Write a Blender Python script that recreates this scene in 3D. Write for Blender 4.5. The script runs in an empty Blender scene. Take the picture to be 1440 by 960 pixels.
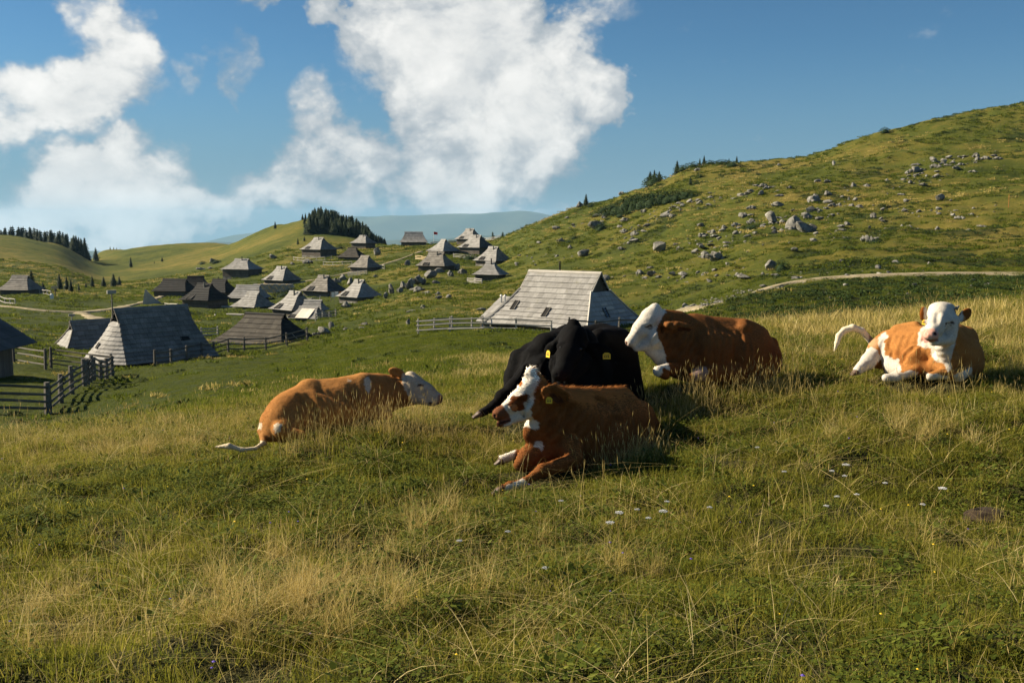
import bpy, math, random
import numpy as np
from mathutils import Vector, Matrix

SC = bpy.context.scene
COL = SC.collection
R = math.radians
RNG = np.random.default_rng(7)
random.seed(7)

# ------------------------------------------------------------------ camera, sun, sky, exposure
F = 1400.0                      # focal length in photo pixels (1440 wide)
HV = 315.0                      # eye level row
PITCH = math.atan((480 - HV) / F)
CP, SP = math.cos(PITCH), math.sin(PITCH)

cam_data = bpy.data.cameras.new('camera')
cam = bpy.data.objects.new('camera', cam_data)
COL.objects.link(cam)
cam.location = (0, 0, 0)
cam.rotation_euler = (math.pi / 2 - PITCH, 0, 0)
cam_data.sensor_width = 36.0
cam_data.lens = 36.0 * F / 1440.0
cam_data.clip_start = 0.1
cam_data.clip_end = 80000
SC.camera = cam

SUN_EL, SUN_AZ = R(30), R(166)      # direction to the sun: azimuth measured from +X towards +Y
to_sun = Vector((math.cos(SUN_EL) * math.cos(SUN_AZ), math.cos(SUN_EL) * math.sin(SUN_AZ), math.sin(SUN_EL)))
sl = bpy.data.lights.new('sun', 'SUN')
sl.energy = 5.0
sl.angle = R(0.53)
sl.color = (1.0, 0.87, 0.66)
sun = bpy.data.objects.new('sun', sl)
COL.objects.link(sun)
sun.rotation_euler = to_sun.to_track_quat('Z', 'Y').to_euler()

SC.view_settings.view_transform = 'Standard'
SC.view_settings.look = 'None'
SC.view_settings.gamma = 1.0
SC.view_settings.exposure = 1.15
SC.view_settings.use_curve_mapping = False
SC.cycles.use_denoising = True
SC.cycles.sample_clamp_indirect = 1.5
SC.cycles.adaptive_threshold = 0.005
SC.cycles.max_bounces = 6
SC.cycles.diffuse_bounces = 3
SC.cycles.glossy_bounces = 2
SC.cycles.transmission_bounces = 4
SC.cycles.transparent_max_bounces = 8
SC.cycles.volume_bounces = 0
SC.cycles.use_adaptive_sampling = True

def tau(v):
    """z / y of the ray through row v"""
    yc = (480 - v) / F
    return (-SP + CP * yc) / (CP + SP * yc)

def J(u, v, Y):
    """world point at depth Y on the sight line through a photo pixel"""
    yc = (480 - v) / F
    k = Y / (CP + SP * yc)
    return np.array([(u - 720) / F * k, Y, (-SP + CP * yc) * k])

class NT:
    """small node tree builder"""
    def __init__(self, nt):
        self.nt = nt
    def n(self, typ, ins=None, **kw):
        nd = self.nt.nodes.new(typ)
        for k, v in kw.items():
            setattr(nd, k, v)
        for k, v in (ins or {}).items():
            s = nd.inputs[k]
            if isinstance(v, bpy.types.NodeSocket):
                self.nt.links.new(v, s)
            else:
                s.default_value = v
        return nd
    def math(self, op, a, b=0.0, c=0.0, clamp=False):
        return self.n('ShaderNodeMath', {0: a, 1: b, 2: c}, operation=op, use_clamp=clamp).outputs[0]
    def ramp(self, fac, stops, interp='LINEAR'):
        nd = self.n('ShaderNodeValToRGB', {0: fac})
        cr = nd.color_ramp
        cr.interpolation = interp
        while len(cr.elements) < len(stops):
            cr.elements.new(0.5)
        for e, (p, c) in zip(cr.elements, stops):
            e.position = p
            e.color = (*c, 1) if len(c) == 3 else c
        return nd.outputs[0]
    def mix(self, fac, a, b, blend='MIX'):
        nd = self.n('ShaderNodeMix', data_type='RGBA', blend_type=blend)
        for i, v in ((0, fac), (6, a), (7, b)):
            if isinstance(v, bpy.types.NodeSocket):
                self.nt.links.new(v, nd.inputs[i])
            else:
                nd.inputs[i].default_value = (*v, 1) if isinstance(v, tuple) and len(v) == 3 else v
        return nd.outputs[2]
    def noise(self, vec, scale, detail=4, rough=0.55, dist=0.0, out=0):
        return self.n('ShaderNodeTexNoise', {'Vector': vec, 'Scale': scale, 'Detail': detail, 'Roughness': rough, 'Distortion': dist}).outputs[out]
    def mapr(self, v, a, b, c=0.0, d=1.0, smooth=True):
        return self.n('ShaderNodeMapRange', {0: v, 1: a, 2: b, 3: c, 4: d}, interpolation_type='SMOOTHSTEP' if smooth else 'LINEAR').outputs[0]
    def link(self, a, b):
        self.nt.links.new(a, b)

# sky with clouds: Nishita air, cumulus banks standing in the directions where they are
SKY = 0.05
world = bpy.data.worlds.new('World')
SC.world = world
world.use_nodes = True
wt = world.node_tree
wt.nodes.clear()
w = NT(wt)
sky = w.n('ShaderNodeTexSky', sky_type='NISHITA', sun_disc=False, sun_elevation=SUN_EL, sun_rotation=math.pi / 2 - SUN_AZ,
          altitude=1600, air_density=1.0, dust_density=0.7, ozone_density=1.6)
tc = w.n('ShaderNodeTexCoord').outputs['Generated']
sx = w.n('ShaderNodeSeparateXYZ', {0: tc})
yy = w.math('MAXIMUM', sx.outputs[1], 0.05)
gx = w.math('DIVIDE', sx.outputs[0], yy)
gz = w.math('DIVIDE', sx.outputs[2], yy)
gp = w.n('ShaderNodeCombineXYZ', {0: gx, 1: gz, 2: 0.0}).outputs[0]
front = w.mapr(sx.outputs[1], 0.45, 0.7)
warp = w.n('ShaderNodeTexNoise', {'Vector': tc, 'Scale': 9.0, 'Detail': 5.0, 'Roughness': 0.6}).outputs[1]
warp0 = w.n('ShaderNodeVectorMath', {0: warp, 1: (0.5, 0.5, 0.5)}, operation='SUBTRACT').outputs[0]
warp1 = w.n('ShaderNodeVectorMath', {0: warp0, 'Scale': 0.13}, operation='SCALE').outputs[0]
gpw = w.n('ShaderNodeVectorMath', {0: gp, 1: warp1}, operation='ADD').outputs[0]
CLOUDS = [  # u, v, ru, rv, rot deg, weight
    (665, 60, 165, 120, 0, 1.15), (560, 30, 75, 60, -20, .8), (700, 165, 165, 120, 0, 1.1), (625, 240, 105, 85, 0, 1.1), (600, 285, 60, 30, 0, .8),
    (790, 110, 110, 110, 0, .95), (845, 130, 65, 80, 0, .62), (845, 15, 90, 40, 0, .55), (470, 15, 60, 50, 0, .6), (575, 165, 60, 80, 0, .8),
    (455, 170, 62, 55, 0, .9), (440, 225, 90, 52, 10, .95), (385, 262, 100, 44, 0, .85), (515, 205, 70, 60, 0, .8),
    (335, 292, 160, 36, 0, .9), (455, 272, 100, 50, 0, .85), (130, 265, 145, 80, 0, 1.3), (215, 298, 120, 60, 0, 1.1), (40, 292, 95, 56, 0, 1.0), (160, 328, 150, 34, 0, 1.0),
    (85, 130, 150, 66, -6, 1.15), (165, 70, 66, 85, 25, 1.1), (195, 105, 55, 62, 0, .95), (15, 145, 110, 60, 0, 1.0), (130, 8, 75, 40, 0, .7),
    (322, 88, 44, 44, -30, .72), (308, 125, 20, 48, 15, .62), (348, 4, 42, 28, 0, .72), (262, 128, 26, 28, 0, .5),
    (750, 291, 85, 13, -4, .62), (300, 330, 60, 10, 0, .6), (0, 205, 50, 18, 0, .4), (-150, 250, 140, 90, 0, .9), (-120, 60, 90, 60, 0, .7),
    (640, -110, 230, 120, 0, .9), (960, 15, 60, 20, 0, .22)]
acc = None
for (u, v, ru, rv, rot, wt_) in CLOUDS:
    yc = (480 - v) / F
    Yd = CP + SP * yc
    a, e = (u - 720) / F / Yd, (-SP + CP * yc) / Yd
    m = w.n('ShaderNodeMapping', {'Vector': gpw, 'Location': (a, e, 0), 'Rotation': (0, 0, R(rot)), 'Scale': (1.25 * ru / F, 1.25 * rv / F, 1.0)}, vector_type='TEXTURE').outputs[0]
    ln = w.n('ShaderNodeVectorMath', {0: m}, operation='LENGTH').outputs[1]
    fall = w.mapr(ln, 0.25, 1.15, wt_, 0.0)
    acc = fall if acc is None else w.n('ShaderNodeMath', {0: acc, 1: fall, 2: 0.25}, operation='SMOOTH_MAX').outputs[0]
acc = w.math('MULTIPLY', acc, front)
# the rest of the sky carries loose banks of the same kind
gen = w.noise(tc, 2.6, 5, 0.55)
side = w.math('SUBTRACT', 1.0, front)
gen = w.math('MULTIPLY', w.mapr(gen, 0.54, 0.72), side)
acc = w.math('MAXIMUM', acc, gen)
tcs = w.n('ShaderNodeMapping', {'Vector': tc, 'Scale': (1, 1, 1.25)}).outputs[0]
fb = w.noise(tcs, 12.0, 10, 0.60, 0.35)
fb2 = w.noise(tcs, 40.0, 8, 0.65, 0.3)
dn = w.math('ADD', acc, w.math('MULTIPLY', w.math('SUBTRACT', fb, 0.5), 1.15))
dn = w.math('ADD', dn, w.math('MULTIPLY', w.math('SUBTRACT', fb2, 0.5), 0.34))
vor = w.n('ShaderNodeTexVoronoi', {'Vector': w.n('ShaderNodeVectorMath', {0: tcs, 1: w.n('ShaderNodeVectorMath', {0: warp0, 'Scale': 0.05}, operation='SCALE').outputs[0]}, operation='ADD').outputs[0], 'Scale': 24.0, 'Detail': 3.0, 'Roughness': 0.6, 'Smoothness': 0.6}, feature='SMOOTH_F1')
puff = w.math("SUBTRACT", 0.62, vor.outputs['Distance'])
dn = w.math('ADD', dn, w.math("MULTIPLY", puff, 0.38))
hard = w.noise(tcs, 3.3, 2, 0.5)
top_ = w.mapr(hard, 0.40, 0.60, 0.42, 0.85)
alpha = w.n('ShaderNodeMapRange', {0: dn, 1: 0.20, 2: top_, 3: 0.0, 4: 1.0}, interpolation_type='SMOOTHSTEP').outputs[0]
# cloud brightness: thick sunlit heaps against thin grey skirts
off = w.n('ShaderNodeVectorMath', {0: tcs, 1: (-0.022, 0.0, 0.020)}, operation='ADD').outputs[0]
fbo = w.noise(off, 12.0, 6, 0.6, 0.35)
lit = w.math('SUBTRACT', fb, fbo)
lit = w.mapr(lit, -0.10, 0.12, 0.0, 1.0, False)
big = w.noise(tcs, 4.5, 3, 0.5)
b1 = w.math('ADD', w.math('MULTIPLY', lit, 0.20), w.math('MULTIPLY', w.mapr(dn, 0.2, 1.0), 0.52))
b1 = w.math('ADD', b1, w.math('MULTIPLY', w.mapr(big, 0.35, 0.65), 0.26))
b1 = w.math('ADD', b1, w.math('MULTIPLY', puff, 0.14))
ccol = w.ramp(b1, [(0.0, (3.0, 3.7, 4.3)), (0.38, (5.2, 5.6, 5.9)), (0.72, (8.4, 8.4, 8.2)), (1.0, (10.6, 10.4, 10.0))])
skyt = w.mix(1.0, sky.outputs[0], (.40, .68, .83), 'MULTIPLY')
elev = w.mapr(sx.outputs[2], 0.18, -0.01, 0.0, 0.85)
skyc = w.mix(elev, skyt, (1.8, 3.0, 4.1))
mixed = w.mix(alpha, skyc, ccol)
mixed = w.n('ShaderNodeVectorMath', {0: mixed, 'Scale': 0.90}, operation='SCALE').outputs[0]
bg = w.n('ShaderNodeBackground', {0: mixed, 1: SKY})
wo = w.n('ShaderNodeOutputWorld', {0: bg.outputs[0]})
world.cycles.sampling_method = 'MANUAL'
world.cycles.sample_map_resolution = 1024

# ------------------------------------------------------------------ numeric noise
def _lat(seed, dim):
    return np.random.default_rng(seed).random((64,) * dim).astype(np.float32) * 2 - 1
_L2, _L3 = {}, {}
def vn2(x, y, seed=0):
    if seed not in _L2: _L2[seed] = _lat(seed + 100, 2)
    L = _L2[seed]
    xi, yi = np.floor(x).astype(int), np.floor(y).astype(int)
    fx, fy = x - xi, y - yi
    fx, fy = fx * fx * (3 - 2 * fx), fy * fy * (3 - 2 * fy)
    a, b, c, d = xi & 63, (xi + 1) & 63, yi & 63, (yi + 1) & 63
    return (L[a, c] * (1 - fx) + L[b, c] * fx) * (1 - fy) + (L[a, d] * (1 - fx) + L[b, d] * fx) * fy
def fbm2(x, y, oct=4, seed=0, g=0.5):
    s, amp, tot = 0, 1.0, 0
    for o in range(oct):
        c, sn = math.cos(o * 1.1), math.sin(o * 1.1)
        s = s + amp * vn2((x * c - y * sn) * 2 ** o + 17 * o, (x * sn + y * c) * 2 ** o + 9 * o, seed)
        tot += amp; amp *= g
    return s / tot
def vn3(p, seed=0):
    if seed not in _L3: _L3[seed] = _lat(seed + 500, 3)
    L = _L3[seed]
    i = np.floor(p).astype(int); f = p - i; f = f * f * (3 - 2 * f)
    a, b = i & 63, (i + 1) & 63
    r = 0
    for dx in (0, 1):
        for dy in (0, 1):
            for dz in (0, 1):
                wgt = (f[..., 0] if dx else 1 - f[..., 0]) * (f[..., 1] if dy else 1 - f[..., 1]) * (f[..., 2] if dz else 1 - f[..., 2])
                r = r + wgt * L[(b if dx else a)[..., 0], (b if dy else a)[..., 1], (b if dz else a)[..., 2]]
    return r
def fbm3(p, oct=3, seed=0):
    s, amp, tot = 0, 1.0, 0
    for o in range(oct):
        s = s + amp * vn3(p * 2 ** o + 13.7 * o, seed); tot += amp; amp *= 0.5
    return s / tot
def sstep(x, a, b):
    t = np.clip((x - a) / (b - a), 0, 1)
    return t * t * (3 - 2 * t)

# ------------------------------------------------------------------ terrain heights
PROF = {  # photo column: (depth, row at which the ground at that depth is seen); hidden ground included
 -320: [(4.3, 960), (6.5, 820), (9, 715), (12, 650), (15, 617), (20, 632), (28, 632), (38, 606), (55, 545), (80, 490), (110, 458), (150, 434), (200, 412), (250, 392), (330, 345), (410, 318)],
 0:    [(4.3, 960), (6.5, 815), (9, 708), (12, 642), (15, 612), (20, 622), (28, 622), (38, 602), (44, 580), (55, 543), (65, 515), (80, 488), (110, 455), (150, 431), (200, 413), (250, 396), (330, 362), (430, 331)],
 75:   [(4.3, 960), (6.5, 812), (9, 704), (12, 638), (15, 608), (20, 612), (28, 612), (38, 598), (44, 580), (55, 545), (65, 520), (80, 497), (110, 460), (150, 437), (200, 412), (260, 398), (350, 365), (450, 342)],
 150:  [(4.3, 960), (6.5, 808), (9, 700), (12, 632), (15.5, 600), (20, 600), (28, 596), (38, 583), (44, 568), (55, 545), (65, 525), (80, 500), (110, 465), (150, 441), (185, 425), (230, 413), (300, 402), (400, 385), (520, 362), (620, 350)],
 300:  [(4.3, 960), (6.5, 805), (9, 696), (11, 640), (14, 601), (18, 580), (25, 566), (38, 546), (55, 524), (75, 500), (95, 482), (120, 462), (160, 437), (200, 420), (260, 395), (330, 378), (430, 360), (560, 341)],
 400:  [(4.3, 960), (6.5, 803), (9, 690), (11, 617), (14, 587), (18, 570), (25, 556), (38, 538), (55, 518), (75, 498), (100, 477), (130, 456), (165, 434), (200, 413), (240, 392), (290, 366), (370, 335), (470, 316)],
 450:  [(4.3, 960), (6.5, 800), (9, 685), (11, 606), (14, 582), (18, 565), (25, 550), (38, 530), (55, 508), (75, 488), (100, 470), (130, 453), (165, 431), (200, 410), (240, 385), (290, 360), (370, 325), (440, 305)],
 520:  [(4.3, 960), (6.5, 798), (9, 685), (11, 610), (14, 580), (18, 560), (25, 543), (38, 518), (55, 494), (75, 475), (100, 458), (130, 440), (165, 420), (200, 400), (240, 378), (290, 355), (340, 343), (400, 334)],
 600:  [(4.3, 960), (6.5, 795), (9, 690), (11, 625), (14, 583), (18, 553), (25, 530), (38, 504), (55, 483), (72, 466), (100, 446), (130, 427), (165, 405), (200, 385), (240, 365), (290, 350), (330, 343)],
 680:  [(4.3, 960), (7, 778), (10, 660), (12, 604), (14, 580), (18, 550), (25, 524), (38, 500), (55, 480), (72, 465), (95, 450), (130, 425), (165, 404), (200, 386), (240, 366), (290, 347), (320, 338)],
 760:  [(4.3, 960), (7, 776), (10, 655), (12, 592), (14, 562), (18, 530), (25, 512), (38, 498), (55, 482), (72, 468), (90, 452), (115, 428), (150, 400), (185, 374), (225, 343), (265, 320), (300, 311)],
 840:  [(4.3, 960), (7, 774), (10, 648), (12, 585), (14, 552), (18, 520), (25, 502), (38, 492), (55, 482), (72, 468), (90, 450), (115, 424), (150, 388), (185, 357), (225, 322), (265, 293), (290, 286)],
 900:  [(4.3, 960), (7, 772), (10, 640), (12, 570), (14, 535), (18, 500), (22, 487), (28, 490), (40, 486), (55, 476), (72, 463), (90, 445), (115, 416), (145, 380), (180, 343), (215, 305), (250, 275), (275, 266)],
 980:  [(4.3, 960), (7, 770), (10, 628), (12, 545), (14, 508), (17, 480), (21, 467), (26, 472), (36, 474), (52, 460), (70, 444), (85, 432), (110, 400), (140, 362), (170, 322), (205, 282), (240, 248), (262, 233)],
 1100: [(4.3, 960), (7, 766), (10, 615), (12, 540), (14, 498), (17, 470), (21, 455), (26, 460), (36, 462), (50, 447), (65, 425), (82, 399), (105, 372), (135, 335), (170, 292), (205, 256), (240, 232), (262, 226)],
 1200: [(4.3, 960), (7, 762), (10, 605), (11.5, 548), (14, 496), (17, 468), (21, 450), (26, 452), (36, 454), (50, 438), (65, 412), (80, 389), (105, 362), (135, 325), (170, 282), (205, 240), (235, 208), (258, 194)],
 1320: [(4.3, 960), (7, 758), (10, 590), (11.5, 534), (14, 488), (17, 458), (21, 438), (26, 434), (36, 440), (50, 430), (65, 408), (80, 386), (105, 358), (135, 315), (170, 270), (205, 222), (235, 180), (256, 164)],
 1440: [(4.3, 960), (7, 752), (10, 580), (11.5, 526), (14, 480), (17, 448), (21, 428), (26, 420), (36, 424), (50, 418), (65, 404), (80, 386), (105, 352), (135, 305), (170, 258), (205, 210), (232, 165), (252, 141)],
 1800: [(4.3, 960), (7, 740), (10, 560), (11.5, 506), (14, 460), (17, 428), (21, 405), (26, 395), (36, 395), (50, 392), (65, 380), (80, 362), (105, 325), (135, 275), (170, 220), (205, 165), (232, 118), (252, 85)],
}
QOF = 10.0
def _pchip(x, y, xq):
    h = np.diff(x); d = np.diff(y) / h
    m = np.zeros_like(y)
    for i in range(1, len(x) - 1):
        if d[i - 1] * d[i] > 0:
            w1, w2 = 2 * h[i] + h[i - 1], h[i] + 2 * h[i - 1]
            m[i] = (w1 + w2) / (w1 / d[i - 1] + w2 / d[i])
    m[0], m[-1] = d[0], d[-1]
    k = np.clip(np.searchsorted(x, xq) - 1, 0, len(x) - 2)
    t = (xq - x[k]) / h[k]
    return ((1 + 2 * t) * (1 - t) ** 2) * y[k] + t * (1 - t) ** 2 * h[k] * m[k] + t * t * (3 - 2 * t) * y[k + 1] + t * t * (t - 1) * h[k] * m[k + 1]
SG = np.linspace(-0.743, 0.771, 420)
QG = np.linspace(math.log(1.0), math.log(40000.0 + QOF), 900)
_cols, _us = [], []
for u, pr in sorted(PROF.items()):
    Ys = [-9.0, -4.0, 0.0, 2.0]; zs = [-1.35, -1.5, -1.72, -1.86]
    for (Y, v) in pr:
        Ys.append(Y); zs.append(Y * tau(v))
    Yc, zc = Ys[-1], zs[-1]
    for (Y, z) in ((Yc * 1.05, zc - 0.3 - 0.012 * Yc), (Yc * 1.3, zc - 12 - 0.05 * Yc), (1400, -190), (3000, -480), (7000, -760), (40000, -760)):
        Ys.append(Y); zs.append(z)
    Ys, zs = np.array(Ys), np.array(zs)
    _cols.append(_pchip(np.log(Ys + QOF), zs, QG)); _us.append((u - 720) / F)
_cols, _us = np.array(_cols), np.array(_us)
HG = np.array([_pchip(_us, _cols[:, j], SG) for j in range(len(QG))]).T      # [s, q]
for _ in range(5):   # soften the seams between columns
    HG[1:-1] = (HG[:-2] + 2 * HG[1:-1] + HG[2:]) / 4
def H0(x, y):
    x, y = np.asarray(x, float), np.asarray(y, float)
    s = np.clip(x / np.maximum(y, 4.0), SG[0], SG[-1])
    q = np.log(np.maximum(y, -8.9) + QOF)
    a = (s - SG[0]) / (SG[1] - SG[0]); b = (q - QG[0]) / (QG[1] - QG[0])
    i = np.clip(a.astype(int), 0, len(SG) - 2); j = np.clip(b.astype(int), 0, len(QG) - 2)
    fa, fb_ = a - i, np.clip(b - j, 0, 1)
    return (HG[i, j] * (1 - fa) + HG[i + 1, j] * fa) * (1 - fb_) + (HG[i, j + 1] * (1 - fa) + HG[i + 1, j + 1] * fa) * fb_

def ray_ground(u, v, ymin=4.0, ymax=700.0, hf=None):
    hf = hf or H0
    yc = (480 - v) / F
    k = CP + SP * yc
    dx, dz = (u - 720) / F / k, (-SP + CP * yc) / k
    Y = np.exp(np.linspace(math.log(ymin), math.log(ymax), 2500))
    g = Y * dz - hf(dx * Y, Y)
    hit = np.nonzero(g < 0)[0]
    if len(hit) == 0:
        return None
    y = Y[hit[0]]
    return np.array([dx * y, y])

def polyline(pts, ymin=4.0):
    out = [ray_ground(u, v, ymin) for u, v in pts]
    return np.array([o for o in out if o is not None])
def resample(P, step):
    seg = np.hypot(*np.diff(P, axis=0).T)
    t = np.concatenate([[0], np.cumsum(seg)])
    n = max(2, int(t[-1] / step) + 1)
    tq = np.linspace(0, t[-1], n)
    Q = np.stack([np.interp(tq, t, P[:, 0]), np.interp(tq, t, P[:, 1])], 1)
    for _ in range(6):
        Q[1:-1] = (Q[:-2] + 2 * Q[1:-1] + Q[2:]) / 4
    return Q
TRACKS = [  # (points, half width, ymin)
    (polyline([(-60, 427), (0, 431), (55, 437), (112, 440), (165, 434), (208, 424), (238, 413), (262, 408)], 90), 1.1),
    (polyline([(112, 440), (132, 447), (150, 453), (168, 462)], 90), 1.3),
    (polyline([(404, 400), (432, 396), (470, 389), (498, 382), (540, 372), (570, 363), (592, 354)], 120), 0.9),
    (polyline([(955, 437), (1005, 431), (1045, 420), (1082, 406), (1120, 397), (1180, 391), (1260, 388), (1340, 386), (1400, 386), (1500, 386)], 60), 1.15),
]
TRK = [(resample(p, 0.8 if i != 2 else 2.0), hw) for i, (p, hw) in enumerate(TRACKS)]
def track_dist(x, y):
    x, y = np.asarray(x, float), np.asarray(y, float)
    d = np.full(x.shape, 99.0)
    for P, hw in TRK:
        lo, hi = P.min(0) - 6, P.max(0) + 6
        m = (x > lo[0]) & (x < hi[0]) & (y > lo[1]) & (y < hi[1])
        if not m.any(): continue
        xs, ys = x[m], y[m]
        best = np.full(xs.shape, 99.0)
        for k in range(len(P)):
            best = np.minimum(best, np.hypot(xs - P[k, 0], ys - P[k, 1]))
        d[m] = np.minimum(d[m], best - hw)
    return d
def H(x, y, track=True):
    x, y = np.asarray(x, float), np.asarray(y, float)
    z = H0(x, y)
    far = sstep(y, 18, 70)
    s = x / np.maximum(y, 4.0)
    right = sstep(s, 0.0, 0.18) * sstep(y, 60, 100)
    n = far * (0.55 * fbm2(x / 26, y / 26, 3, 1) + 0.28 * fbm2(x / 6.5, y / 4.5, 3, 2) + 0.15 * fbm2(x / 1.7, y / 1.3, 3, 3))
    n = n + right * (0.9 * np.abs(fbm2(x / 17, y / 12, 4, 4)) + 0.35 * np.abs(fbm2(x / 4, y / 3, 3, 5)) - .35)
    n = n + sstep(y, 24, 45) * (0.10 * fbm2(x / 9, y / 1.6, 3, 14) + .07 * fbm2(x / .9, y / .7, 2, 15)) + right * (.35 * fbm2(x / 22, y / 3.2, 3, 16) + .22 * fbm2(x / 2.2, y / 1.6, 2, 17))
    shade = sstep(s, 0.14, 0.24) * sstep(y, 30, 42) * (1 - sstep(y, 72, 80))
    n = n + shade * 0.45 * (np.abs(fbm2(x / 4.5, y / 3.0, 4, 6)) - .2)
    n = n + (1 - far) * (0.05 * fbm2(x / 1.7, y / 1.7, 3, 7) + 0.03 * fbm2(x / .5, y / .5, 2, 8)) + 0.04 * (1 - far) * fbm2(x / 5, y / 5, 2, 9) - (1 - sstep(y, 14, 26)) * .22 * (np.abs(fbm2(x / 1.15, y / 1.0, 3, 18)) - .2)
    if track:
        td = track_dist(x, y)
        n = n * sstep(td, -0.2, 3.0)
    return z + n

def ground_at(u, Y):
    """world point on the ground below the sight column u at depth Y"""
    z = Y * tau(450)
    for _ in range(4):
        x = (u - 720) / F * (Y * CP - z * SP)
        z = float(H(np.array([x]), np.array([Y]))[0])
    return np.array([x, Y, z])
def gz(x, y):
    return float(H(np.array([float(x)]), np.array([float(y)]))[0])

# ------------------------------------------------------------------ object helpers
def tag(o, label=None, cat=None, group=None, kind=None):
    if label: o['label'] = label
    if cat: o['category'] = cat
    if group: o['group'] = group
    if kind: o['kind'] = kind
    return o
def empty(name, loc, rz=0.0, label=None, cat=None, group=None):
    o = bpy.data.objects.new(name, None)
    o.empty_display_size = 0.3
    o.location = tuple(loc); o.rotation_euler = (0, 0, rz)
    COL.objects.link(o)
    return tag(o, label, cat, group)
def add_obj(name, me, parent=None, mat=None):
    o = bpy.data.objects.new(name, me)
    COL.objects.link(o)
    if mat is not None and not me.materials: me.materials.append(mat)
    if parent is not None: o.parent = parent
    return o
def mesh_np(name, V, Fc, smooth=False, attrs=None, nper=None):
    """V (n,3); Fc (m,k) array or list of polygons"""
    me = bpy.data.meshes.new(name)
    V = np.asarray(V, dtype=np.float32)
    if isinstance(Fc, np.ndarray):
        m, k = Fc.shape
        me.vertices.add(len(V)); me.vertices.foreach_set('co', V.ravel())
        me.loops.add(m * k); me.loops.foreach_set('vertex_index', Fc.astype(np.int32).ravel())
        me.polygons.add(m); me.polygons.foreach_set('loop_start', np.arange(0, m * k, k, dtype=np.int32))
        me.update(calc_edges=True)
    else:
        me.from_pydata([tuple(v) for v in V.tolist()], [], Fc); me.update()
    if smooth:
        me.polygons.foreach_set('use_smooth', np.ones(len(me.polygons), dtype=bool))
    for k, a in (attrs or {}).items():
        a = np.asarray(a, dtype=np.float32)
        if a.ndim == 1:
            at = me.attributes.new(k, 'FLOAT', 'POINT'); at.data.foreach_set('value', a)
        else:
            at = me.attributes.new(k, 'FLOAT_COLOR', 'POINT')
            if a.shape[1] == 3: a = np.concatenate([a, np.ones((len(a), 1), np.float32)], 1)
            at.data.foreach_set('color', a.ravel())
    return me
class MB:
    """collects simple solids into one mesh; tone = random value per solid"""
    def __init__(self):
        self.v, self.f, self.t = [], [], []
    def hexa(self, pts, tone=None):
        """8 corners: bottom 4 then top 4"""
        b = len(self.v)
        self.v += [tuple(map(float, p)) for p in pts]
        for q in ((3, 2, 1, 0), (4, 5, 6, 7), (0, 1, 5, 4), (1, 2, 6, 5), (2, 3, 7, 6), (3, 0, 4, 7)):
            self.f.append(tuple(b + i for i in q))
        self.t += [random.random() if tone is None else tone] * 8
        return self
    def box(self, c, s, rz=0.0, tone=None):
        cx, cy, cz = c; sx, sy, sz = [a / 2 for a in s]
        ca, sa = math.cos(rz), math.sin(rz)
        pts = []
        for dz in (-sz, sz):
            for dx, dy in ((-sx, -sy), (sx, -sy), (sx, sy), (-sx, sy)):
                pts.append((cx + dx * ca - dy * sa, cy + dx * sa + dy * ca, cz + dz))
        return self.hexa(pts, tone)
    def tube(self, pts, rad, n=6, tone=None, flat=1.0):
        P = [Vector(p) for p in pts]; rs = rad if isinstance(rad, (list, tuple)) else [rad] * len(P)
        b = len(self.v)
        for i, p in enumerate(P):
            d = (P[min(i + 1, len(P) - 1)] - P[max(i - 1, 0)]).normalized()
            a = d.cross(Vector((0, 0, 1)))
            if a.length < 0.1: a = d.cross(Vector((1, 0, 0)))
            a.normalize(); c = a.cross(d)
            for k in range(n):
                t = 2 * math.pi * k / n
                q = p + (a * math.cos(t) * flat + c * math.sin(t)) * rs[i]
                self.v.append(tuple(q))
        for i in range(len(P) - 1):
            for k in range(n):
                k2 = (k + 1) % n
                self.f.append((b + i * n + k, b + i * n + k2, b + (i + 1) * n + k2, b + (i + 1) * n + k))
        self.f.append(tuple(b + k for k in range(n))[::-1])
        e = b + (len(P) - 1) * n
        self.f.append(tuple(e + k for k in range(n)))
        self.t += [random.random() if tone is None else tone] * (n * len(P))
        return self
    def poly(self, pts, tone=0.5):
        b = len(self.v); self.v += [tuple(map(float, p)) for p in pts]
        self.f.append(tuple(range(b, b + len(pts)))); self.t += [tone] * len(pts)
        return self
    def build(self, name, mat, parent=None, smooth=False):
        me = bpy.data.meshes.new(name)
        me.from_pydata(self.v, [], self.f); me.update()
        at = me.attributes.new('tone', 'FLOAT', 'POINT'); at.data.foreach_set('value', np.array(self.t, np.float32))
        if smooth: me.polygons.foreach_set('use_smooth', np.ones(len(me.polygons), dtype=bool))
        return add_obj(name, me, parent, mat)
def copy_tree(o, parent=None):
    c = o.copy(); COL.objects.link(c)
    if parent is not None: c.parent = parent
    for ch in CH.get(o.name, ()): copy_tree(ch, c)
    return c
CH = {}
def remember(o):
    CH[o.name] = [c for c in bpy.data.objects if c.parent == o]
    for c in CH[o.name]: remember(c)
    return o

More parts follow.
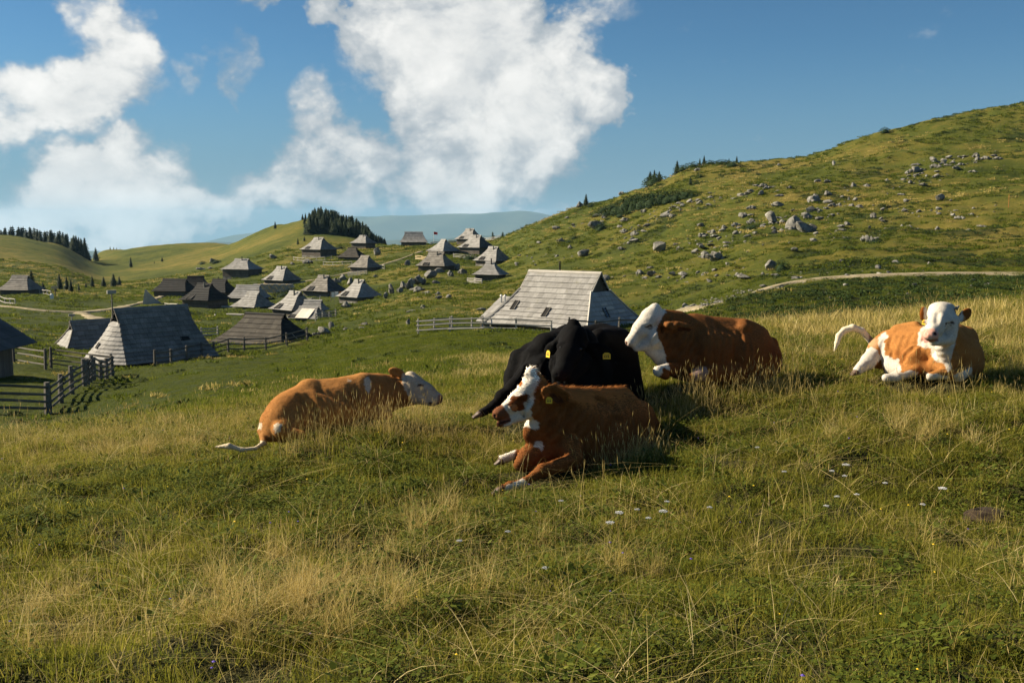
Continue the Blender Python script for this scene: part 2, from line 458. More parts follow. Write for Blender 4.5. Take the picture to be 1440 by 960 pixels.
# ------------------------------------------------------------------ materials
def new_mat(name):
    m = bpy.data.materials.new(name); m.use_nodes = True
    nt = m.node_tree; nt.nodes.clear()
    return m, NT(nt)
def finish(t, shader):
    t.n('ShaderNodeOutputMaterial', {0: shader})
def principled(t, col, rough=0.8, bump=None, bs=0.3, bd=0.02, spec=0.3, **kw):
    ins = {'Base Color': col, 'Roughness': rough, 'Specular IOR Level': spec}
    ins.update(kw)
    if bump is not None:
        ins['Normal'] = t.n('ShaderNodeBump', {'Strength': bs, 'Distance': bd, 'Height': bump}).outputs[0]
    return t.n('ShaderNodeBsdfPrincipled', ins).outputs[0]
def wood_mat(name, c0, c1, c2, grain=9.0, rough=0.85, moss=None):
    """weathered board: c0 dark .. c2 light by board tone, grain and blotches"""
    m, t = new_mat(name)
    tc_ = t.n('ShaderNodeTexCoord').outputs['Object']
    tone = t.n('ShaderNodeAttribute', attribute_name='tone').outputs['Fac']
    g = t.noise(t.n('ShaderNodeMapping', {'Vector': tc_, 'Scale': (1, 1, 0.12)}).outputs[0], grain, 5, 0.6)
    bl = t.noise(tc_, 0.9, 4, 0.6)
    orr = t.n('ShaderNodeObjectInfo').outputs['Random']
    sg_ = t.noise(t.n('ShaderNodeMapping', {'Vector': tc_, 'Scale': (1, 1, .05)}).outputs[0], 26.0, 2, 0.5)
    f = t.math('ADD', t.math('MULTIPLY', tone, 0.24), t.math('MULTIPLY', g, 0.36))
    f = t.math('ADD', f, t.math('MULTIPLY', sg_, 0.34))
    f = t.math('ADD', f, t.math('MULTIPLY', t.math('SUBTRACT', bl, 0.5), 0.6))
    col = t.ramp(f, [(0.12, c0), (0.48, c1), (0.85, c2)])
    if moss:
        mk = t.mapr(t.noise(tc_, 1.7, 5, 0.65), 0.55, 0.72)
        col = t.mix(t.math('MULTIPLY', mk, 0.6), col, moss)
    finish(t, principled(t, col, rough, g, 0.5, 0.01))
    return m
def plain_mat(name, col, rough=0.7, var=0.25, scale=20.0, metal=0.0, spec=0.3):
    m, t = new_mat(name)
    tc_ = t.n('ShaderNodeTexCoord').outputs['Object']
    nz = t.noise(tc_, scale, 4, 0.6)
    dark = tuple(c * (1 - var) for c in col); lite = tuple(min(1, c * (1 + var)) for c in col)
    c = t.ramp(nz, [(0.3, dark), (0.7, lite)])
    finish(t, principled(t, c, rough, nz, 0.2, 0.005, spec, Metallic=metal))
    return m

M = {}
M['shingle'] = wood_mat('weathered_shingle', (.14, .133, .122), (.27, .258, .24), (.43, .415, .39), moss=(.20, .19, .13))
M['shingle_mid'] = wood_mat('grey_shingle', (.09, .082, .07), (.19, .172, .148), (.35, .32, .28), moss=(.13, .12, .08))
M['shingle_dark'] = wood_mat('dark_shingle', (.030, .030, .030), (.075, .073, .070), (.15, .145, .135), moss=(.05, .048, .03))
M['shingle_black'] = wood_mat('tarred_shingle', (.006, .006, .006), (.011, .0105, .010), (.028, .026, .024))
M['shingle_new'] = wood_mat('fresh_shingle', (.42, .34, .24), (.60, .50, .38), (.78, .70, .58))
M['log'] = wood_mat('old_log', (.035, .028, .02), (.09, .075, .058), (.19, .165, .135), 7)
M['pale_wood'] = wood_mat('silvery_rail', (.20, .185, .16), (.36, .335, .29), (.56, .52, .46), 14)
M['grey_wood'] = wood_mat('grey_rail', (.06, .052, .042), (.12, .108, .09), (.24, .215, .18), 14)
M['new_wood'] = wood_mat('fresh_plank', (.42, .30, .15), (.60, .45, .25), (.75, .60, .38), 14)
M['brown_wood'] = wood_mat('brown_door', (.05, .02, .01), (.10, .04, .018), (.16, .07, .03), 14)
M['dark'] = plain_mat('dark_opening', (.012, .011, .010), 0.9)
M['glass'] = plain_mat('skylight_glass', (.02, .03, .045), 0.15, spec=0.5)
M['metal'] = plain_mat('zinc_pipe', (.45, .45, .45), 0.45, metal=0.6)
M['red'] = plain_mat('red_cloth', (.55, .03, .03), 0.8)
M['white'] = plain_mat('white_paint', (.78, .77, .74), 0.7, 0.1)
M['orange'] = plain_mat('orange_wood', (.42, .15, .04), 0.8)
# ------------------------------------------------------------------ ground sheet
def build_ground():
    nc, nr = 620, 1050
    sg = np.linspace(-0.95, 0.95, nc)
    yg = np.exp(np.linspace(math.log(3.5), math.log(19000 + QOF), nr)) - QOF
    S, Y = np.meshgrid(sg, yg)
    X = S * (Y + 9.5)
    Z = H(X, Y)
    V = np.stack([X, Y, Z], -1).reshape(-1, 3)
    i = np.arange(nr - 1)[:, None] * nc + np.arange(nc - 1)[None]
    Fc = np.stack([i, i + 1, i + nc + 1, i + nc], -1).reshape(-1, 4)
    # what grows where: dry straw-coloured turf, dark dwarf shrubs and painted bank shade, bare chalky soil
    x, y = X.ravel(), Y.ravel()
    s = x / np.maximum(y, 4)
    u = 720 + s * F
    dry = 0.36 + 0.55 * fbm2(x / 30, y / 30, 4, 21) + 0.35 * fbm2(x / 5, y / 3.5, 4, 22)
    mid = sstep(y, 22, 34) * (1 - sstep(y, 85, 140))
    dry -= 0.46 * mid * (1 - sstep(u, 820, 960))          # the lush meadow below the huts
    lush = sstep(y, 85, 120) * (1 - sstep(y, 200, 300)) * (1 - sstep(u, 480, 620))
    dry -= 0.25 * lush
    dry += 0.06 * sstep(y, 300, 380) + 0.04 * sstep(u, 760, 900) * sstep(y, 90, 130)
    dry += 0.25 * np.exp(-((u - 560) / 130) ** 2) * sstep(y, 60, 80) * (1 - sstep(y, 140, 180))
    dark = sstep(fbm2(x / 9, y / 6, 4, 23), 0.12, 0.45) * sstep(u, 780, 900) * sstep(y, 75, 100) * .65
    dark = np.maximum(dark, sstep(u, 950, 1060) * sstep(y, 30, 40) * (1 - sstep(y, 74, 80)) * (0.78 + 0.4 * fbm2(x / 5, y / 5, 3, 24)))  # right bank darkened in colour to stand in for its shade
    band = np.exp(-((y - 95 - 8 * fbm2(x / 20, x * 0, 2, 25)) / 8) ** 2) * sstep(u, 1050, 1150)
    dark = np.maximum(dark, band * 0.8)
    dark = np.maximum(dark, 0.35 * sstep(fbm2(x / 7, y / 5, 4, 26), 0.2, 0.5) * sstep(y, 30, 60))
    me = mesh_np('ground', V, Fc, True, {'dry': np.clip(dry, 0, 1), 'heath_shade': np.clip(dark, 0, 1)})
    o = add_obj('ground', me, None, ground_mat())
    tag(o, kind='structure')
    return o

def ground_mat():
    m, t = new_mat('alpine_turf')
    P = t.n('ShaderNodeNewGeometry').outputs['Position']
    dry = t.n('ShaderNodeAttribute', attribute_name='dry').outputs['Fac']
    heath_shade = t.n('ShaderNodeAttribute', attribute_name='heath_shade').outputs['Fac']
    n1 = t.noise(P, 0.35, 6, 0.62)
    n2 = t.noise(P, 2.3, 6, 0.65)
    n3 = t.noise(P, 17.0, 4, 0.6)
    nearfade = t.mapr(t.n('ShaderNodeSeparateXYZ', {0: P}).outputs[1], 12, 40)
    f = t.math('ADD', dry, t.math('MULTIPLY', t.math('SUBTRACT', n1, 0.5), 0.9))
    f = t.math('ADD', f, t.math('MULTIPLY', t.math('SUBTRACT', n2, 0.5), 0.55))
    f = t.math('ADD', f, t.math('MULTIPLY', t.math('SUBTRACT', n3, 0.5), 0.35))
    col = t.ramp(f, [(0.0, (.050, .066, .008)), (0.3, (.092, .104, .013)), (0.55, (.142, .128, .020)), (0.8, (.21, .165, .035)), (1.0, (.29, .215, .065))])
    fn = t.mapr(t.noise(P, 5.5, 6, 0.7), 0.48, 0.66)
    st = t.noise(t.n('ShaderNodeMapping', {'Vector': P, 'Scale': (.35, 1.6, 2.2)}).outputs[0], 1.3, 7, 0.72)
    stf = t.mapr(st, 0.50, 0.66)
    clump = t.math('MAXIMUM', t.math('MULTIPLY', fn, 0.5), t.math('MULTIPLY', stf, 0.62))
    col = t.mix(clump, col, (.040, .055, .010))
    hm = t.math('ADD', heath_shade, t.math('MULTIPLY', t.math('SUBTRACT', n2, 0.5), 0.9))
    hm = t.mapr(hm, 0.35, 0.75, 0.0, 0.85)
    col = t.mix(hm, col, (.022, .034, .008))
    soil = t.ramp(n3, [(0.3, (.030, .032, .008)), (0.7, (.07, .065, .022))])
    col = t.mix(nearfade, soil, col)
    hgt = t.math('ADD', t.math('MULTIPLY', n2, 1.0), t.math('MULTIPLY', n3, 0.35))
    finish(t, principled(t, col, 0.95, hgt, 1.0, 0.5, 0.1))
    return m

def build_track(P, hw, name, mat, lift):
    n = len(P); W = 7
    d = np.gradient(P, axis=0); d /= np.hypot(*d.T)[:, None] + 1e-9
    nrm = np.stack([-d[:, 1], d[:, 0]], 1)
    V = []
    for i in range(n):
        wv = hw * (0.8 + 0.6 * float(vn2(np.array([i * 0.35]), np.array([hw * 3.0]), 31)[0]))
        for k in range(W):
            a = (k / (W - 1) * 2 - 1) * wv + 0.25 * (random.random() - .5) * (k in (0, W - 1))
            q = P[i] + nrm[i] * a
            e = -0.12 if k in (0, W - 1) else lift
            V.append((q[0], q[1], gz(q[0], q[1]) + e))
    Fc = [(i * W + k, i * W + k + 1, (i + 1) * W + k + 1, (i + 1) * W + k) for i in range(n - 1) for k in range(W - 1)]
    me = mesh_np(name, np.array(V), Fc, True)
    return tag(add_obj(name, me, None, mat), kind='structure')

def track_mat():
    m, t = new_mat('chalky_gravel')
    P = t.n('ShaderNodeNewGeometry').outputs['Position']
    n1 = t.noise(P, 1.6, 6, 0.65); n2 = t.noise(P, 9, 4, 0.6)
    f = t.math('ADD', t.math('MULTIPLY', n1, 0.7), t.math('MULTIPLY', n2, 0.4))
    col = t.ramp(f, [(0.36, (.10, .105, .03)), (0.50, (.24, .20, .12)), (0.72, (.40, .335, .235))])
    finish(t, principled(t, col, 0.95, n2, 0.6, 0.06, 0.1))
    return m

def mountains():
    """blue ranges on the other side of the basin"""
    m, t = new_mat('far_forest')
    P = t.n('ShaderNodeNewGeometry').outputs['Position']
    col = t.ramp(t.noise(P, 0.0012, 5, 0.6), [(0.35, (.035, .055, .025)), (0.7, (.09, .10, .05))])
    finish(t, principled(t, col, 0.95, spec=0.1))
    for nm, yc, wdt, ridge, seed in (('mountains', 15500, 2600, [(-400, 352), (0, 352), (185, 352), (240, 348), (310, 338), (380, 322), (460, 306), (540, 303), (620, 301), (690, 299), (740, 296), (790, 303), (840, 310), (1000, 316), (1900, 312)], 41),
                                     ('foothills', 9800, 1500, [(-400, 356), (0, 356), (190, 352), (250, 342), (400, 338), (560, 336), (650, 333), (740, 326), (800, 335), (1000, 345), (1900, 345)], 42)):
        xs = np.linspace(-1.0, 1.0, 260) * yc
        us = 720 + F * xs / yc
        rv = np.interp(us, [a for a, b in ridge], [b for a, b in ridge])
        top = np.array([yc * tau(v) for v in rv])
        top = top + yc * 0.0022 * fbm2(xs / (yc * .035), xs * 0, 5, seed)
        rows = 40; V = []
        for j in range(rows):
            a = j / (rows - 1) * 2 - 1
            prof = 1 - abs(a) ** 1.3
            yy_ = yc + a * wdt
            nz = 160 * fbm2(xs / 900, np.full_like(xs, yy_ / 900), 4, seed + 5) * (1 - abs(a)) * (abs(a) > 0.04)
            z = -800 + (top + 800) * prof + nz * 0.8
            if abs(a) > 0.03: z = np.minimum(z, top - 5)
            V.append(np.stack([xs, np.full_like(xs, yy_), z], 1))
        V = np.concatenate(V); nc = len(xs)
        i = np.arange(rows - 1)[:, None] * nc + np.arange(nc - 1)[None]
        Fc = np.stack([i, i + 1, i + nc + 1, i + nc], -1).reshape(-1, 4)
        tag(add_obj(nm, mesh_np(nm, V, Fc, True), None, m), kind='structure')

build_ground()
_tm = track_mat()
for i, (P, hw) in enumerate(TRK):
    build_track(P, hw, 'track', _tm, 0.17)
mountains()

# ------------------------------------------------------------------ huts
def roof_geo(L, W, he, hr, r, hg, flare=0.10, bulge=(0, 0)):
    tg = (hg - he) / (hr - he)
    def Z(t):
        return he + (hr - he) * (t - flare * np.sin(np.pi * t))
    def side(sy):
        def pt(a, t): return np.array([a, sy * W / 2 * (1 - t), Z(t)])
        def lo(t): return -(L / 2 - (L / 2 - r) * min(t / tg, 1)) - 0.0
        def hi(t): return -lo(t)
        return pt, lo, hi, 1.0
    def hip(sx):
        bl = bulge[0] if sx < 0 else bulge[1]
        def pt(b, w_):
            hw_ = W / 2 * (1 - tg * w_)
            be = b / hw_ if hw_ > 1e-6 else 0
            return np.array([sx * (L / 2 - (L / 2 - r) * w_ + bl * (1 - be * be) * (1 - w_) ** 0.8), b, Z(tg * w_)])
        def lo(w_): return -W / 2 * (1 - tg * w_)
        def hi(w_): return -lo(w_)
        return pt, lo, hi, 1.0
    return {'front': side(-1), 'back': side(1), 'right': hip(1), 'left': hip(-1)}, Z, tg

def board_pts(pt, lo, hi, a, b, t0, t1, th, cen, pr):
    """a slab lying on the roof face between a..b and t0..t1; foot proud by pr"""
    a0, b0 = max(a, lo(t0)), min(b, hi(t0)); a1, b1 = max(a, lo(t1)), min(b, hi(t1))
    if b0 - a0 < 0.03: return None
    if b1 - a1 < 0.02:
        mid = min(max((a1 + b1) / 2, lo(t1)), hi(t1)); a1, b1 = mid - .01, mid + .01
    A, B, C, D = pt(a0, t0), pt(b0, t0), pt(b1, t1), pt(a1, t1)
    n = np.cross(B - A, D - A); n /= np.linalg.norm(n) + 1e-9
    if np.dot(n, (A + B + C + D) / 4 - cen) < 0: n = -n
    j = random.uniform(-.006, .006)
    lowo, higho = n * (pr + j), n * (0.008 + j * .3)
    bot = [A + lowo - n * th, B + lowo - n * th, C + higho - n * th, D + higho - n * th]
    top = [A + lowo, B + lowo, C + higho, D + higho]
    return bot + top

FAR_RIDGE = .5
def make_hut(name, loc, rz, L, W, he, hr, r, hg, mat, label, group, courses=7, board=0.5, singles=(), bulge=(0, 0),
             wall='log', mats=None, ridge_mat=None, th=0.035, wall_in=0.55, flare=0.10, extras=None, gable_mat='log', hipcap=None, overlap=0.25):
    root = empty(name, loc, rz, label, 'hut', group)
    faces, Z, tg = roof_geo(L, W, he, hr, r, hg, flare, bulge)
    cen = np.array([0, 0, he])
    mats = mats or {}
    shell = MB(); joined = {}
    for fn, (pt, lo, hi, tm) in faces.items():
        nU, nT = 8, 8
        for i in range(nT):
            for k in range(nU):
                q = []
                for (kk, ii) in ((k, i), (k + 1, i), (k + 1, i + 1), (k, i + 1)):
                    t = ii / nT
                    q.append(pt(lo(t) + (hi(t) - lo(t)) * kk / nU, t) - np.array([0, 0, 0.03]))
                shell.poly(q, 0.3)
        m = M[mats.get(fn, mat)]
        board_ = board * (1.3 if (fn == 'right' and singles) else 1)
        nC = courses if fn in ('front', 'back') else max(3, round(courses * tg))
        for c in range(nC):
            t0, t1 = c / nC, min(1.0, (c + 1) / nC + overlap / nC)
            w0 = lo(t0); shift = random.random() * board
            a = w0 - shift
            while a < hi(t0):
                bw = board_ * random.uniform(0.7, 1.3)
                p = board_pts(pt, lo, hi, a + 0.006, a + bw - 0.006, t0, t1, th, cen, 0.055 + th * 0.6)
                a += bw
                if p is None: continue
                if fn in singles:
                    mb = MB(); mb.hexa(p); mb.build('shingle', m, root)
                else:
                    joined.setdefault(m.name, (MB(), m))[0].hexa(p)
    shell.build('roof', M['dark'], root)
    for mb, m in joined.values():
        tag(mb.build('shingle_covering', m, root), kind='stuff')
    # ridge, gablets, walls
    rm = ridge_mat or M[mat]
    mb = MB()
    for sy in (-1, 1):
        kk = .55
        sl_ = (hr - he) / (W / 2) * kk * .62
        mb.hexa([(-r - .12, sy * .02, hr + .02), (r + .12, sy * .02, hr + .02), (r + .12, sy * .30 * kk, hr - sl_ * .5), (-r - .12, sy * .30 * kk, hr - sl_ * .5),
                 (-r - .12, sy * .0, hr + .10), (r + .12, sy * .0, hr + .10), (r + .12, sy * .33 * kk, hr - sl_ * .5 + .1), (-r - .12, sy * .33 * kk, hr - sl_ * .5 + .1)], 0.8)
    mb.build('ridge_board', rm, root)
    yg_ = W / 2 * (1 - tg)
    for sx in (-1, 1):
        mb = MB(); n = 5
        for k in range(n):
            y0, y1 = -yg_ + 2 * yg_ * k / n, -yg_ + 2 * yg_ * (k + 1) / n
            def zt(y): return Z(1 - abs(y) / (W / 2)) - 0.05
            x0 = sx * (r - .22)
            mb.hexa([(x0, y0 + .01, Z(tg) - .1), (x0 + .04, y0 + .01, Z(tg) - .1), (x0 + .04, y1 - .01, Z(tg) - .1), (x0, y1 - .01, Z(tg) - .1),
                     (x0, y0 + .01, max(zt(y0), Z(tg))), (x0 + .04, y0 + .01, max(zt(y0), Z(tg))), (x0 + .04, y1 - .01, max(zt(y1), Z(tg))), (x0, y1 - .01, max(zt(y1), Z(tg)))])
        mb.build('gable', M[gable_mat], root)
    # barge boards along the gablet and a board down each hip
    for sx in (-1, 1):
        for sy in (-1, 1):
            mb = MB()
            p0, p1 = np.array([sx * (r + .04), sy * .03, hr + .03]), np.array([sx * (r + .04), sy * yg_, Z(tg) + .05])
            o1 = np.array([0, 0, -.16]); o2 = np.array([sx * .05, 0, 0])
            mb.hexa([p0 + o1, p1 + o1, p1 + o1 + o2, p0 + o1 + o2, p0, p1, p1 + o2, p0 + o2], .7)
            mb.build('barge_board', M[hipcap] if hipcap else M[mat], root)
            if hipcap and bulge == (0, 0):
                mb = MB(); P_ = []
                for w_ in np.linspace(0, 1, 5):
                    P_.append((sx * (L / 2 - (L / 2 - r) * w_ + .03), sy * (W / 2 * (1 - tg * w_) + .02), Z(tg * w_) + .09))
                mb.tube(P_, 0.085, 4, .8); mb.build('hip_board', M[hipcap], root)
    wi = wall_in
    if he > 0.3:
        nlog = max(2, int((he + 0.2) / 0.22))
        for (cx, cy, sx_, sy_) in ((0, -W / 2 + wi, L - 2 * wi, .16), (0, W / 2 - wi, L - 2 * wi, .16), (-L / 2 + wi, 0, .16, W - 2 * wi - .17), (L / 2 - wi, 0, .16, W - 2 * wi - .17)):
            mb = MB()
            for k in range(nlog):
                z0 = -0.02 + k * (he + .22) / nlog
                mb.box((cx, cy, z0 + .5 * (he + .22) / nlog), (sx_ + (.12 if sx_ > 1 else 0), sy_, (he + .22) / nlog - .02))
            tag(mb.build('wall', M[wall], root))
    mb = MB(); mb.box((0, 0, -1.0), (L - 2 * wi + .1, W - 2 * wi + .1, 1.98)); mb.build('stone_footing', M['stone'], root)
    if extras:
        extras(root, faces, Z, tg)
    return root

def on_face(face, a, t, lift=0.0):
    pt, lo, hi, tm = face
    p = pt(a, t); q = pt(a + .05, t) - p; s_ = pt(a, t + .02) - p
    n = np.cross(q, s_); n /= np.linalg.norm(n)
    if n[2] < 0: n = -n
    return p + n * lift, q / np.linalg.norm(q), s_ / np.linalg.norm(s_), n
def roof_window(root, face, a, t, wd, hl, mat='dark', name='roof_window', lift=.10, frame=True):
    p, q, s_, n = on_face(face, a, t, lift)
    if frame:
        f = MB()
        for (c, ex, ey) in ((-1, .06, hl), (1, .06, hl)):
            o = p + q * c * (wd / 2)
            f.hexa([o - q * .03 - n * .12, o + q * .03 - n * .12, o + q * .03 + s_ * hl - n * .12, o - q * .03 + s_ * hl - n * .12, o - q * .03 + n * .04, o + q * .03 + n * .04, o + q * .03 + s_ * hl + n * .04, o - q * .03 + s_ * hl + n * .04])
        w_ = f.build(name, M['grey_wood'], root)
    else: w_ = root
    g = MB(); A = p - q * (wd / 2 - .03); B = p + q * (wd / 2 - .03)
    g.hexa([A - n * .1, B - n * .1, B + s_ * hl - n * .1, A + s_ * hl - n * .1, A, B, B + s_ * hl, A + s_ * hl])
    return g.build('pane' if frame else name, M[mat], w_)
def pipe(root, x, y, z0, z1, r_=.09, mat='metal', cap=True, name='chimney'):
    mb = MB(); mb.tube([(x, y, z0), (x, y, z1)], r_, 8)
    if cap: mb.tube([(x, y, z1 + .03), (x, y, z1 + .16)], [r_ * 1.9, r_ * .6], 8)
    return mb.build(name, M[mat], root)
def dormer_cut(root, face, a, t, wd, hl):
    """entrance porch in the lower roof: dark slab standing for its shade, side cheeks"""
    p, q, s_, n = on_face(face, a, t, .16)
    g = MB(); A, B = p - q * wd / 2, p + q * wd / 2
    g.hexa([A - n * .1, B - n * .1, B + s_ * hl - n * .1, A + s_ * hl - n * .1, A, B, B + s_ * hl, A + s_ * hl], 0)
    g.build('porch_shade', M['dark'], root)  # dark slab laid on the roof in place of a shaded recess
    for e in (A, B):
        c = MB(); c.hexa([e - q * .04 - n * .1, e + q * .04 - n * .1, e + q * .04 + s_ * hl - n * .1, e - q * .04 + s_ * hl - n * .1,
                          e - q * .04 + n * .1, e + q * .04 + n * .1, e + q * .04 + s_ * hl + n * .02, e - q * .04 + s_ * hl + n * .02])
        c.build('porch_cheek', M['grey_wood'], root)

def stone_mat():
    m, t = new_mat('limestone')
    P = t.n('ShaderNodeNewGeometry').outputs['Position']
    nz = t.n('ShaderNodeSeparateXYZ', {0: t.n('ShaderNodeNewGeometry').outputs['Normal']}).outputs[2]
    n1 = t.noise(P, 0.9, 7, 0.7); n2 = t.noise(P, 6, 5, 0.7)
    f = t.math('ADD', t.math('MULTIPLY', n1, 0.65), t.math('MULTIPLY', n2, 0.4))
    col = t.ramp(f, [(0.38, (.045, .042, .034)), (0.51, (.16, .152, .132)), (0.68, (.35, .335, .295))])
    lich = t.mapr(t.noise(P, 3.1, 5, 0.7), 0.58, 0.70)
    col = t.mix(t.math('MULTIPLY', lich, 0.5), col, (.12, .11, .05))
    finish(t, principled(t, col, 0.95, n2, 0.8, 0.12, 0.15))
    return m
M['stone'] = stone_mat()

def on_ground(u, Y, dz=0.0):
    p = ground_at(u, Y); p[2] += dz
    return p

# 1 the big pale hut behind the black cow
def _x(root, fc, Z, tg):
    roof_window(root, fc['front'], -3.0, .30, .42, 1.0); roof_window(root, fc['front'], 0.35, .20, .42, 1.0)
    roof_window(root, fc['right'], -.6, .28, .48, .85, 'glass')
    pipe(root, -.6, .25, 5.2, 6.0, .07, 'dark')
    # patched pale shingles on the shaded hip
    pt, lo, hi, tm = fc['right']
    for (b, t0) in ((-1.6, .03), (-.9, .17), (1.2, .17), (1.7, .32), (-.2, .47), (.4, .47), (-.9, .32), (2.2, .03), (-.3, .62), (2.9, .17)):
        nC = 8; t0 = round(t0 * nC) / nC
        p = board_pts(pt, lo, hi, b - .45, b + .45, t0, min(1, t0 + 1.05 / nC), .02, np.array([0, 0, 1.0]), .095)
        if p: MB().hexa(p, 1.0).build('shingle', M['shingle_patch'], root)
M['shingle_patch'] = wood_mat('patched_shingle', (.34, .32, .27), (.46, .43, .37), (.58, .54, .47))
M['hip_shade'] = wood_mat('hip_shade_shingle', (.22, .22, .215), (.33, .33, .32), (.46, .45, .43))  # shingle copy for the shaded hip, lightened in colour to lift its shade
p = on_ground(793, 80)
p[2] -= .75
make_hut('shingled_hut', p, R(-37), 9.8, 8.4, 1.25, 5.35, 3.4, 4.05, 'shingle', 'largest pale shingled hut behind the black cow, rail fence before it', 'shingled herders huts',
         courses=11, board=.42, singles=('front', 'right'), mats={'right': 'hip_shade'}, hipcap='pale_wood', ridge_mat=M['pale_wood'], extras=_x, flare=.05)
# lean-to at its left end
def leanto(loc, rz):
    root = empty('lean_to_shed', loc, rz, 'low lean-to with plank roof at the left end of the largest pale hut', 'shed')
    mb = MB()
    for k in range(9):
        x0, x1 = -2.0 + k * .45, -2.0 + (k + 1) * .45 - .015
        for c in range(3):
            y0, y1 = -1.7 + c * 1.15, -1.7 + (c + 1) * 1.15 + .1
            z0, z1 = .9 + c * .62, .9 + (c + 1) * .62 + .03
            MB().hexa([(x0, y0, z0), (x1, y0, z0), (x1, y1, z1), (x0, y1, z1), (x0, y0, z0 + .07), (x1, y0, z0 + .07), (x1, y1, z1 + .05), (x0, y1, z1 + .05)]).build('roof_board', M['shingle'], root)
    MB().box((0, -1.3, .3), (3.6, .15, 1.2)).box((-1.8, .1, .5), (.15, 2.8, 1.6)).build('wall', M['log'], root)
    for px in (-1.3, -.9): pipe(root, px, .9, 2.0, 2.9, .07, 'metal')
q = on_ground(713, 84); leanto((q[0], q[1], q[2] - .35), R(-37))

# 2 big hut on the left with the rounded bright end
def _x(root, fc, Z, tg):
    roof_window(root, fc['left'], .2, .38, .28, .5, name='vent')
    roof_window(root, fc['front'], 1.7, .40, .7, .35, name='hatch')
    mb = MB(); mb.tube([(-3.1, .1, 3.6), (-3.1, .1, 5.6)], .05, 6).build('mast', M['grey_wood'], root)
    MB().box((-3.1, .1, 5.7), (.7, .12, .28)).build('finial', M['pale_wood'], root)
p = on_ground(216, 79)
make_hut('round_ended_hut', (p[0], p[1], p[2] - .1), R(45), 7.6, 7.2, .40, 4.35, 2.95, 3.55, 'shingle_mid', 'largest hut on the left, dark roof side and bright rounded end, mast on its peak', 'shingled herders huts',
         courses=12, board=.42, singles=('front', 'left'), bulge=(1.35, .2), mats={'left': 'shingle', 'front': 'shingle_dk2'} if False else {'left': 'shingle'}, extras=_x, hipcap='grey_wood', flare=.07)  # rounded end in paler shingle, its sunlit brightness put into the colour
def _x(root, fc, Z, tg):
    MB().tube([(-2.2, 0, 2.8), (-2.2, 0, 3.6)], .05, 6).box((-2.2, 0, 3.65), (.5, .1, .2)).build('finial', M['pale_wood'], root)
p = on_ground(140, 88)
make_hut('side_hut', (p[0], p[1], p[2] - .55), R(38), 7.0, 5.4, .5, 3.1, 2.3, 2.5, 'shingle_mid', 'smaller hut close behind the left end of the round-ended hut', 'shingled herders huts',
         courses=8, board=.5, mats={'left': 'shingle'}, extras=_x, hipcap='grey_wood')
# 3 the dark hut next to it
def _x(root, fc, Z, tg):
    p, q, s_, n = on_face(fc['right'], -.3, .12, .12)
    MB().tube([p, p + s_ * 1.6], .035, 5).build('pole', M['pale_wood'], root)
p = on_ground(374, 99)
make_hut('dark_hut', (p[0], p[1], p[2] - .35), R(-24), 9.4, 7.4, .4, 3.35, 2.3, 2.95, 'shingle_black', 'long blackish brown hut between the round-ended hut and the bright plank-roofed one', 'shingled herders huts',
         courses=8, board=.5, mats={'front': 'shingle_brown', 'left': 'shingle_brown'}, extras=_x) if False else None
M['shingle_brown'] = wood_mat('brown_shingle', (.022, .018, .013), (.05, .042, .032), (.11, .095, .075), moss=(.06, .055, .03))
make_hut('dark_hut', (p[0], p[1], p[2] - .35), R(-24), 9.4, 7.4, .4, 3.35, 2.3, 2.95, 'shingle_black', 'long blackish brown hut between the round-ended hut and the bright plank-roofed one', 'shingled herders huts',
         courses=8, board=.5, mats={'front': 'shingle_brown', 'left': 'shingle_brown'}, extras=_x)

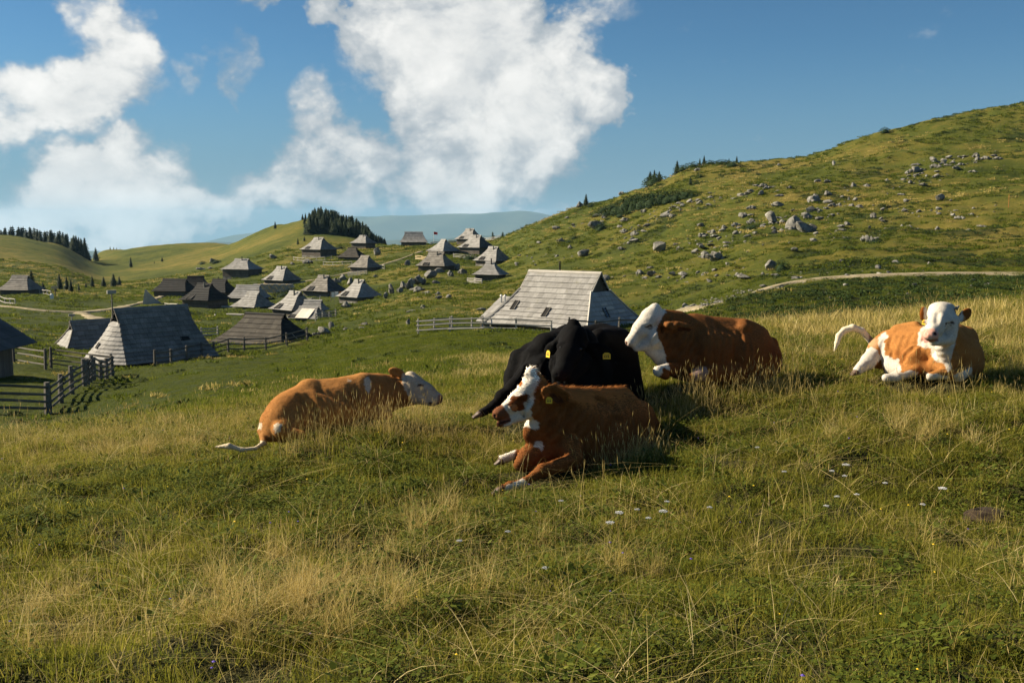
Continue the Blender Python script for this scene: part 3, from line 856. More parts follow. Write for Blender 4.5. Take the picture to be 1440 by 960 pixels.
# village huts farther off: (u, Y, rz deg, L, W, he, hr, r, hg, material, side material overrides, label, extra)
VH = [
 (30, 196, -8, 7.2, 6.0, .9, 4.0, 1.9, 3.5, 'shingle_mid', {}, 'grey hut alone at the far left edge below the bare hill', 'none'),
 (247, 212, -12, 8.6, 6.2, 1.2, 4.0, 3.0, 3.4, 'shingle_black', {}, 'long black hut behind the stone pile, leftmost of the black huts', 'none'),
 (276, 222, 5, 6.4, 5.2, 1.2, 4.0, 1.9, 3.4, 'shingle_black', {}, 'black hut touching the long black one on its right', 'none'),
 (310, 205, -20, 6.6, 5.4, 1.1, 4.0, 1.8, 3.4, 'shingle_black', {}, 'black hut with a green sapling growing before it', 'none'),
 (289, 172, -25, 7.0, 6.4, 1.5, 4.6, 1.7, 4.0, 'shingle_black', {}, 'nearest of the black huts, gabled porch and antenna on the front', 'porch'),
 (341, 262, -20, 9.4, 7.6, 1.9, 4.9, 2.3, 4.4, 'shingle', {}, 'pale roofed hut with dark walls below the bare slope', 'pipe'),
 (449, 292, -35, 9.2, 8.0, 1.7, 5.6, 2.1, 4.9, 'shingle', {'right': 'shingle_mid'}, 'pale hut with porch opening just below the wooded knoll', 'porch'),
 (397, 226, -35, 7.6, 6.6, .9, 4.3, 1.7, 3.8, 'shingle', {'right': 'shingle_mid'}, 'pale hut with planked terrace on its right', 'porch'),
 (350, 190, -10, 7.6, 5.6, .8, 3.5, 2.6, 3.1, 'shingle', {}, 'pale hut behind the log pile, its front eave almost straight', 'none'),
 (357, 168, -30, 6.0, 6.0, .3, 3.0, 1.4, 2.6, 'shingle', {'right': 'shingle_mid'}, 'low sagging pale hut standing alone in the meadow hollow', 'none'),
 (456, 192, -30, 7.4, 6.6, .9, 4.2, 1.4, 3.7, 'shingle_mid', {'right': 'shingle_dark', 'front': 'shingle_mid'}, 'dark grey hut with tall chimney among boulders', 'porch'),
 (416, 156, -42, 6.6, 6.4, .8, 3.9, 1.5, 3.3, 'shingle', {'right': 'shingle_mid'}, 'pale hut with stovepipe and a low annex on its right', 'porch'),
 (441, 151, -12, 4.2, 3.4, .9, 2.6, 1.5, 2.2, 'shingle', {}, 'low annex joined to the right side of the stovepipe hut', 'none'),
 (506, 171, -42, 6.2, 6.4, .7, 3.9, 1.3, 3.4, 'shingle', {'right': 'shingle'}, 'pale hut at the right edge of the hollow, stepped plank hip', 'porch'),
 (514, 236, -35, 6.8, 6.0, .9, 4.0, 1.4, 3.5, 'shingle_mid', {}, 'grey hut on a walled terrace beside a boulder', 'none'),
 (496, 268, -20, 7.6, 6.0, .7, 3.6, 1.4, 3.2, 'shingle_black', {'front': 'shingle_brown'}, 'blackish hut below the wooded knoll', 'none'),
 (511, 315, -30, 7.0, 6.2, 1.6, 4.3, 1.5, 3.9, 'shingle', {'right': 'shingle_mid'}, 'pale hut standing clear on the ridge right of the knoll wood', 'pipe'),
 (582, 322, 4, 9.4, 7.6, 1.2, 4.9, 3.2, 4.4, 'shingle', {}, 'long pale hut centred on the skyline ridge beside the flagpole', 'none'),
 (661, 306, -35, 7.6, 7.0, 1.4, 5.0, 1.7, 4.4, 'shingle', {'right': 'shingle_mid'}, 'pale hut on the skyline at the foot of the right slope', 'porch'),
 (624, 262, -45, 7.4, 7.0, .8, 4.2, 1.0, 3.7, 'shingle', {}, 'pale pyramid-roofed hut above the boulder ridge', 'none'),
 (614, 212, -25, 7.6, 6.2, 1.0, 4.2, 2.0, 3.6, 'shingle_mid', {'right': 'shingle_mid'}, 'grey hut directly above the big boulder outcrop', 'porch'),
 (670, 262, -38, 8.4, 7.4, 1.6, 5.2, 1.8, 4.6, 'shingle', {'right': 'shingle_dark'}, 'two-gabled pale hut with open dark porch', 'porch'),
 (694, 224, -40, 7.4, 6.8, .8, 4.3, 1.5, 3.8, 'shingle', {'right': 'shingle_mid'}, 'pale hut with two roof steps, second from the right of the village', 'porch'),
 (690, 188, -20, 5.8, 5.8, .9, 3.6, 1.0, 3.1, 'shingle', {'left': 'shingle'}, 'small round-roofed hut lowest at the right of the village', 'pipe'),
 (435, 139, -20, 5.8, 4.8, .3, 2.0, 1.6, 1.7, 'shingle', {'right': 'shingle_mid'}, 'low hut roof patched with a bright new plank panel', 'patch'),
]
HUTS = []
for (u, Y, rz, L, W, he, hr, r_, hg, mt, ov, lab, ex) in VH:
    hr = he + (hr - he) * .88; hg = he + (hg - he) * .88; L *= .94; W *= .94; r_ *= .9
    p = on_ground(u, Y)
    def _x(root, fc, Z, tg, ex=ex, L=L, W=W, he=he, hr=hr):
        if ex in ('porch',):
            dormer_cut(root, fc['front'], -L * .16, .04, L * .17, 1.3 if W > 6 else 1.0)
            pipe(root, L * .06, -W * .08, hr - 1.0, hr + .25, .14, 'stone', False)
        if ex == 'pipe':
            pipe(root, .3, -.4, hr - .8, hr + .5, .12, 'dark')
        if ex == 'patch':
            pt, lo, hi, tm = fc['front']
            for k in range(5):
                q_ = board_pts(pt, lo, hi, -.9 + k * .42, -.9 + (k + 1) * .42 - .01, .0, .98, .03, np.array([0, 0, 0.]), .16)
                MB().hexa(q_).build('plank', M['white_plank'], root)
            dormer_cut(root, fc['front'], -1.6, .05, .9, .8)
    if ex == 'patch': M['white_plank'] = wood_mat('bright_plank', (.55, .48, .38), (.70, .64, .54), (.82, .77, .68))
    HUTS.append(make_hut('herder_hut', (p[0], p[1], p[2] + .0), R(rz), L, W, he, hr, r_, hg, mt, lab, 'shingled herders huts', courses=7, board=.6, mats=ov, extras=_x, th=.05,
             bulge=(.5, .5) if 'round-roofed' in lab else (0, 0)))

# shed at the left frame edge
def edge_shed():
    p = on_ground(-46, 58)
    root = empty('plank_shed', (p[0], p[1], p[2]), R(0), 'grey plank shed cut by the left edge of the photo, brown door', 'shed')
    for k in range(14):
        x0 = -2.0 + k * .27
        MB().box((x0 + .13, -2.0, .95), (.255, .05, 2.2)).build('wall_board', M['grey_wood'], root)
    for k in range(14):
        MB().box((1.8, -1.95 + k * .27 + .13, .95), (.05, .255, 2.2)).build('wall_board', M['grey_wood'], root)
    MB().box((-.1, .0, .9), (3.6, 3.6, 2.0)).build('core_wall', M['log'], root)
    MB().box((1.0, -2.06, .85), (.8, .07, 1.75)).build('door', M['brown_wood'], root)
    for side in (-1, 1):
        for c in range(4):
            for k in range(6):
                x0, x1 = (0 + c * .72) , (0 + (c + 1) * .72 + .12)
                y0, y1 = -2.6 + k * .87, -2.6 + (k + 1) * .87 - .02
                z = lambda x: 3.75 - x * .66
                MB().hexa([(side * x0, y0, z(x0) + .0), (side * x1, y0, z(x1) + .03), (side * x1, y1, z(x1) + .03), (side * x0, y1, z(x0)),
                           (side * x0, y0, z(x0) + .05), (side * x1, y0, z(x1) + .09), (side * x1, y1, z(x1) + .09), (side * x0, y1, z(x0) + .05)]).build('roof_sheet', M['shingle_dark'], root)
    MB().hexa([(-1.85, -1.97, 2.0), (1.85, -1.97, 2.0), (1.85, -1.93, 2.0), (-1.85, -1.93, 2.0), (-.05, -1.97, 3.65), (.05, -1.97, 3.65), (.05, -1.93, 3.65), (-.05, -1.93, 3.65)]).build('gable', M['log'], root)
    MB().box((2.3, -2.1, -.0), (1.6, 1.2, .14)).build('doorstep', M['pale_wood'], root)
edge_shed()

# ------------------------------------------------------------------ fences
def fence(name, pts, label, mat, hgt=1.15, rails=3, post_r=.09, rail_r=.055, step=2.4, group=None, cat='fence', ext=0.12, flat=0.55, top=1.0):
    """pts: world xy polyline; a post at each vertex and every step metres between"""
    P = np.array([(a[0], a[1]) for a in pts])
    seg = np.hypot(*np.diff(P, axis=0).T); t = np.concatenate([[0], np.cumsum(seg)])
    n = max(1, round(t[-1] / step)); tq = np.linspace(0, t[-1], n + 1)
    Q = np.stack([np.interp(tq, t, P[:, 0]), np.interp(tq, t, P[:, 1])], 1)
    base = np.array([Q[0][0], Q[0][1], gz(*Q[0])])
    root = empty(name, base, 0, label, cat, group)
    G = [np.array([q[0], q[1], gz(*q)]) - base for q in Q]
    for g in G:
        h = hgt * random.uniform(.98, 1.12)
        tx, ty = random.uniform(-.04, .04), random.uniform(-.04, .04)
        MB().tube([g + (0, 0, -.25), g + (tx * .5, ty * .5, h * .5), g + (tx, ty, h)], [post_r, post_r * .95, post_r * .8], 6).build('post', mat, root)
    for i in range(n):
        d = G[i + 1] - G[i]; dl = d / np.linalg.norm(d)
        side = np.array([dl[1], -dl[0], 0]) * (post_r + rail_r * .6)
        for k in range(rails):
            z = hgt * (0.22 + (top - .30) * k / max(1, rails - 1)) + random.uniform(-.03, .03)
            a, b = G[i] - dl * ext + (0, 0, z), G[i + 1] + dl * ext + (0, 0, z + random.uniform(-.04, .04))
            sgn = 1 if i % 2 else .8
            mid = (a + b) / 2 + (0, 0, random.uniform(-.05, .03))
            MB().tube([a + side * sgn, mid + side * sgn, b + side * sgn], [rail_r, rail_r * .9, rail_r * .8], 5, flat=flat).build('rail', mat, root)
    return root
def gp_(u, Y):
    q = ground_at(u, Y); return (q[0], q[1])
fence('rail_fence', [gp_(-30, 43), gp_(67, 43.5)], 'near rail fence running from the left edge to the tall dark corner post', M['grey_wood'], 1.35, 4, .15, .075, 3.2, 'rail fences by the sheds')
fence('rail_fence', [gp_(69, 43.8), gp_(98, 50), gp_(119, 54)], 'curved rail fence climbing from the dark corner post to the gate', M['grey_wood'], 1.35, 4, .13, .075, 3.2, 'rail fences by the sheds')
fence('rail_gate', [gp_(123, 54.6), gp_(130, 56.5)], 'narrow gate of close set upright posts in the left fence', M['grey_wood'], 1.3, 4, .14, .06, 1.1, cat='gate')
fence('rail_fence', [gp_(132, 57), gp_(146, 60.5), gp_(158, 64)], 'rail fence from the gate up to its far corner post', M['grey_wood'], 1.35, 4, .13, .075, 2.4, 'rail fences by the sheds')
fence('rail_fence', [gp_(157, 64.5), gp_(120, 65), gp_(72, 66)], 'pale topped rail fence crossing before the round-ended hut', M['grey_wood'], 1.3, 4, .10, .055, 3.4, 'rail fences by the sheds')
fence('rail_fence', [gp_(64, 65), gp_(20, 68)], 'rail fence between the plank shed and the meadow', M['grey_wood'], 1.3, 3, .10, .055, 3.2, 'rail fences by the sheds')
fence('rail_fence', [gp_(218, 71), gp_(254, 75), gp_(280, 78), gp_(308, 82), (gp_(345, 86)), gp_(432, 92)], 'long dark rail fence along the foot of the huts on the left', M['grey_wood'], 1.15, 3, .11, .065, 2.6, 'rail fences by the sheds')
fence('rail_fence', [gp_(588, 73), gp_(640, 72), gp_(700, 71), gp_(775, 70)], 'pale rail fence in front of the largest pale hut', M['pale_wood'], 1.0, 3, .08, .06, 2.4, 'pale fences')
fence('rail_fence', [gp_(588, 73), gp_(622, 76), gp_(690, 80)], 'second pale rail fence running behind the first towards the lean-to', M['pale_wood'], 1.0, 3, .08, .05, 2.2, 'pale fences')
fence('rail_fence', [gp_(800, 69), gp_(850, 70), gp_(900, 72)], 'rail fence right of the black cow below the shaded roof', M['grey_wood'], 1.0, 2, .09, .06, 2.1, 'pale fences')
FF = [([(0, 165), (22, 158)], 'short pale plank fence by the far left hut', 'pale_wood', 2), ([(56, 196), (72, 190)], 'little fence behind the far left hut', 'pale_wood', 2),
      ([(163 + 70, 168), (250, 163)], 'pale fence beside the orange bench', 'pale_wood', 3), ([(284, 108), (306, 108)], 'pale rails right of the round-ended hut', 'pale_wood', 3),
      ([(372, 222), (408, 214)], 'new yellow plank fence on the terrace', 'new_wood', 3), ([(413, 286), (428, 280), (460, 276), (466, 278)], 'pale fence around the hut below the knoll', 'pale_wood', 2),
      ([(402, 178), (445, 174), (450, 176)], 'low green-grey rails before the dark grey hut', 'pale_wood', 2), ([(455, 258), (495, 252)], 'thin rail fence on the meadow below the blackish hut', 'pale_wood', 2),
      ([(490, 228), (516, 226)], 'planked terrace wall before the grey hut', 'pale_wood', 4), ([(606, 318), (645, 316)], 'pale fence on the skyline ridge beside the flagpole', 'pale_wood', 4),
      ([(680, 312), (704, 305)], 'pale fence at the foot of the right slope', 'pale_wood', 3), ([(585, 245), (602, 240)], 'orange-brown planks beside the pyramid-roofed hut', 'new_wood', 3),
      ([(638, 248), (670, 244)], 'pale rail fence below the two-gabled hut', 'pale_wood', 3), ([(658, 178), (678, 173)], 'pale rails left of the small round-roofed hut', 'pale_wood', 3),
      ([(444, 132), (472, 140)], 'low fence right of the patched hut', 'pale_wood', 3), ([(530, 240), (541, 232)], 'short fence running right from the walled terrace', 'pale_wood', 2)]
for pts, lab, mt, nr in FF:
    fence('paddock_fence', [gp_(*a) for a in pts], lab, M[mt], 1.0, nr, .10, .075, 3.0, 'far fences in the village')

# small things among the huts
def small_things():
    p = on_ground(78, 178); r = empty('trail_sign', p, 0, 'little signboard on a dark post in the left meadow', 'sign')
    MB().tube([(0, 0, -.2), (0, 0, 2.0)], .09, 6).build('post', M['log'], r); MB().box((0, -.1, 1.9), (1.3, .06, .5)).build('board', M['new_wood'], r)
    p = on_ground(73, 176); MBo = MB().box((0, 0, .4), (.5, .4, .9)).tube([(0, 0, .8), (0, 0, 1.0)], [.3, .1], 6).build('water_trough', M['white']); MBo.location = p; tag(MBo, 'small white drinking post next to the signboard', 'post')
    p = on_ground(247, 160); r = empty('garden_bench', p, R(-5), 'orange brown bench and table by the pale fence behind the round-ended hut', 'bench')
    MB().box((0, 0, .75), (2.0, .8, .08)).build('tabletop', M['orange'], r)
    MB().box((0, -.55, .45), (2.0, .3, .06)).build('seat', M['orange'], r); MB().box((0, .55, .45), (2.0, .3, .06)).build('seat', M['orange'], r)
    for sx_ in (-.8, .8): MB().box((sx_, 0, .36), (.1, 1.2, .7)).build('leg', M['orange'], r)
    p = on_ground(212, 182); r = empty('plank_hutch', p, R(20), 'tiny pointed shelter with a bright front standing by the track', 'shelter')
    MB().hexa([(-1.4, -1.2, 0), (1.4, -1.2, 0), (1.4, -1.1, 0), (-1.4, -1.1, 0), (-.9, -1.2, 2.7), (-.7, -1.2, 2.7), (-.7, -1.1, 2.7), (-.9, -1.1, 2.7)]).build('front_board', M['pale_wood'], r)
    MB().hexa([(-1.0, -1.1, 0), (1.5, -1.1, 0), (1.8, 1.8, 0), (-1.0, 1.8, 0), (-.9, -1.1, 2.6), (-.7, -1.1, 2.6), (-.5, 1.4, 2.0), (-.7, 1.4, 2.0)]).build('roof', M['shingle_mid'], r)
    p = on_ground(610, 318); r = empty('flagpole', p, 0, 'thin flagpole with a small red flag on the skyline ridge', 'flagpole')
    MB().tube([(0, 0, 0), (0, 0, 4.2)], .05, 6).build('pole', M['white'], r)
    fl = MB(); 
    for k in range(5): fl.hexa([(k * .25, .08 * math.sin(k), 3.3 - k * .04), ((k + 1) * .25, .08 * math.sin(k + 1), 3.3 - (k + 1) * .04), ((k + 1) * .25, .03 + .08 * math.sin(k + 1), 3.3 - (k + 1) * .04), (k * .25, .03 + .08 * math.sin(k), 3.3 - k * .04),
                                (k * .25, .08 * math.sin(k), 4.1 - k * .04), ((k + 1) * .25, .08 * math.sin(k + 1), 4.1 - (k + 1) * .04), ((k + 1) * .25, .03 + .08 * math.sin(k + 1), 4.1 - (k + 1) * .04), (k * .25, .03 + .08 * math.sin(k), 4.1 - k * .04)])
    fl.build('flag', M['red'], r)
    q = ray_ground(1418, 294, 60); p = (q[0], q[1], gz(*q))
    o = MB().tube([(0, 0, -.2), (0, 0, 2.0)], .03, 6).build('marker_pole', M['orange']); o.location = p; tag(o, 'thin orange marker pole high on the right slope', 'pole')
    # planks and logs lying about
    for u, Y, rz, ln, lab in ((303, 150, 1.9, 4.5, 'pale pole lying in the grass left of the sagging hut'), (287, 108, .3, 2.6, 'pale planks leaning at the right of the round-ended hut'), (331, 152, 2.8, 3.2, 'short pale log lying below the sagging hut'), (322, 170, 2.6, 3.5, 'stack of pale boards beside the nearest black hut')):
        p = on_ground(u, Y, .15); o = MB().tube([(-ln / 2, 0, 0), (0, .1, .05), (ln / 2, 0, 0)], [.16, .14, .12], 6).tube([(-ln / 2.3, .3, 0), (ln / 2.6, .34, 0)], .12, 6).build('felled_pole', M['pale_wood']); o.location = p; o.rotation_euler = (0, 0, rz); tag(o, lab, 'log')
    # the log pile: round ends
    p = on_ground(386, 203); r = empty('log_pile', p, R(-12), 'stack of split firewood under the new yellow planks', 'woodpile')
    for k in range(17):
        for j in range(5):
            MB().tube([(-4.2 + k * .5 + .25 * (j % 2), -.7, .22 + j * .36), (-4.2 + k * .5 + .25 * (j % 2), .5, .22 + j * .36)], .21 + random.uniform(-.03, .02), 7).build('log', M['pale_wood'] if (k + j) % 3 else M['new_wood'], r)
    for k, (uu, YY) in enumerate(((471, 176), (476, 177))):
        p = on_ground(uu, YY); r = empty('wash_line', p, R(10), ('left' if k == 0 else 'right') + ' of two small washing frames with pale cloths by the stepped-hip hut', 'washing')
        MB().tube([(-.7, 0, 0), (-.7, 0, 1.7)], .05, 5).build('post', M['grey_wood'], r); MB().tube([(.7, 0, 0), (.7, 0, 1.7)], .05, 5).build('post', M['grey_wood'], r)
        MB().box((-.3, 0, 1.15), (.55, .03, .9)).build('cloth', M['white'], r); MB().box((.35, 0, 1.2), (.5, .03, .8)).build('cloth', M['orange'] if k else M['white'], r)
small_things()
# ------------------------------------------------------------------ rocks
def ico_np(sub):
    import bmesh
    bm = bmesh.new(); bmesh.ops.create_icosphere(bm, subdivisions=sub, radius=1)
    V = np.array([v.co[:] for v in bm.verts]); Fc = np.array([[v.index for v in f.verts] for f in bm.faces]); bm.free()
    return V, Fc
ICO = ico_np(4); ICO3 = ico_np(3); ICO2 = ico_np(2)
def rock_shape(seed, V, sx=1, sy=1, sz=.8):
    n = fbm3(V * 1.3 + seed * 7.1, 2, 61)
    n2 = fbm3(V * 3.4 + seed * 3.3, 3, 62)
    n3 = fbm3(V * 8.0 + seed * 1.7, 3, 63)
    rr = 1 + 0.34 * n + 0.42 * (np.abs(n2) - .2) + 0.16 * n3
    P = V * rr[:, None]
    # cleft planes: chop with a few random facets
    rg = np.random.default_rng(int(seed * 13) + 5)
    for _ in range(20):
        d = rg.normal(size=3); d /= np.linalg.norm(d); c = rg.uniform(.36, .8)
        k = np.maximum(P @ d - c, 0); P = P - np.outer(k * .92, d)
    # bedding cracks
    t_ = P @ np.array([.25, .15, 1.0]) * 7 + seed + 1.2 * fbm3(V * 2.5 + seed, 2, 64)
    P = P * (1 - .10 * np.exp(-((t_ % 1) - .5) ** 2 / .006))[:, None]
    P = P * (1 + .05 * fbm3(V * 11 + seed, 2, 65))[:, None]
    P *= np.array([sx, sy, sz])
    return P
ROCKV = [mesh_np('rock_mesh', rock_shape(s + 1, ICO[0] if s < 7 else ICO3[0], *([(1, .8, .8), (.95, .8, .9), (1.15, .7, .6)][s % 3])), ICO[1] if s < 7 else ICO3[1], False) for s in range(12)]
def merged(lst):
    V_, F_, o_ = [], [], 0
    for v_, f_ in lst: V_.append(v_); F_.append(f_ + o_); o_ += len(v_)
    return np.concatenate(V_), np.concatenate(F_)
def craggy(seed):
    rr = np.random.default_rng(seed + 900); L_ = []
    for k in range(6):
        sc_ = (.78, .55, .5, .42, .38, .3)[k]; v_ = rock_shape(seed * 3 + k + 1, ICO3[0], 1, .85, rr.uniform(.6, 1.0)) * sc_
        a_ = rr.uniform(0, 6.28); rd = 0 if k == 0 else (1.05 - sc_) * rr.uniform(.7, 1.05)
        L_.append((v_ + np.array([math.cos(a_) * rd * 1.1, math.sin(a_) * rd * .8, -.25 + .3 * sc_]), ICO3[1]))
    return mesh_np('rock_mesh', *merged(L_), False)
CRAG = [craggy(s) for s in range(8)]
for me in CRAG: me.materials.append(M['stone'])
for me in ROCKV: me.materials.append(M['stone'])
def rock(u, v, w_px, h_px, label, group='limestone boulders', ymin=60, name='boulder', seed=None, xy=None):
    q = ray_ground(u, v, ymin) if xy is None else np.array(xy)
    if q is None: return
    k = q[1] / F
    me = random.choice(CRAG) if (w_px > 6 and 'rounded' not in label and 'isolated' not in label and random.random() < .75) else random.choice(ROCKV)
    o = add_obj(name, me)
    wm, hm = w_px * k * (1.22 if w_px > 8 else 1.05), h_px * k * (1.25 if w_px > 8 else 1.0)
    o.location = (q[0], q[1], gz(*q) + hm * .26)
    o.scale = (wm * .55, wm * .5, hm * .74)
    o.rotation_euler = (random.uniform(-.2, .2), random.uniform(-.2, .2), random.uniform(0, 6.28))
    return tag(o, label, 'rock', group)
BR = [  # u, v of the foot, width, height in photo pixels, label
 (927, 357, 22, 20, 'large rounded pale boulder standing alone mid slope above the largest pale hut'),
 (789, 344, 10, 11, 'small squarish boulder on the lower slope left of the dwarf pines'),
 (837, 325, 24, 14, 'dark mossy rock block just below the dwarf pine thicket'),
 (846, 315, 10, 9, 'knob of rock on top of the mossy block below the dwarf pines'),
 (820, 361, 18, 13, 'pointed rock in the turf between the mossy block and the largest hut roof'),
 (873, 276, 12, 10, 'rock knob on the skyline right of the lone skyline spruce'),
 (854, 394, 20, 11, 'low brownish rock just right of the largest hut ridge'),
 (900, 386, 14, 9, 'left rock of the row above the white-faced cow'), (916, 386, 16, 9, 'middle rock of the row above the white-faced cow'),
 (945, 388, 12, 8, 'small grey rock right of the row above the white-faced cow'), (962, 387, 16, 9, 'flat pale rock farther right in the turf above the white-faced cow'),
 (1008, 366, 26, 16, 'pale pointed outcrop amid turf left of the bushy boulder'), (978, 353, 13, 8, 'flat stone in the turf right of the lone rounded boulder'),
 (990, 333, 16, 11, 'tilted slab at the lower end of the rock band'), (1003, 326, 14, 10, 'upper slab beside the tilted one on the rock band'),
 (1017, 318, 12, 9, 'small block in the middle of the rock band'), (1036, 316, 15, 12, 'block of the rock band right under the dry gully'),
 (1044, 306, 17, 13, 'higher block with a dark foot on the rock band'), (1057, 297, 12, 10, 'top rock of the rock band'), (1056, 312, 14, 12, 'squat rock at the right end of the rock band'),
 (1085, 312, 20, 18, 'left block of the biggest outcrop'), (1116, 318, 25, 24, 'tall left half of the biggest outcrop on the right slope'), (1131, 322, 30, 20, 'broad bright front block of the biggest outcrop'),
 (1134, 306, 12, 14, 'upright knob at the top of the biggest outcrop'), (1143, 319, 16, 15, 'right shoulder block of the biggest outcrop'), (1089, 324, 10, 9, 'small boulder at the lower left foot of the biggest outcrop'),
 (1100, 320, 13, 11, 'boulder between the left block and the tall half of the biggest outcrop'), (1095, 292, 16, 10, 'leaning rock above the left block of the biggest outcrop'),
 (1147, 325, 8, 7, 'little stone at the right foot of the biggest outcrop'),
 (1142, 283, 26, 14, 'long ridge block of the upper outcrop'), (1162, 277, 14, 9, 'right cap block of the upper outcrop'), (1140, 296, 15, 14, 'lower left block of the upper outcrop'),
 (1150, 295, 12, 10, 'bright round block low in the upper outcrop'), (1172, 289, 12, 8, 'block right of the upper outcrop in the turf'), (1180, 287, 9, 7, 'small pale neighbour right of the upper outcrop'),
 (1196, 288, 11, 7, 'left of two flat stones in the golden turf'), (1207, 290, 9, 6, 'right of two flat stones in the golden turf'),
 (1227, 305, 11, 13, 'upright pale boulder alone on the green shelf'), (1238, 310, 9, 6, 'low stone at the foot of the upright pale boulder'),
 (1220, 341, 17, 15, 'round boulder casting a shadow into a dark hollow'), (1223, 324, 7, 6, 'small stone above the round boulder in the dark hollow'),
 (1322, 283, 21, 14, 'isolated big grey boulder on the golden shelf at the far right'), (1337, 283, 8, 5, 'tiny stone right beside the isolated grey boulder'),
 (1083, 376, 22, 20, 'bushy boulder low on the slope, dark shrub on its right'), (1046, 393, 24, 9, 'low rubble block just above the stony track'), (1120, 392, 20, 8, 'flat rock at the bend of the stony track'),
 (1287, 241, 18, 13, 'left block of the high rock field'), (1312, 227, 15, 10, 'topmost bright block of the high rock field'), (1316, 236, 14, 9, 'block in the middle of the high rock field'),
 (1327, 231, 10, 8, 'small right block of the high rock field'), (1373, 220, 10, 10, 'left of the two rocks high at the far right'), (1387, 224, 11, 9, 'right of the two rocks high at the far right'),
 (1152, 260, 12, 8, 'left rock of the short row on the upper slope'), (1164, 259, 12, 8, 'right rock of the short row on the upper slope'),
 (1200, 264, 14, 7, 'left flat rock of the pair under the high rock field'), (1219, 262, 14, 7, 'right flat rock of the pair under the high rock field'),
 (1247, 256, 8, 6, 'single pale stone between the flat pair and the high rock field'), (1270, 254, 8, 5, 'low stone below the high rock field'),
 (1172, 236, 8, 8, 'little upright rock above the short row'), (1160, 209, 10, 7, 'pale rock on the skyline right of the small skyline bush'), (1096, 232, 12, 7, 'pale rock breaking the skyline above the upper slope'),
 (1044, 277, 16, 8, 'left rock of the cluster under the skyline spruces'), (1056, 275, 15, 9, 'middle rock of the cluster under the skyline spruces'), (1070, 279, 13, 7, 'right rock of the cluster under the skyline spruces'),
 (980, 243, 9, 7, 'small pale stone just under the skyline grove'), (905, 300, 12, 9, 'pale rock at the foot of the dwarf pines'), (935, 306, 16, 10, 'pale stepped rock right below the dwarf pines'),
 (985, 287, 12, 8, 'rock at the right end of the dwarf pine thicket'), (1362, 322, 10, 6, 'low dark stone alone in the right turf'), (1318, 316, 9, 6, 'small stone below the isolated grey boulder'),
 (815, 293, 14, 9, 'stony lump under the lone skyline spruce'), (880, 312, 14, 8, 'low bright ledge left of the stepped rock'),
]
for b in BR:
    kk_ = 1.06 if 'biggest outcrop' in b[4] or 'upper outcrop' in b[4] else 1.0
    rock(b[0], b[1], b[2] * kk_, b[3] * kk_, b[4])
VR = [(542, 417, 12, 13, 'leftmost dark boulder of the village outcrop'), (551, 411, 12, 19, 'tall pointed boulder second from left in the village outcrop'), (562, 411, 11, 12, 'small boulder third from left in the village outcrop'),
 (567, 405, 13, 15, 'rounded boulder in the middle of the village outcrop'), (577, 405, 15, 24, 'tall upright slab of the village outcrop'), (590, 400, 24, 22, 'broad pale face of the village outcrop'),
 (605, 390, 26, 16, 'upper right block of the village outcrop below the grey hut'), (617, 384, 14, 10, 'highest small block of the village outcrop'), (587, 409, 28, 10, 'long flat slab lying before the village outcrop'),
 (611, 399, 14, 7, 'flat stone right of the village outcrop'), (634, 388, 9, 11, 'dark pointed stone alone right of the village outcrop'), (652, 386, 13, 13, 'crumbly pale outcrop left of the small round-roofed hut'), (643, 380, 9, 12, 'narrow rock next to the crumbly outcrop'),
 (493, 399, 13, 14, 'round boulder right of the dark grey hut'), (473, 397, 12, 13, 'boulder touching the dark grey hut chimney side'), (483, 393, 12, 9, 'small rock between the two boulders by the dark grey hut'),
 (433, 371, 20, 8, 'long flat rock in the upper meadow left of the walled terrace'), (411, 373, 9, 6, 'small dark rock in the upper meadow'), (531, 360, 14, 18, 'pale cliff rock on the hump in the middle of the village'), (573, 372, 13, 9, 'rock beside the pale track above the outcrop'),
 (528, 389, 9, 8, 'rock at the right foot of the terrace wall'), (434, 427, 9, 7, 'dark stone at the left side of the dark grey hut'), (401, 396, 8, 6, 'small stone above the yellow plank fence'),
 (486, 432, 14, 10, 'boulder low left of the stepped-hip hut'), (321, 391, 16, 12, 'left dark rock on the stony bank above the black huts'), (334, 389, 14, 9, 'right dark rock on the stony bank above the black huts'),
 (318, 381, 12, 6, 'flat pale rock at the top of the stony bank'), (283, 379, 13, 6, 'pale stone above the black huts'), (296, 377, 10, 5, 'second pale stone above the black huts'), (382, 364, 11, 9, 'dark knob of rock right of the dark-walled hut'),
 (299, 371, 12, 8, 'bushy rock left of the dark-walled hut'), (247, 408, 16, 7, 'stone heap before the long black hut'), (262, 406, 12, 6, 'small stones right of the heap before the long black hut'),
 (455, 468, 20, 14, 'big white stone heap right of the dark hut'), (466, 462, 14, 12, 'upper stones of the white heap right of the dark hut'), (445, 469, 12, 8, 'brown stones left of the white heap'),
 (507, 463, 13, 7, 'low rock in the golden slope below the hollow'), (513, 456, 16, 8, 'dark jagged rock above the low one on the golden slope'), (486, 462, 9, 7, 'small rock on the golden slope near the white heap'),
 (577, 440, 16, 6, 'flat dark rock on the long slope below the outcrop'), (594, 434, 12, 6, 'smaller dark rock above the flat one on the long slope'), (574, 455, 9, 9, 'mossy stump-like rock at the left end of the pale rail fence'),
 (679, 437, 14, 5, 'dark flat rock above the pale rail fence'), (615, 447, 9, 4, 'flat stone above the left end of the pale rail fence')]
for b in VR: rock(*b, group='boulders among the huts', ymin=80)
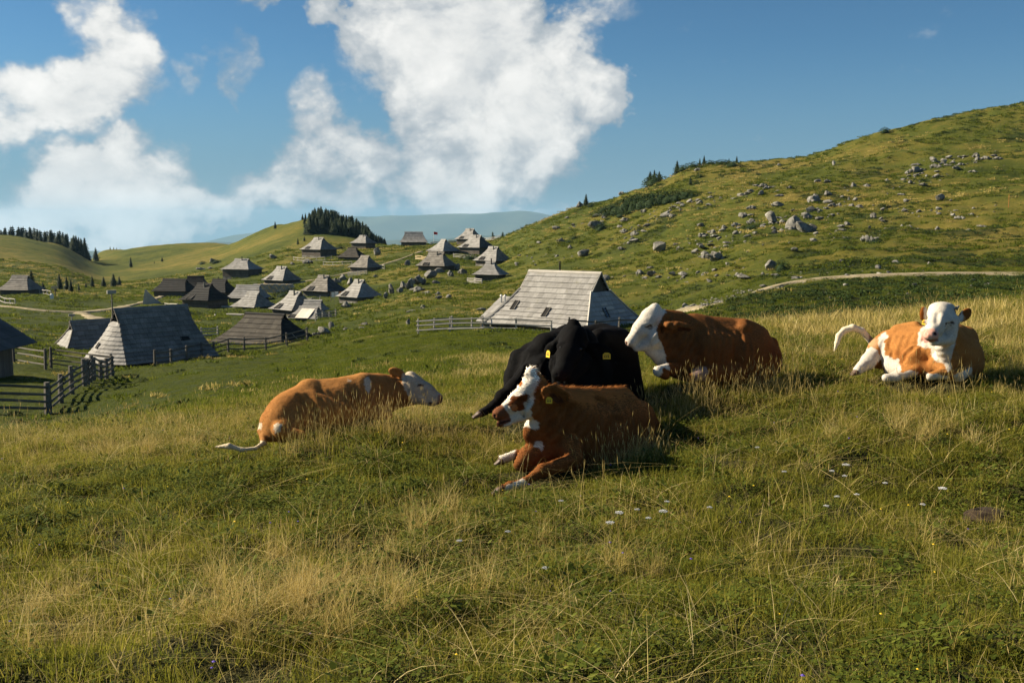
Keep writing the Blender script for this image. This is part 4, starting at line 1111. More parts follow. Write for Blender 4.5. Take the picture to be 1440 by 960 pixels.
# unnamed stones strewn over the right slope: bands follow the photo
rg = np.random.default_rng(11)
BANDS = [((880, 325), (960, 285), 18, 60), ((960, 290), (1110, 262), 18, 60), ((990, 335), (1130, 300), 22, 70), ((1130, 300), (1200, 275), 20, 45), ((1250, 262), (1400, 215), 22, 90), ((890, 390), (1060, 385), 26, 70),
         ((1100, 345), (1300, 300), 40, 60), ((1080, 385), (1300, 370), 26, 60), ((870, 350), (900, 330), 14, 24), ((780, 330), (860, 300), 22, 30), ((1230, 290), (1400, 300), 24, 30), ((950, 350), (1060, 345), 30, 55),
         ((720, 372), (800, 355), 24, 26), ((560, 430), (640, 412), 20, 22), ((960, 436), (1085, 408), 10, 90), ((1090, 430), (1400, 410), 26, 30)]
pts = []
for (a, b, sp, n) in BANDS:
    for _ in range(n):
        t = rg.random(); u = a[0] + (b[0] - a[0]) * t + rg.normal() * sp * .5; v = a[1] + (b[1] - a[1]) * t + rg.normal() * sp * .32
        q = ray_ground(u, v, 45)
        if q is not None: pts.append((q, rg.gamma(2.0, 2.5) + 1.5, u))
pts.sort(key=lambda a: -a[1])
MARKS = [(b_[0], b_[1], b_[4]) for b_ in BR]
_used = set()
def place_label(u, v, wpx, hpx, head='rock'):
    """tell a small rock by its nearest known neighbour"""
    sz = 'tiny' if wpx < 4 else ('small' if wpx < 6.5 else 'middling')
    sh = 'flat' if hpx < wpx * .42 else ('low' if hpx < wpx * .52 else 'lumpy')
    for (mu, mv, ml) in sorted(MARKS, key=lambda m_: math.hypot(m_[0] - u, m_[1] - v))[:14]:
        du, dv = u - mu, v - mv; dist = math.hypot(du, dv)
        if abs(du) > 2.2 * abs(dv): dr = 'left of' if du < 0 else 'right of'
        elif abs(dv) > 2.2 * abs(du): dr = 'above' if dv < 0 else 'below'
        else: dr = ('above' if dv < 0 else 'below') + (' left of' if du < 0 else ' right of')
        near = 'just ' if dist < 18 else ('' if dist < 45 else 'far ')
        for ex in ('', sh + ' '):
            lab = f'{sz} {ex}stone {near}{dr} the {ml}'
            if len(lab.split()) <= 16 and lab not in _used:
                _used.add(lab); return lab
    return 'small pale limestone rock lying among many others on the right slope'
def uv_of(q):
    z = gz(*q); den = q[1] * CP - z * SP
    return 720 + F * q[0] / den, 480 - F * (q[1] * SP + z * CP) / den
for (q, wpx, u) in pts[:230]:
    wp, hp = min(wpx, 12.5), min(wpx, 12.5) * rg.uniform(.38, .62)
    uu, vv = uv_of(q)
    rock(u, 0, wp, hp, place_label(uu, vv, wp, hp), 'small rocks strewn on the right slope', name='rock', xy=q)
def stones(name, items, label, mat):
    V, Fc, off = [], [], 0
    for (q, wm) in items:
        P = rock_shape(rg.integers(1, 40), ICO2[0] if wm > .3 else ICO2[0][:], 1, .8, .55) * wm * .5
        a = rg.uniform(0, 6.28); c, s_ = math.cos(a), math.sin(a)
        P = np.stack([P[:, 0] * c - P[:, 1] * s_ + q[0], P[:, 0] * s_ + P[:, 1] * c + q[1], P[:, 2] + gz(*q) + wm * .06], 1)
        V.append(P); Fc.append(ICO2[1] + off); off += len(P)
    return tag(add_obj(name, mesh_np(name, np.concatenate(V), np.concatenate(Fc)), None, mat), label, 'stones', kind='stuff')
items = [(q, wpx * q[1] / F) for (q, wpx, u) in pts[230:]]
for _ in range(2600):
    u, v = rg.uniform(760, 1500), rg.uniform(200, 450)
    q = ray_ground(u, v, 45)
    if q is not None and fbm2(q[0] / 14, q[1] / 10, 3, 71) > .0: items.append((q, rg.uniform(.9, 3.0) * q[1] / F))
for _ in range(160):
    u, v = rg.uniform(400, 760), rg.uniform(350, 460)
    q = ray_ground(u, v, 80)
    if q is not None: items.append((q, rg.uniform(1., 3) * q[1] / F))
for P, hw in TRK[3:]:
    for _ in range(300):
        k = int(len(P) * .42 * rg.random()); q = P[k] + rg.normal(size=2) * hw * 1.1; items.append((q, rg.uniform(.12, .5)))
stones('scattered_stones', items, 'pale rubble and small stones scattered in the turf of the slopes', M['stone'])

# ------------------------------------------------------------------ conifers
def needle_mat():
    m, t = new_mat('spruce_needles')
    tone = t.n('ShaderNodeAttribute', attribute_name='tone').outputs['Fac']
    orr = t.n('ShaderNodeObjectInfo').outputs['Random']
    f = t.math('ADD', t.math('MULTIPLY', tone, .7), t.math('MULTIPLY', orr, .3))
    col = t.ramp(f, [(0, (.010, .018, .007)), (.6, (.022, .038, .012)), (1, (.045, .065, .018))])
    finish(t, principled(t, col, .8, spec=.15)); return m
M['needles'] = needle_mat()
M['bark'] = plain_mat('bark', (.06, .045, .032), .95)
def shrub_mat():
    m, t = new_mat('dwarf_pine_leaf')
    tone = t.n('ShaderNodeAttribute', attribute_name='tone').outputs['Fac']
    col = t.ramp(tone, [(0, (.012, .026, .006)), (.6, (.03, .055, .010)), (1, (.07, .10, .02))])
    finish(t, principled(t, col, .8, spec=.15)); return m
M['shrubleaf'] = shrub_mat()
def conifer_meshes(seed, h=1.0, wid=.23, levels=15):
    rg_ = np.random.default_rng(seed); V, Fc, T = [], [], []
    for l in range(levels):
        z = .08 + .90 * (l / levels) ** .92
        rad = wid * (1 - z) ** .85 * rg_.uniform(.8, 1.15) + .012
        nb = int(12 - 5 * l / levels)
        a0 = rg_.uniform(0, 6.28)
        for k in range(nb):
            a = a0 + 6.283 * k / nb + rg_.normal() * .15; r_ = rad * rg_.uniform(.65, 1.15)
            dirx, diry = math.cos(a), math.sin(a)
            for j in range(4):      # sprays along one drooping limb
                f0, f1 = j / 4, (j + 1.5) / 4
                p0 = np.array([dirx * r_ * f0, diry * r_ * f0, z - .10 * r_ / wid * f0 ** 1.3 * .6 + .02])
                p1 = np.array([dirx * r_ * f1, diry * r_ * f1, z - .10 * r_ / wid * f1 ** 1.3 * .6 - .015])
                sd = np.array([-diry, dirx, 0]) * r_ * (.40 * (1 - j / 5)) * rg_.uniform(.7, 1.3)
                tw = np.array([0, 0, rg_.normal() * .012 - .012])
                b = len(V); V += [p0, p1 + tw * .3, (p0 + p1) / 2 + sd + tw, (p0 + p1) / 2 - sd + tw * rg_.uniform(0, 2)]
                tn = np.clip(.35 + .3 * j / 4 + rg_.normal() * .2, 0, 1); T += [tn] * 4
                Fc += [(b, b + 2, b + 1), (b, b + 1, b + 3)]
    b = len(V); V += [(0, 0, 1.0), (.012, 0, .9), (-.006, .01, .9), (-.006, -.01, .9)]; T += [.5] * 4
    Fc += [(b, b + 1, b + 2), (b, b + 2, b + 3), (b, b + 3, b + 1)]
    # dark core so the crown is not see-through everywhere
    n = 7; b = len(V)
    for k in range(n): V.append((math.cos(6.283 * k / n) * wid * .6, math.sin(6.283 * k / n) * wid * .6, .12)); T.append(.05)
    V.append((0, 0, .9)); T.append(.1)
    Fc += [(b + k, b + (k + 1) % n, b + n) for k in range(n)]
    crown = mesh_np('crown', np.array(V), np.array(Fc), False, {'tone': np.array(T)}); crown.materials.append(M['needles'])
    mb = MB().tube([(0, 0, -.06), (0, 0, .3), (0, 0, .85)], [.022, .016, .004], 6)
    tm_ = bpy.data.meshes.new('trunk'); tm_.from_pydata(mb.v, [], mb.f); tm_.update(); tm_.materials.append(M['bark'])
    return crown, tm_
CON = [conifer_meshes(s, wid=wd, levels=lv) for s, wd, lv in ((1, .25, 16), (2, .30, 15), (3, .21, 17), (4, .42, 12), (5, .27, 15))]
def conifer(u, Y, vtop, label, group=None, kind=None, hpx=None):
    p = ground_at(u, Y)
    h = (Y * tau(vtop) - p[2]) if hpx is None else hpx * Y / F
    h = max(h, 1.0)
    cr, tr = CON[kind if kind is not None else random.randrange(3)]
    r = empty('spruce_tree', p, random.uniform(0, 6.28), label, 'tree', group)
    k = random.uniform(1.0, 1.35)
    for nm, me in (('crown', cr), ('trunk', tr)):
        o = add_obj(nm, me, r); o.scale = (h * k, h * k, h)
    return r
# wood behind the bare hill on the left
def crest(u, lst): return float(np.interp(u, [a for a, b in lst], [b for a, b in lst]))
TOPL = [(-60, 324), (0, 321), (20, 317), (40, 319), (55, 318), (70, 322), (80, 321), (90, 326), (100, 329), (108, 330), (125, 336)]
for k in range(64):
    u = -50 + 168 * (k + .5) / 64 + rg.uniform(-2, 2)
    conifer(u, 455 + 45 * rg.random(), crest(u, TOPL) + rg.uniform(-2, 5), 'dark spruce in the dense wood behind the bare hill at the far left', 'spruces behind the left hill')
for (u, Y, vt, lab) in ((120, 470, 333, 'last tall spruce at the right end of the left wood'), (108, 465, 330, 'tall spruce second from the right end of the left wood'), (123, 505, 348, 'small round spruce just right of the left wood'), (135, 500, 347, 'spruce casting a shadow in the saddle right of the left wood'),
    (184, 440, 361, 'lone narrow spruce in the middle of the saddle meadow'), (228, 455, 361, 'lone broad spruce above the black huts'), (217, 452, 370, 'tiny young spruce left of the lone broad one'),
    (45, 215, 379, 'spruce right behind the far left hut'), (84, 225, 384, 'twin-topped dark spruce in the left meadow row'), (94, 222, 388, 'slender spruce right of the twin-topped one'), (100, 218, 392, 'thin airy young spruce in the left meadow row'),
    (61, 205, 396, 'small spruce by the little fence behind the far left hut'), (78, 212, 399, 'low bushy spruce below the twin-topped one'), (130, 270, 387, 'pointed spruce standing on the meadow edge line'), (121, 262, 396, 'tiny spruce left of the pointed one'),
    (146, 285, 388, 'broad brownish conifer right of the pointed spruce'), (160, 300, 384, 'dark cone-shaped spruce on the meadow edge'), (168, 302, 388, 'tiniest spruce at the right end of the meadow edge row'), (111, 235, 398, 'very small spruce below the meadow edge'),
    (155, 600, 346, 'leftmost tiny tree on the saddle skyline'), (160, 605, 347, 'second tiny tree on the saddle skyline'), (164, 605, 348, 'third tiny tree on the saddle skyline'), (169, 610, 349, 'fourth tiny tree on the saddle skyline'),
    (308, 208, 388, 'young green sapling growing before the black hut'), (387, 440, 311, 'tiny tree on the skyline left of the knoll wood'),
    (693, 335, 325, 'left of two small spruces on the ridge right of the village'), (707, 335, 325, 'right of two small spruces on the ridge right of the village'),
    (419, 330, 334, 'dark little spruce at the left foot of the knoll'), (428, 340, 332, 'dark little spruce beside the first at the foot of the knoll')):
    conifer(u, Y, vt, lab, 'single spruces', 1 if 'broad' in lab or 'round' in lab or 'bushy' in lab or 'cone' in lab else (2 if 'slender' in lab or 'narrow' in lab or 'thin' in lab else None))
TOPK = [(426, 320), (432, 313), (437, 300), (443, 294), (451, 292), (462, 296), (472, 298), (482, 303), (490, 302), (500, 307), (510, 312), (516, 317), (522, 325), (530, 331), (540, 336)]
for k in range(130):
    u = 427 + 113 * (k + .5) / 130 + rg.uniform(-3, 3)
    Y = (436, 422, 405, 385, 362)[k % 5] + rg.uniform(-8, 8)
    if u > 515: Y = min(Y, 395)
    g = ground_at(u, Y); vg = uv_of(g[:2])[1]
    hp = max(9, min(rg.uniform(19, 29), vg - crest(u, TOPK) + rg.uniform(-1, 3)))
    conifer(u, Y, 0, 'dark spruce in the dense wood on the round knoll', 'spruces on the knoll', kind=(k * 7) % 5 if k % 3 else 1, hpx=hp)
SKT = [(824, 283, 272, 'lone pointed spruce on the skyline left of the dwarf pines'), (914, 268, 240, 'broad dark spruce at the left end of the skyline grove'), (920, 266, 238, 'second spruce of the skyline grove'), (927, 265, 240, 'third bushy spruce of the skyline grove'),
    (952, 262, 225, 'pointed spruce left of the skyline rocks'), (990, 262, 218, 'spruce on top of the skyline rocks'), (984, 262, 222, 'low spruce beside the one on the skyline rocks'), (1025, 258, 222, 'small spruce right on the skyline near the right grove'),
    (1036, 257, 219, 'tallest spruce of the right skyline grove'), (1041, 244, 233, 'spruce just below the right skyline grove'), (968, 262, 232, 'squat spruce between the skyline rocks and the pointed one'), (1008, 260, 226, 'squat spruce right of the skyline rocks'), (971, 228, 247, 'dark little pine below the skyline grove')]
for (u, Y, vt, lab) in SKT: conifer(u, Y, vt, lab, 'skyline spruces', 3 if 'broad' in lab or 'bushy' in lab or 'squat' in lab else None)

def shrub_mesh(seed, n=900):
    rg_ = np.random.default_rng(seed)
    d = rg_.normal(size=(n, 3)); d[:, 2] = np.abs(d[:, 2]); d /= np.linalg.norm(d, axis=1)[:, None]
    lump = 1 + .35 * fbm3(d * 2.2 + seed, 3, 81)
    rad = lump * rg_.uniform(.55, 1.0, n) ** .4
    c = d * rad[:, None]
    a = rg_.normal(size=(n, 3)); b = rg_.normal(size=(n, 3))
    s_ = rg_.uniform(.05, .11, n)[:, None]
    a = a / np.linalg.norm(a, axis=1)[:, None] * s_; b = b / np.linalg.norm(b, axis=1)[:, None] * s_
    V = np.stack([c, c + a, c + b], 1).reshape(-1, 3); Fc = np.arange(3 * n).reshape(n, 3)
    T = np.repeat(np.clip(rg_.normal(.45, .22, n), 0, 1), 3)
    iv, ifc = ICO2
    core = iv * (.62 * (1 + .35 * fbm3(iv * 2.2 + seed, 3, 81)))[:, None]; core[:, 2] = np.maximum(core[:, 2], -.1)
    Fc = np.concatenate([Fc, ifc + len(V)]); V = np.concatenate([V, core]); T = np.concatenate([T, np.full(len(core), .1)])
    me = mesh_np('foliage', V, Fc, False, {'tone': T}); me.materials.append(M['shrubleaf']); return me
SHR = [shrub_mesh(s) for s in (1, 2, 3)]
def shrub(u, v, wpx, hpx, label, group, ymin=60, name='dwarf_pine', Y=None):
    q = ray_ground(u, v, ymin) if Y is None else ground_at(u, Y)[:2]
    if q is None: return
    k = q[1] / F
    o = add_obj(name, SHR[random.randrange(3)]); o.location = (q[0], q[1], gz(*q) - .1)
    fw = 1.25 if name == 'dwarf_pine' else 1.0
    o.scale = (wpx * .6 * k * fw, wpx * .55 * k * fw, hpx * k * 1.0); o.rotation_euler = (0, 0, random.uniform(0, 6.28))
    return tag(o, label, 'shrub', group)
DP = [(842, 303, 22, 9), (856, 303, 22, 12), (868, 300, 24, 16), (880, 299, 26, 20), (893, 297, 24, 20), (905, 294, 26, 22), (918, 292, 24, 22), (930, 288, 24, 20), (942, 285, 24, 18), (953, 282, 22, 16), (964, 279, 20, 14), (975, 277, 16, 10), (898, 284, 20, 12), (886, 286, 18, 10), (874, 306, 16, 8), (915, 280, 16, 8), (860, 293, 14, 8)]
for d in DP: shrub(*d, 'dark green dwarf pine in the wide thicket below the skyline grove', 'dwarf pine thicket')
for (u, v, w_, h_, lab) in ((921, 259, 34, 16, 'dark rounded pine mass at the foot of the three grove spruces'), (1030, 236, 26, 8, 'dwarf pine under the right skyline grove'), (975, 236, 26, 9, 'dwarf pine in front of the skyline rocks'), (938, 250, 26, 12, 'dwarf pine between the grove and the pointed skyline spruce'), (948, 245, 26, 12, 'dwarf pine under the pointed skyline spruce'), (998, 232, 24, 7, 'dwarf pine right of the skyline rocks'), (1015, 232, 24, 7, 'low dwarf pine joining the skyline rocks and right grove'), (960, 240, 16, 8, 'dwarf pine left of the skyline rocks'),
    (1122, 222, 22, 6, 'left dwarf pine cushion on the skyline'), (1134, 216, 22, 6, 'right dwarf pine cushion on the skyline'), (1245, 187, 16, 8, 'dark bush with a pale stone on the skyline'), (1286, 176, 14, 3, 'flat bush on the skyline left of the marker pole'),
    (1100, 376, 22, 16, 'dark shrub growing against the bushy boulder'), (850, 296, 20, 7, 'low shrub right of the lone skyline spruce'), (832, 292, 16, 6, 'flat shrub under the lone skyline spruce'), (1232, 342, 24, 8, 'dark shrub in the hollow right of the round boulder'),
    (846, 325, 22, 10, 'shrub wrapped round the mossy rock block'), (1060, 318, 30, 8, 'dark shrub below the right end of the rock band'), (985, 252, 9, 5, 'little shrub under the skyline rocks'), (896, 263, 20, 6, 'low shrub on the skyline left of the grove'), (808, 339, 14, 6, 'shrub on the lower slope right of the squarish boulder'), (800, 344, 12, 4, 'flat shrub at the foot of the squarish boulder'),
    (317, 412, 18, 8, 'dark bush at the foot of the sapling'), (347, 413, 12, 6, 'green bush left of the sagging hut'), (459, 432, 12, 5, 'round green bush right of the annex'), (398, 417, 30, 10, 'broad leafy bush below the log pile'), (412, 412, 18, 8, 'leafy bush under the yellow planks'),
    (478, 349, 14, 4, 'round bush under the knoll wood'), (452, 349, 12, 4, 'small bush at the foot of the knoll'), (304, 371, 16, 6, 'dark bush left of the dark-walled hut'), (285, 372, 12, 5, 'reddish dark bush above the black huts'), (660, 364, 24, 8, 'green hedge below the two-gabled hut')):
    shrub(u, v, w_, h_, lab, 'single shrubs', name='shrub')
# ------------------------------------------------------------------ cattle: one skin per animal, grown from a distance field
class Field:
    def __init__(self, lo, hi, h, origin):
        self.h = h; self.o = np.array(origin, float)
        self.lo = np.array(lo, float) - self.o; hi = np.array(hi, float) - self.o
        self.n = np.ceil((hi - self.lo) / h).astype(int) + 1
        self.ax = [self.lo[i] + h * np.arange(self.n[i]) for i in range(3)]
        self.f = np.full(tuple(self.n), 0.4, np.float32)
    def _box(self, lo, hi):
        sl_ = []
        for i in range(3):
            a = max(0, int((lo[i] - self.lo[i]) / self.h)); b = min(self.n[i], int((hi[i] - self.lo[i]) / self.h) + 2)
            if b <= a: return None, None
            sl_.append(slice(a, b))
        G = np.stack(np.meshgrid(*[self.ax[i][sl_[i]] for i in range(3)], indexing='ij'), -1).astype(np.float32)
        return tuple(sl_), G
    def _comb(self, sl_, d, k, carve):
        a = self.f[sl_]
        if carve:
            hh = np.maximum(k - np.abs(a + d), 0) / k
            self.f[sl_] = np.maximum(a, -d) + hh * hh * k / 4
        else:
            hh = np.maximum(k - np.abs(a - d), 0) / k
            self.f[sl_] = np.minimum(a, d) - hh * hh * k / 4
    def cone(self, p0, p1, r0, r1, k=.06, carve=False):
        p0, p1 = np.array(p0) - self.o, np.array(p1) - self.o
        m = max(r0, r1) + k + .12
        sl_, G = self._box(np.minimum(p0, p1) - m, np.maximum(p0, p1) + m)
        if sl_ is None: return
        d = p1 - p0; t = np.clip(((G - p0) @ d) / max(d @ d, 1e-9), 0, 1)
        t2 = t * t * (3 - 2 * t)
        dist = np.linalg.norm(G - p0 - t[..., None] * d, axis=-1) - (r0 + (r1 - r0) * t)
        self._comb(sl_, dist.astype(np.float32), k, carve)
    def chain(self, pts, rs, k=.05, carve=False):
        for i in range(len(pts) - 1): self.cone(pts[i], pts[i + 1], rs[i], rs[i + 1], k, carve)
    def ell(self, c, rad, ax=None, k=.06, carve=False):
        """ax: 3 row vectors (or first two) giving the axes of the radii"""
        c = np.array(c) - self.o; rad = np.array(rad, float)
        if ax is None: A = np.eye(3)
        else:
            a0 = np.array(ax[0], float); a0 /= np.linalg.norm(a0)
            a1 = np.array(ax[1], float); a1 -= a0 * (a0 @ a1); a1 /= np.linalg.norm(a1)
            A = np.stack([a0, a1, np.cross(a0, a1)])
        m = rad.max() + k + .1
        sl_, G = self._box(c - m, c + m)
        if sl_ is None: return
        q = (G - c) @ A.T.astype(np.float32)
        k0 = np.linalg.norm(q / rad, axis=-1); k1 = np.linalg.norm(q / rad ** 2, axis=-1) + 1e-6
        self._comb(sl_, (k0 * (k0 - 1) / k1).astype(np.float32), k, carve)
    def surf(self, u, v, y0=7.5, y1=14, push=0.0):
        """first skin point met on the sight line through a photo pixel"""
        Y = np.arange(y0, y1, .004)
        P = np.array([J(u, v, 1.0)]) * Y[:, None]
        k = np.round((P - self.o - self.lo) / self.h).astype(int)
        ok = (k >= 0).all(1) & (k < self.n).all(1)
        val = np.full(len(Y), 1.0); val[ok] = self.f[k[ok, 0], k[ok, 1], k[ok, 2]]
        i = np.nonzero(val < 0)[0]
        p = P[i[0]] if len(i) else J(u, v, np.linalg.norm(self.o))
        return p + np.array([0, 1, 0]) * push
    def crease(self, pts, r=.02, k=.06, push=-.008):
        S_ = [self.surf(u, v, push=push * 1.0) for u, v in pts]
        for i in range(len(S_) - 1):
            if abs(S_[i][1] - S_[i + 1][1]) < .35: self.cone(S_[i], S_[i + 1], r * 1.35, r * 1.35, k, True)
    def mesh(self):
        f = self.f; S = f < 0
        nx, ny, nz = f.shape
        cnt = np.zeros((nx - 1, ny - 1, nz - 1), np.int8)
        pos = np.zeros((nx - 1, ny - 1, nz - 1, 3), np.float32)
        corners = [(i, j, k) for i in (0, 1) for j in (0, 1) for k in (0, 1)]
        sl = lambda c: (slice(c[0], nx - 1 + c[0]), slice(c[1], ny - 1 + c[1]), slice(c[2], nz - 1 + c[2]))
        anyin = np.zeros(cnt.shape, bool); allin = np.ones(cnt.shape, bool)
        for c in corners:
            anyin |= S[sl(c)]; allin &= S[sl(c)]
        cell = np.argwhere(anyin & ~allin)
        vals = {c: f[cell[:, 0] + c[0], cell[:, 1] + c[1], cell[:, 2] + c[2]] for c in corners}
        P = np.zeros((len(cell), 3)); C_ = np.zeros(len(cell))
        for c in corners:
            for a in range(3):
                if c[a]: continue
                d = list(c); d[a] = 1; d = tuple(d)
                va, vb = vals[c], vals[d]
                m = (va < 0) != (vb < 0)
                t = va / np.where(m, va - vb, 1)
                q = np.tile(np.array(c, float), (len(cell), 1)); q[:, a] = t
                P[m] += q[m]; C_[m] += 1
        P /= C_[:, None]
        V = (cell + P) * self.h + self.lo
        idx = np.full(cnt.shape, -1, np.int64); idx[cell[:, 0], cell[:, 1], cell[:, 2]] = np.arange(len(cell))
        quads = []
        for a in range(3):
            b, c = (a + 1) % 3, (a + 2) % 3
            s0 = [slice(None)] * 3; s1 = [slice(None)] * 3
            s0[a] = slice(0, -1); s1[a] = slice(1, None)
            E = S[tuple(s0)] != S[tuple(s1)]
            e = np.argwhere(E)
            e = e[(e[:, b] > 0) & (e[:, c] > 0) & (e[:, b] < self.n[b] - 1) & (e[:, c] < self.n[c] - 1)]
            ins = S[e[:, 0], e[:, 1], e[:, 2]]
            o = []
            for (db, dc) in ((-1, -1), (0, -1), (0, 0), (-1, 0)):
                q = e.copy(); q[:, b] += db; q[:, c] += dc
                o.append(idx[q[:, 0], q[:, 1], q[:, 2]])
            Q = np.stack(o, 1); Q[~ins] = Q[~ins][:, ::-1]
            quads.append(Q)
        Q = np.concatenate(quads)
        Q = Q[(Q >= 0).all(1)]
        return V, Q

def coat_mat():
    m, t = new_mat('cow_coat')
    c = t.n('ShaderNodeAttribute', attribute_name='coat').outputs['Color']
    P = t.n('ShaderNodeTexCoord').outputs['Object']
    n1 = t.noise(P, 60, 4, .65); n2 = t.noise(P, 7, 4, .6)
    f = t.math('ADD', t.mapr(n1, .3, .7, .80, 1.16, False), t.mapr(n2, .3, .7, -.13, .13, False))
    c2 = t.n('ShaderNodeVectorMath', {0: c, 'Scale': f}, operation='SCALE').outputs[0]
    sh = principled(t, c2, .85, n1, .35, .006, .06)
    # sheen takes the coat's own colour
    finish(t, sh); return m
M['coat'] = coat_mat()
def fur_mat():
    m, t = new_mat('cow_hair')
    c = t.n('ShaderNodeAttribute', attribute_name='coat').outputs['Color']
    d = t.n('ShaderNodeBsdfDiffuse', {0: c, 1: .3}).outputs[0]
    tr = t.n('ShaderNodeBsdfTranslucent', {0: c}).outputs[0]
    finish(t, t.n('ShaderNodeMixShader', {0: .12, 1: d, 2: tr}).outputs[0]); return m
M['fur'] = fur_mat()
M['eye'] = plain_mat('wet_eye', (.012, .008, .006), .12, spec=.6)
M['tag'] = plain_mat('yellow_tag', (.75, .52, .03), .5, .1)
M['print'] = plain_mat('tag_print', (.02, .02, .02), .6)
M['hoof'] = plain_mat('hoof_horn', (.10, .065, .045), .5, .4)
M['lash'] = plain_mat('lid_skin', (.10, .05, .03), .7)
M['horn'] = plain_mat('horn', (.30, .24, .16), .4)
BROWN, DBROWN, WHITE, PINK, BLACK, TAN = (.22, .072, .015), (.12, .036, .010), (.56, .51, .43), (.40, .20, .145), (.0045, .004, .004), (.36, .17, .055)
FOOT = []
def finish_cow(field, root, base, paints, hair=14000, hlen=.022, hair_len_fn=None, sun_gain=1.0, comb=(0, 0, -1), seed=1, edge=.03, folds=()):
    V, Q = field.mesh()
    o = field.o
    me = mesh_np('body', V, Q, True); 
    nrm = np.zeros(len(V) * 3, np.float32); me.vertices.foreach_get('normal', nrm); nrm = nrm.reshape(-1, 3)
    # light surface relief: folds of skin
    V = V + nrm * (0.005 * fbm3(V * 9.0, 2, 90 + seed) + .0025 * fbm3(V * 26., 2, 95))[:, None]
    for (fa_, fb_, rad, wl, amp) in folds:
        fa_, fb_ = np.array(fa_) - o, np.array(fb_) - o; dd = fb_ - fa_; Lf = np.linalg.norm(dd); dd = dd / Lf
        tt = (V - fa_) @ dd; pr_ = np.clip(tt, 0, Lf); ds = np.linalg.norm(V - fa_ - pr_[:, None] * dd, axis=1)
        wob = .35 * wl * fbm3(V * 3, 2, 97)
        V = V + nrm * (amp * np.sin(6.283 * (tt + wob) / wl) * (1 - sstep(ds, rad * .6, rad)) * (nrm[:, 2] < .8))[:, None]
    def colour(Pw):
        c = np.tile(np.array(base, float), (len(Pw), 1))
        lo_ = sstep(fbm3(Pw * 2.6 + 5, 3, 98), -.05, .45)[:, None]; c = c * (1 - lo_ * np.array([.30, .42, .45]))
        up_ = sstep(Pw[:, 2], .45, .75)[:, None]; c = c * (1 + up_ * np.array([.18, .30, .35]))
        nz = (fbm3(Pw * 14, 3, 91 + seed) * edge)
        nz2 = fbm3(Pw * 55, 2, 92) * edge * .5
        pw = Pw + o; den = pw[:, 1] * CP - pw[:, 2] * SP
        pu = 720 + F * pw[:, 0] / den; pv = 480 - F * (pw[:, 1] * SP + pw[:, 2] * CP) / den
        for pt_ in paints:
            if isinstance(pt_[1], list):
                col, pl = pt_[0], np.array(pt_[1], float); amp = pt_[2] if len(pt_) > 2 else 1.0
                ins = np.zeros(len(Pw), bool); dist = np.full(len(Pw), 1e9)
                for i in range(len(pl)):
                    (x1, y1), (x2, y2) = pl[i], pl[(i + 1) % len(pl)]
                    cr_ = (y1 > pv) != (y2 > pv)
                    xi = x1 + (pv - y1) * (x2 - x1) / (y2 - y1 if y2 != y1 else 1e-9)
                    ins ^= cr_ & (pu < xi)
                    ex, ey = x2 - x1, y2 - y1; tt = np.clip(((pu - x1) * ex + (pv - y1) * ey) / (ex * ex + ey * ey + 1e-9), 0, 1)
                    dist = np.minimum(dist, np.hypot(pu - x1 - tt * ex, pv - y1 - tt * ey))
                sdv = np.where(ins, -dist, dist) + (nz / edge * 3.2 + nz2 / edge * 3.0) * amp
                m = 1 - sstep(sdv, -.7, .7)
                c = c * (1 - m[:, None]) + np.array(col) * m[:, None]
                continue
            (col, a, b, ra, rb) = pt_
            a, b = np.array(a) - o, np.array(b) - o
            d = b - a; t = np.clip(((Pw - a) @ d) / max(d @ d, 1e-9), 0, 1)
            dist = np.linalg.norm(Pw - a - t[:, None] * d, axis=1) - (ra + (rb - ra) * t) + nz + nz2
            m = 1 - sstep(dist, -.004, .006)
            c = c * (1 - m[:, None]) + np.array(col) * m[:, None]
        return c
    me.vertices.foreach_set('co', V.astype(np.float32).ravel())
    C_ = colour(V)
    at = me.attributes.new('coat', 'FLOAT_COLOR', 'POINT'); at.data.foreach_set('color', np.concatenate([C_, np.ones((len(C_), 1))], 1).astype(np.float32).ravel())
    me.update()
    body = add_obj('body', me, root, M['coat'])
    FOOT.append((V + o)[(V[:, 2]) < .42])
    # hair
    rg_ = np.random.default_rng(seed + 40)
    tri = Q[rg_.integers(0, len(Q), hair)]
    wv = rg_.random((hair, 2)); 
    a, b, c, d = V[tri[:, 0]], V[tri[:, 1]], V[tri[:, 2]], V[tri[:, 3]]
    P = (a * (1 - wv[:, :1]) + b * wv[:, :1]) * (1 - wv[:, 1:]) + (d * (1 - wv[:, :1]) + c * wv[:, :1]) * wv[:, 1:]
    n = nrm[tri[:, 0]]
    cb = np.array(comb, float); cb = cb / np.linalg.norm(cb)
    tdir = cb - n * (n @ cb)[:, None]; tdir /= np.linalg.norm(tdir, axis=1)[:, None] + 1e-6
    D = n * .30 + tdir * .8 + rg_.normal(size=n.shape) * .17; D /= np.linalg.norm(D, axis=1)[:, None]
    L = hlen * rg_.uniform(.5, 1.3, hair)
    if hair_len_fn is not None: L = L * hair_len_fn(P + o)
    sd = np.cross(D, n + .1 * rg_.normal(size=n.shape)); sd /= np.linalg.norm(sd, axis=1)[:, None] + 1e-6
    wd = (.0016 + L * .05)[:, None]
    P0 = P - n * .003
    mid = P0 + D * (L * .55)[:, None] + n * (L * .06)[:, None]
    tip = P0 + D * L[:, None] - n * (L * .12)[:, None]
    HV_ = np.stack([P0 - sd * wd, P0 + sd * wd, mid + sd * wd * .7, mid - sd * wd * .7, tip], 1).reshape(-1, 3)
    i = np.arange(hair)[:, None] * 5
    Fq = [i + np.array([0, 1, 2]), i + np.array([0, 2, 3]), i + np.array([3, 2, 4])]
    FT = np.concatenate(Fq)
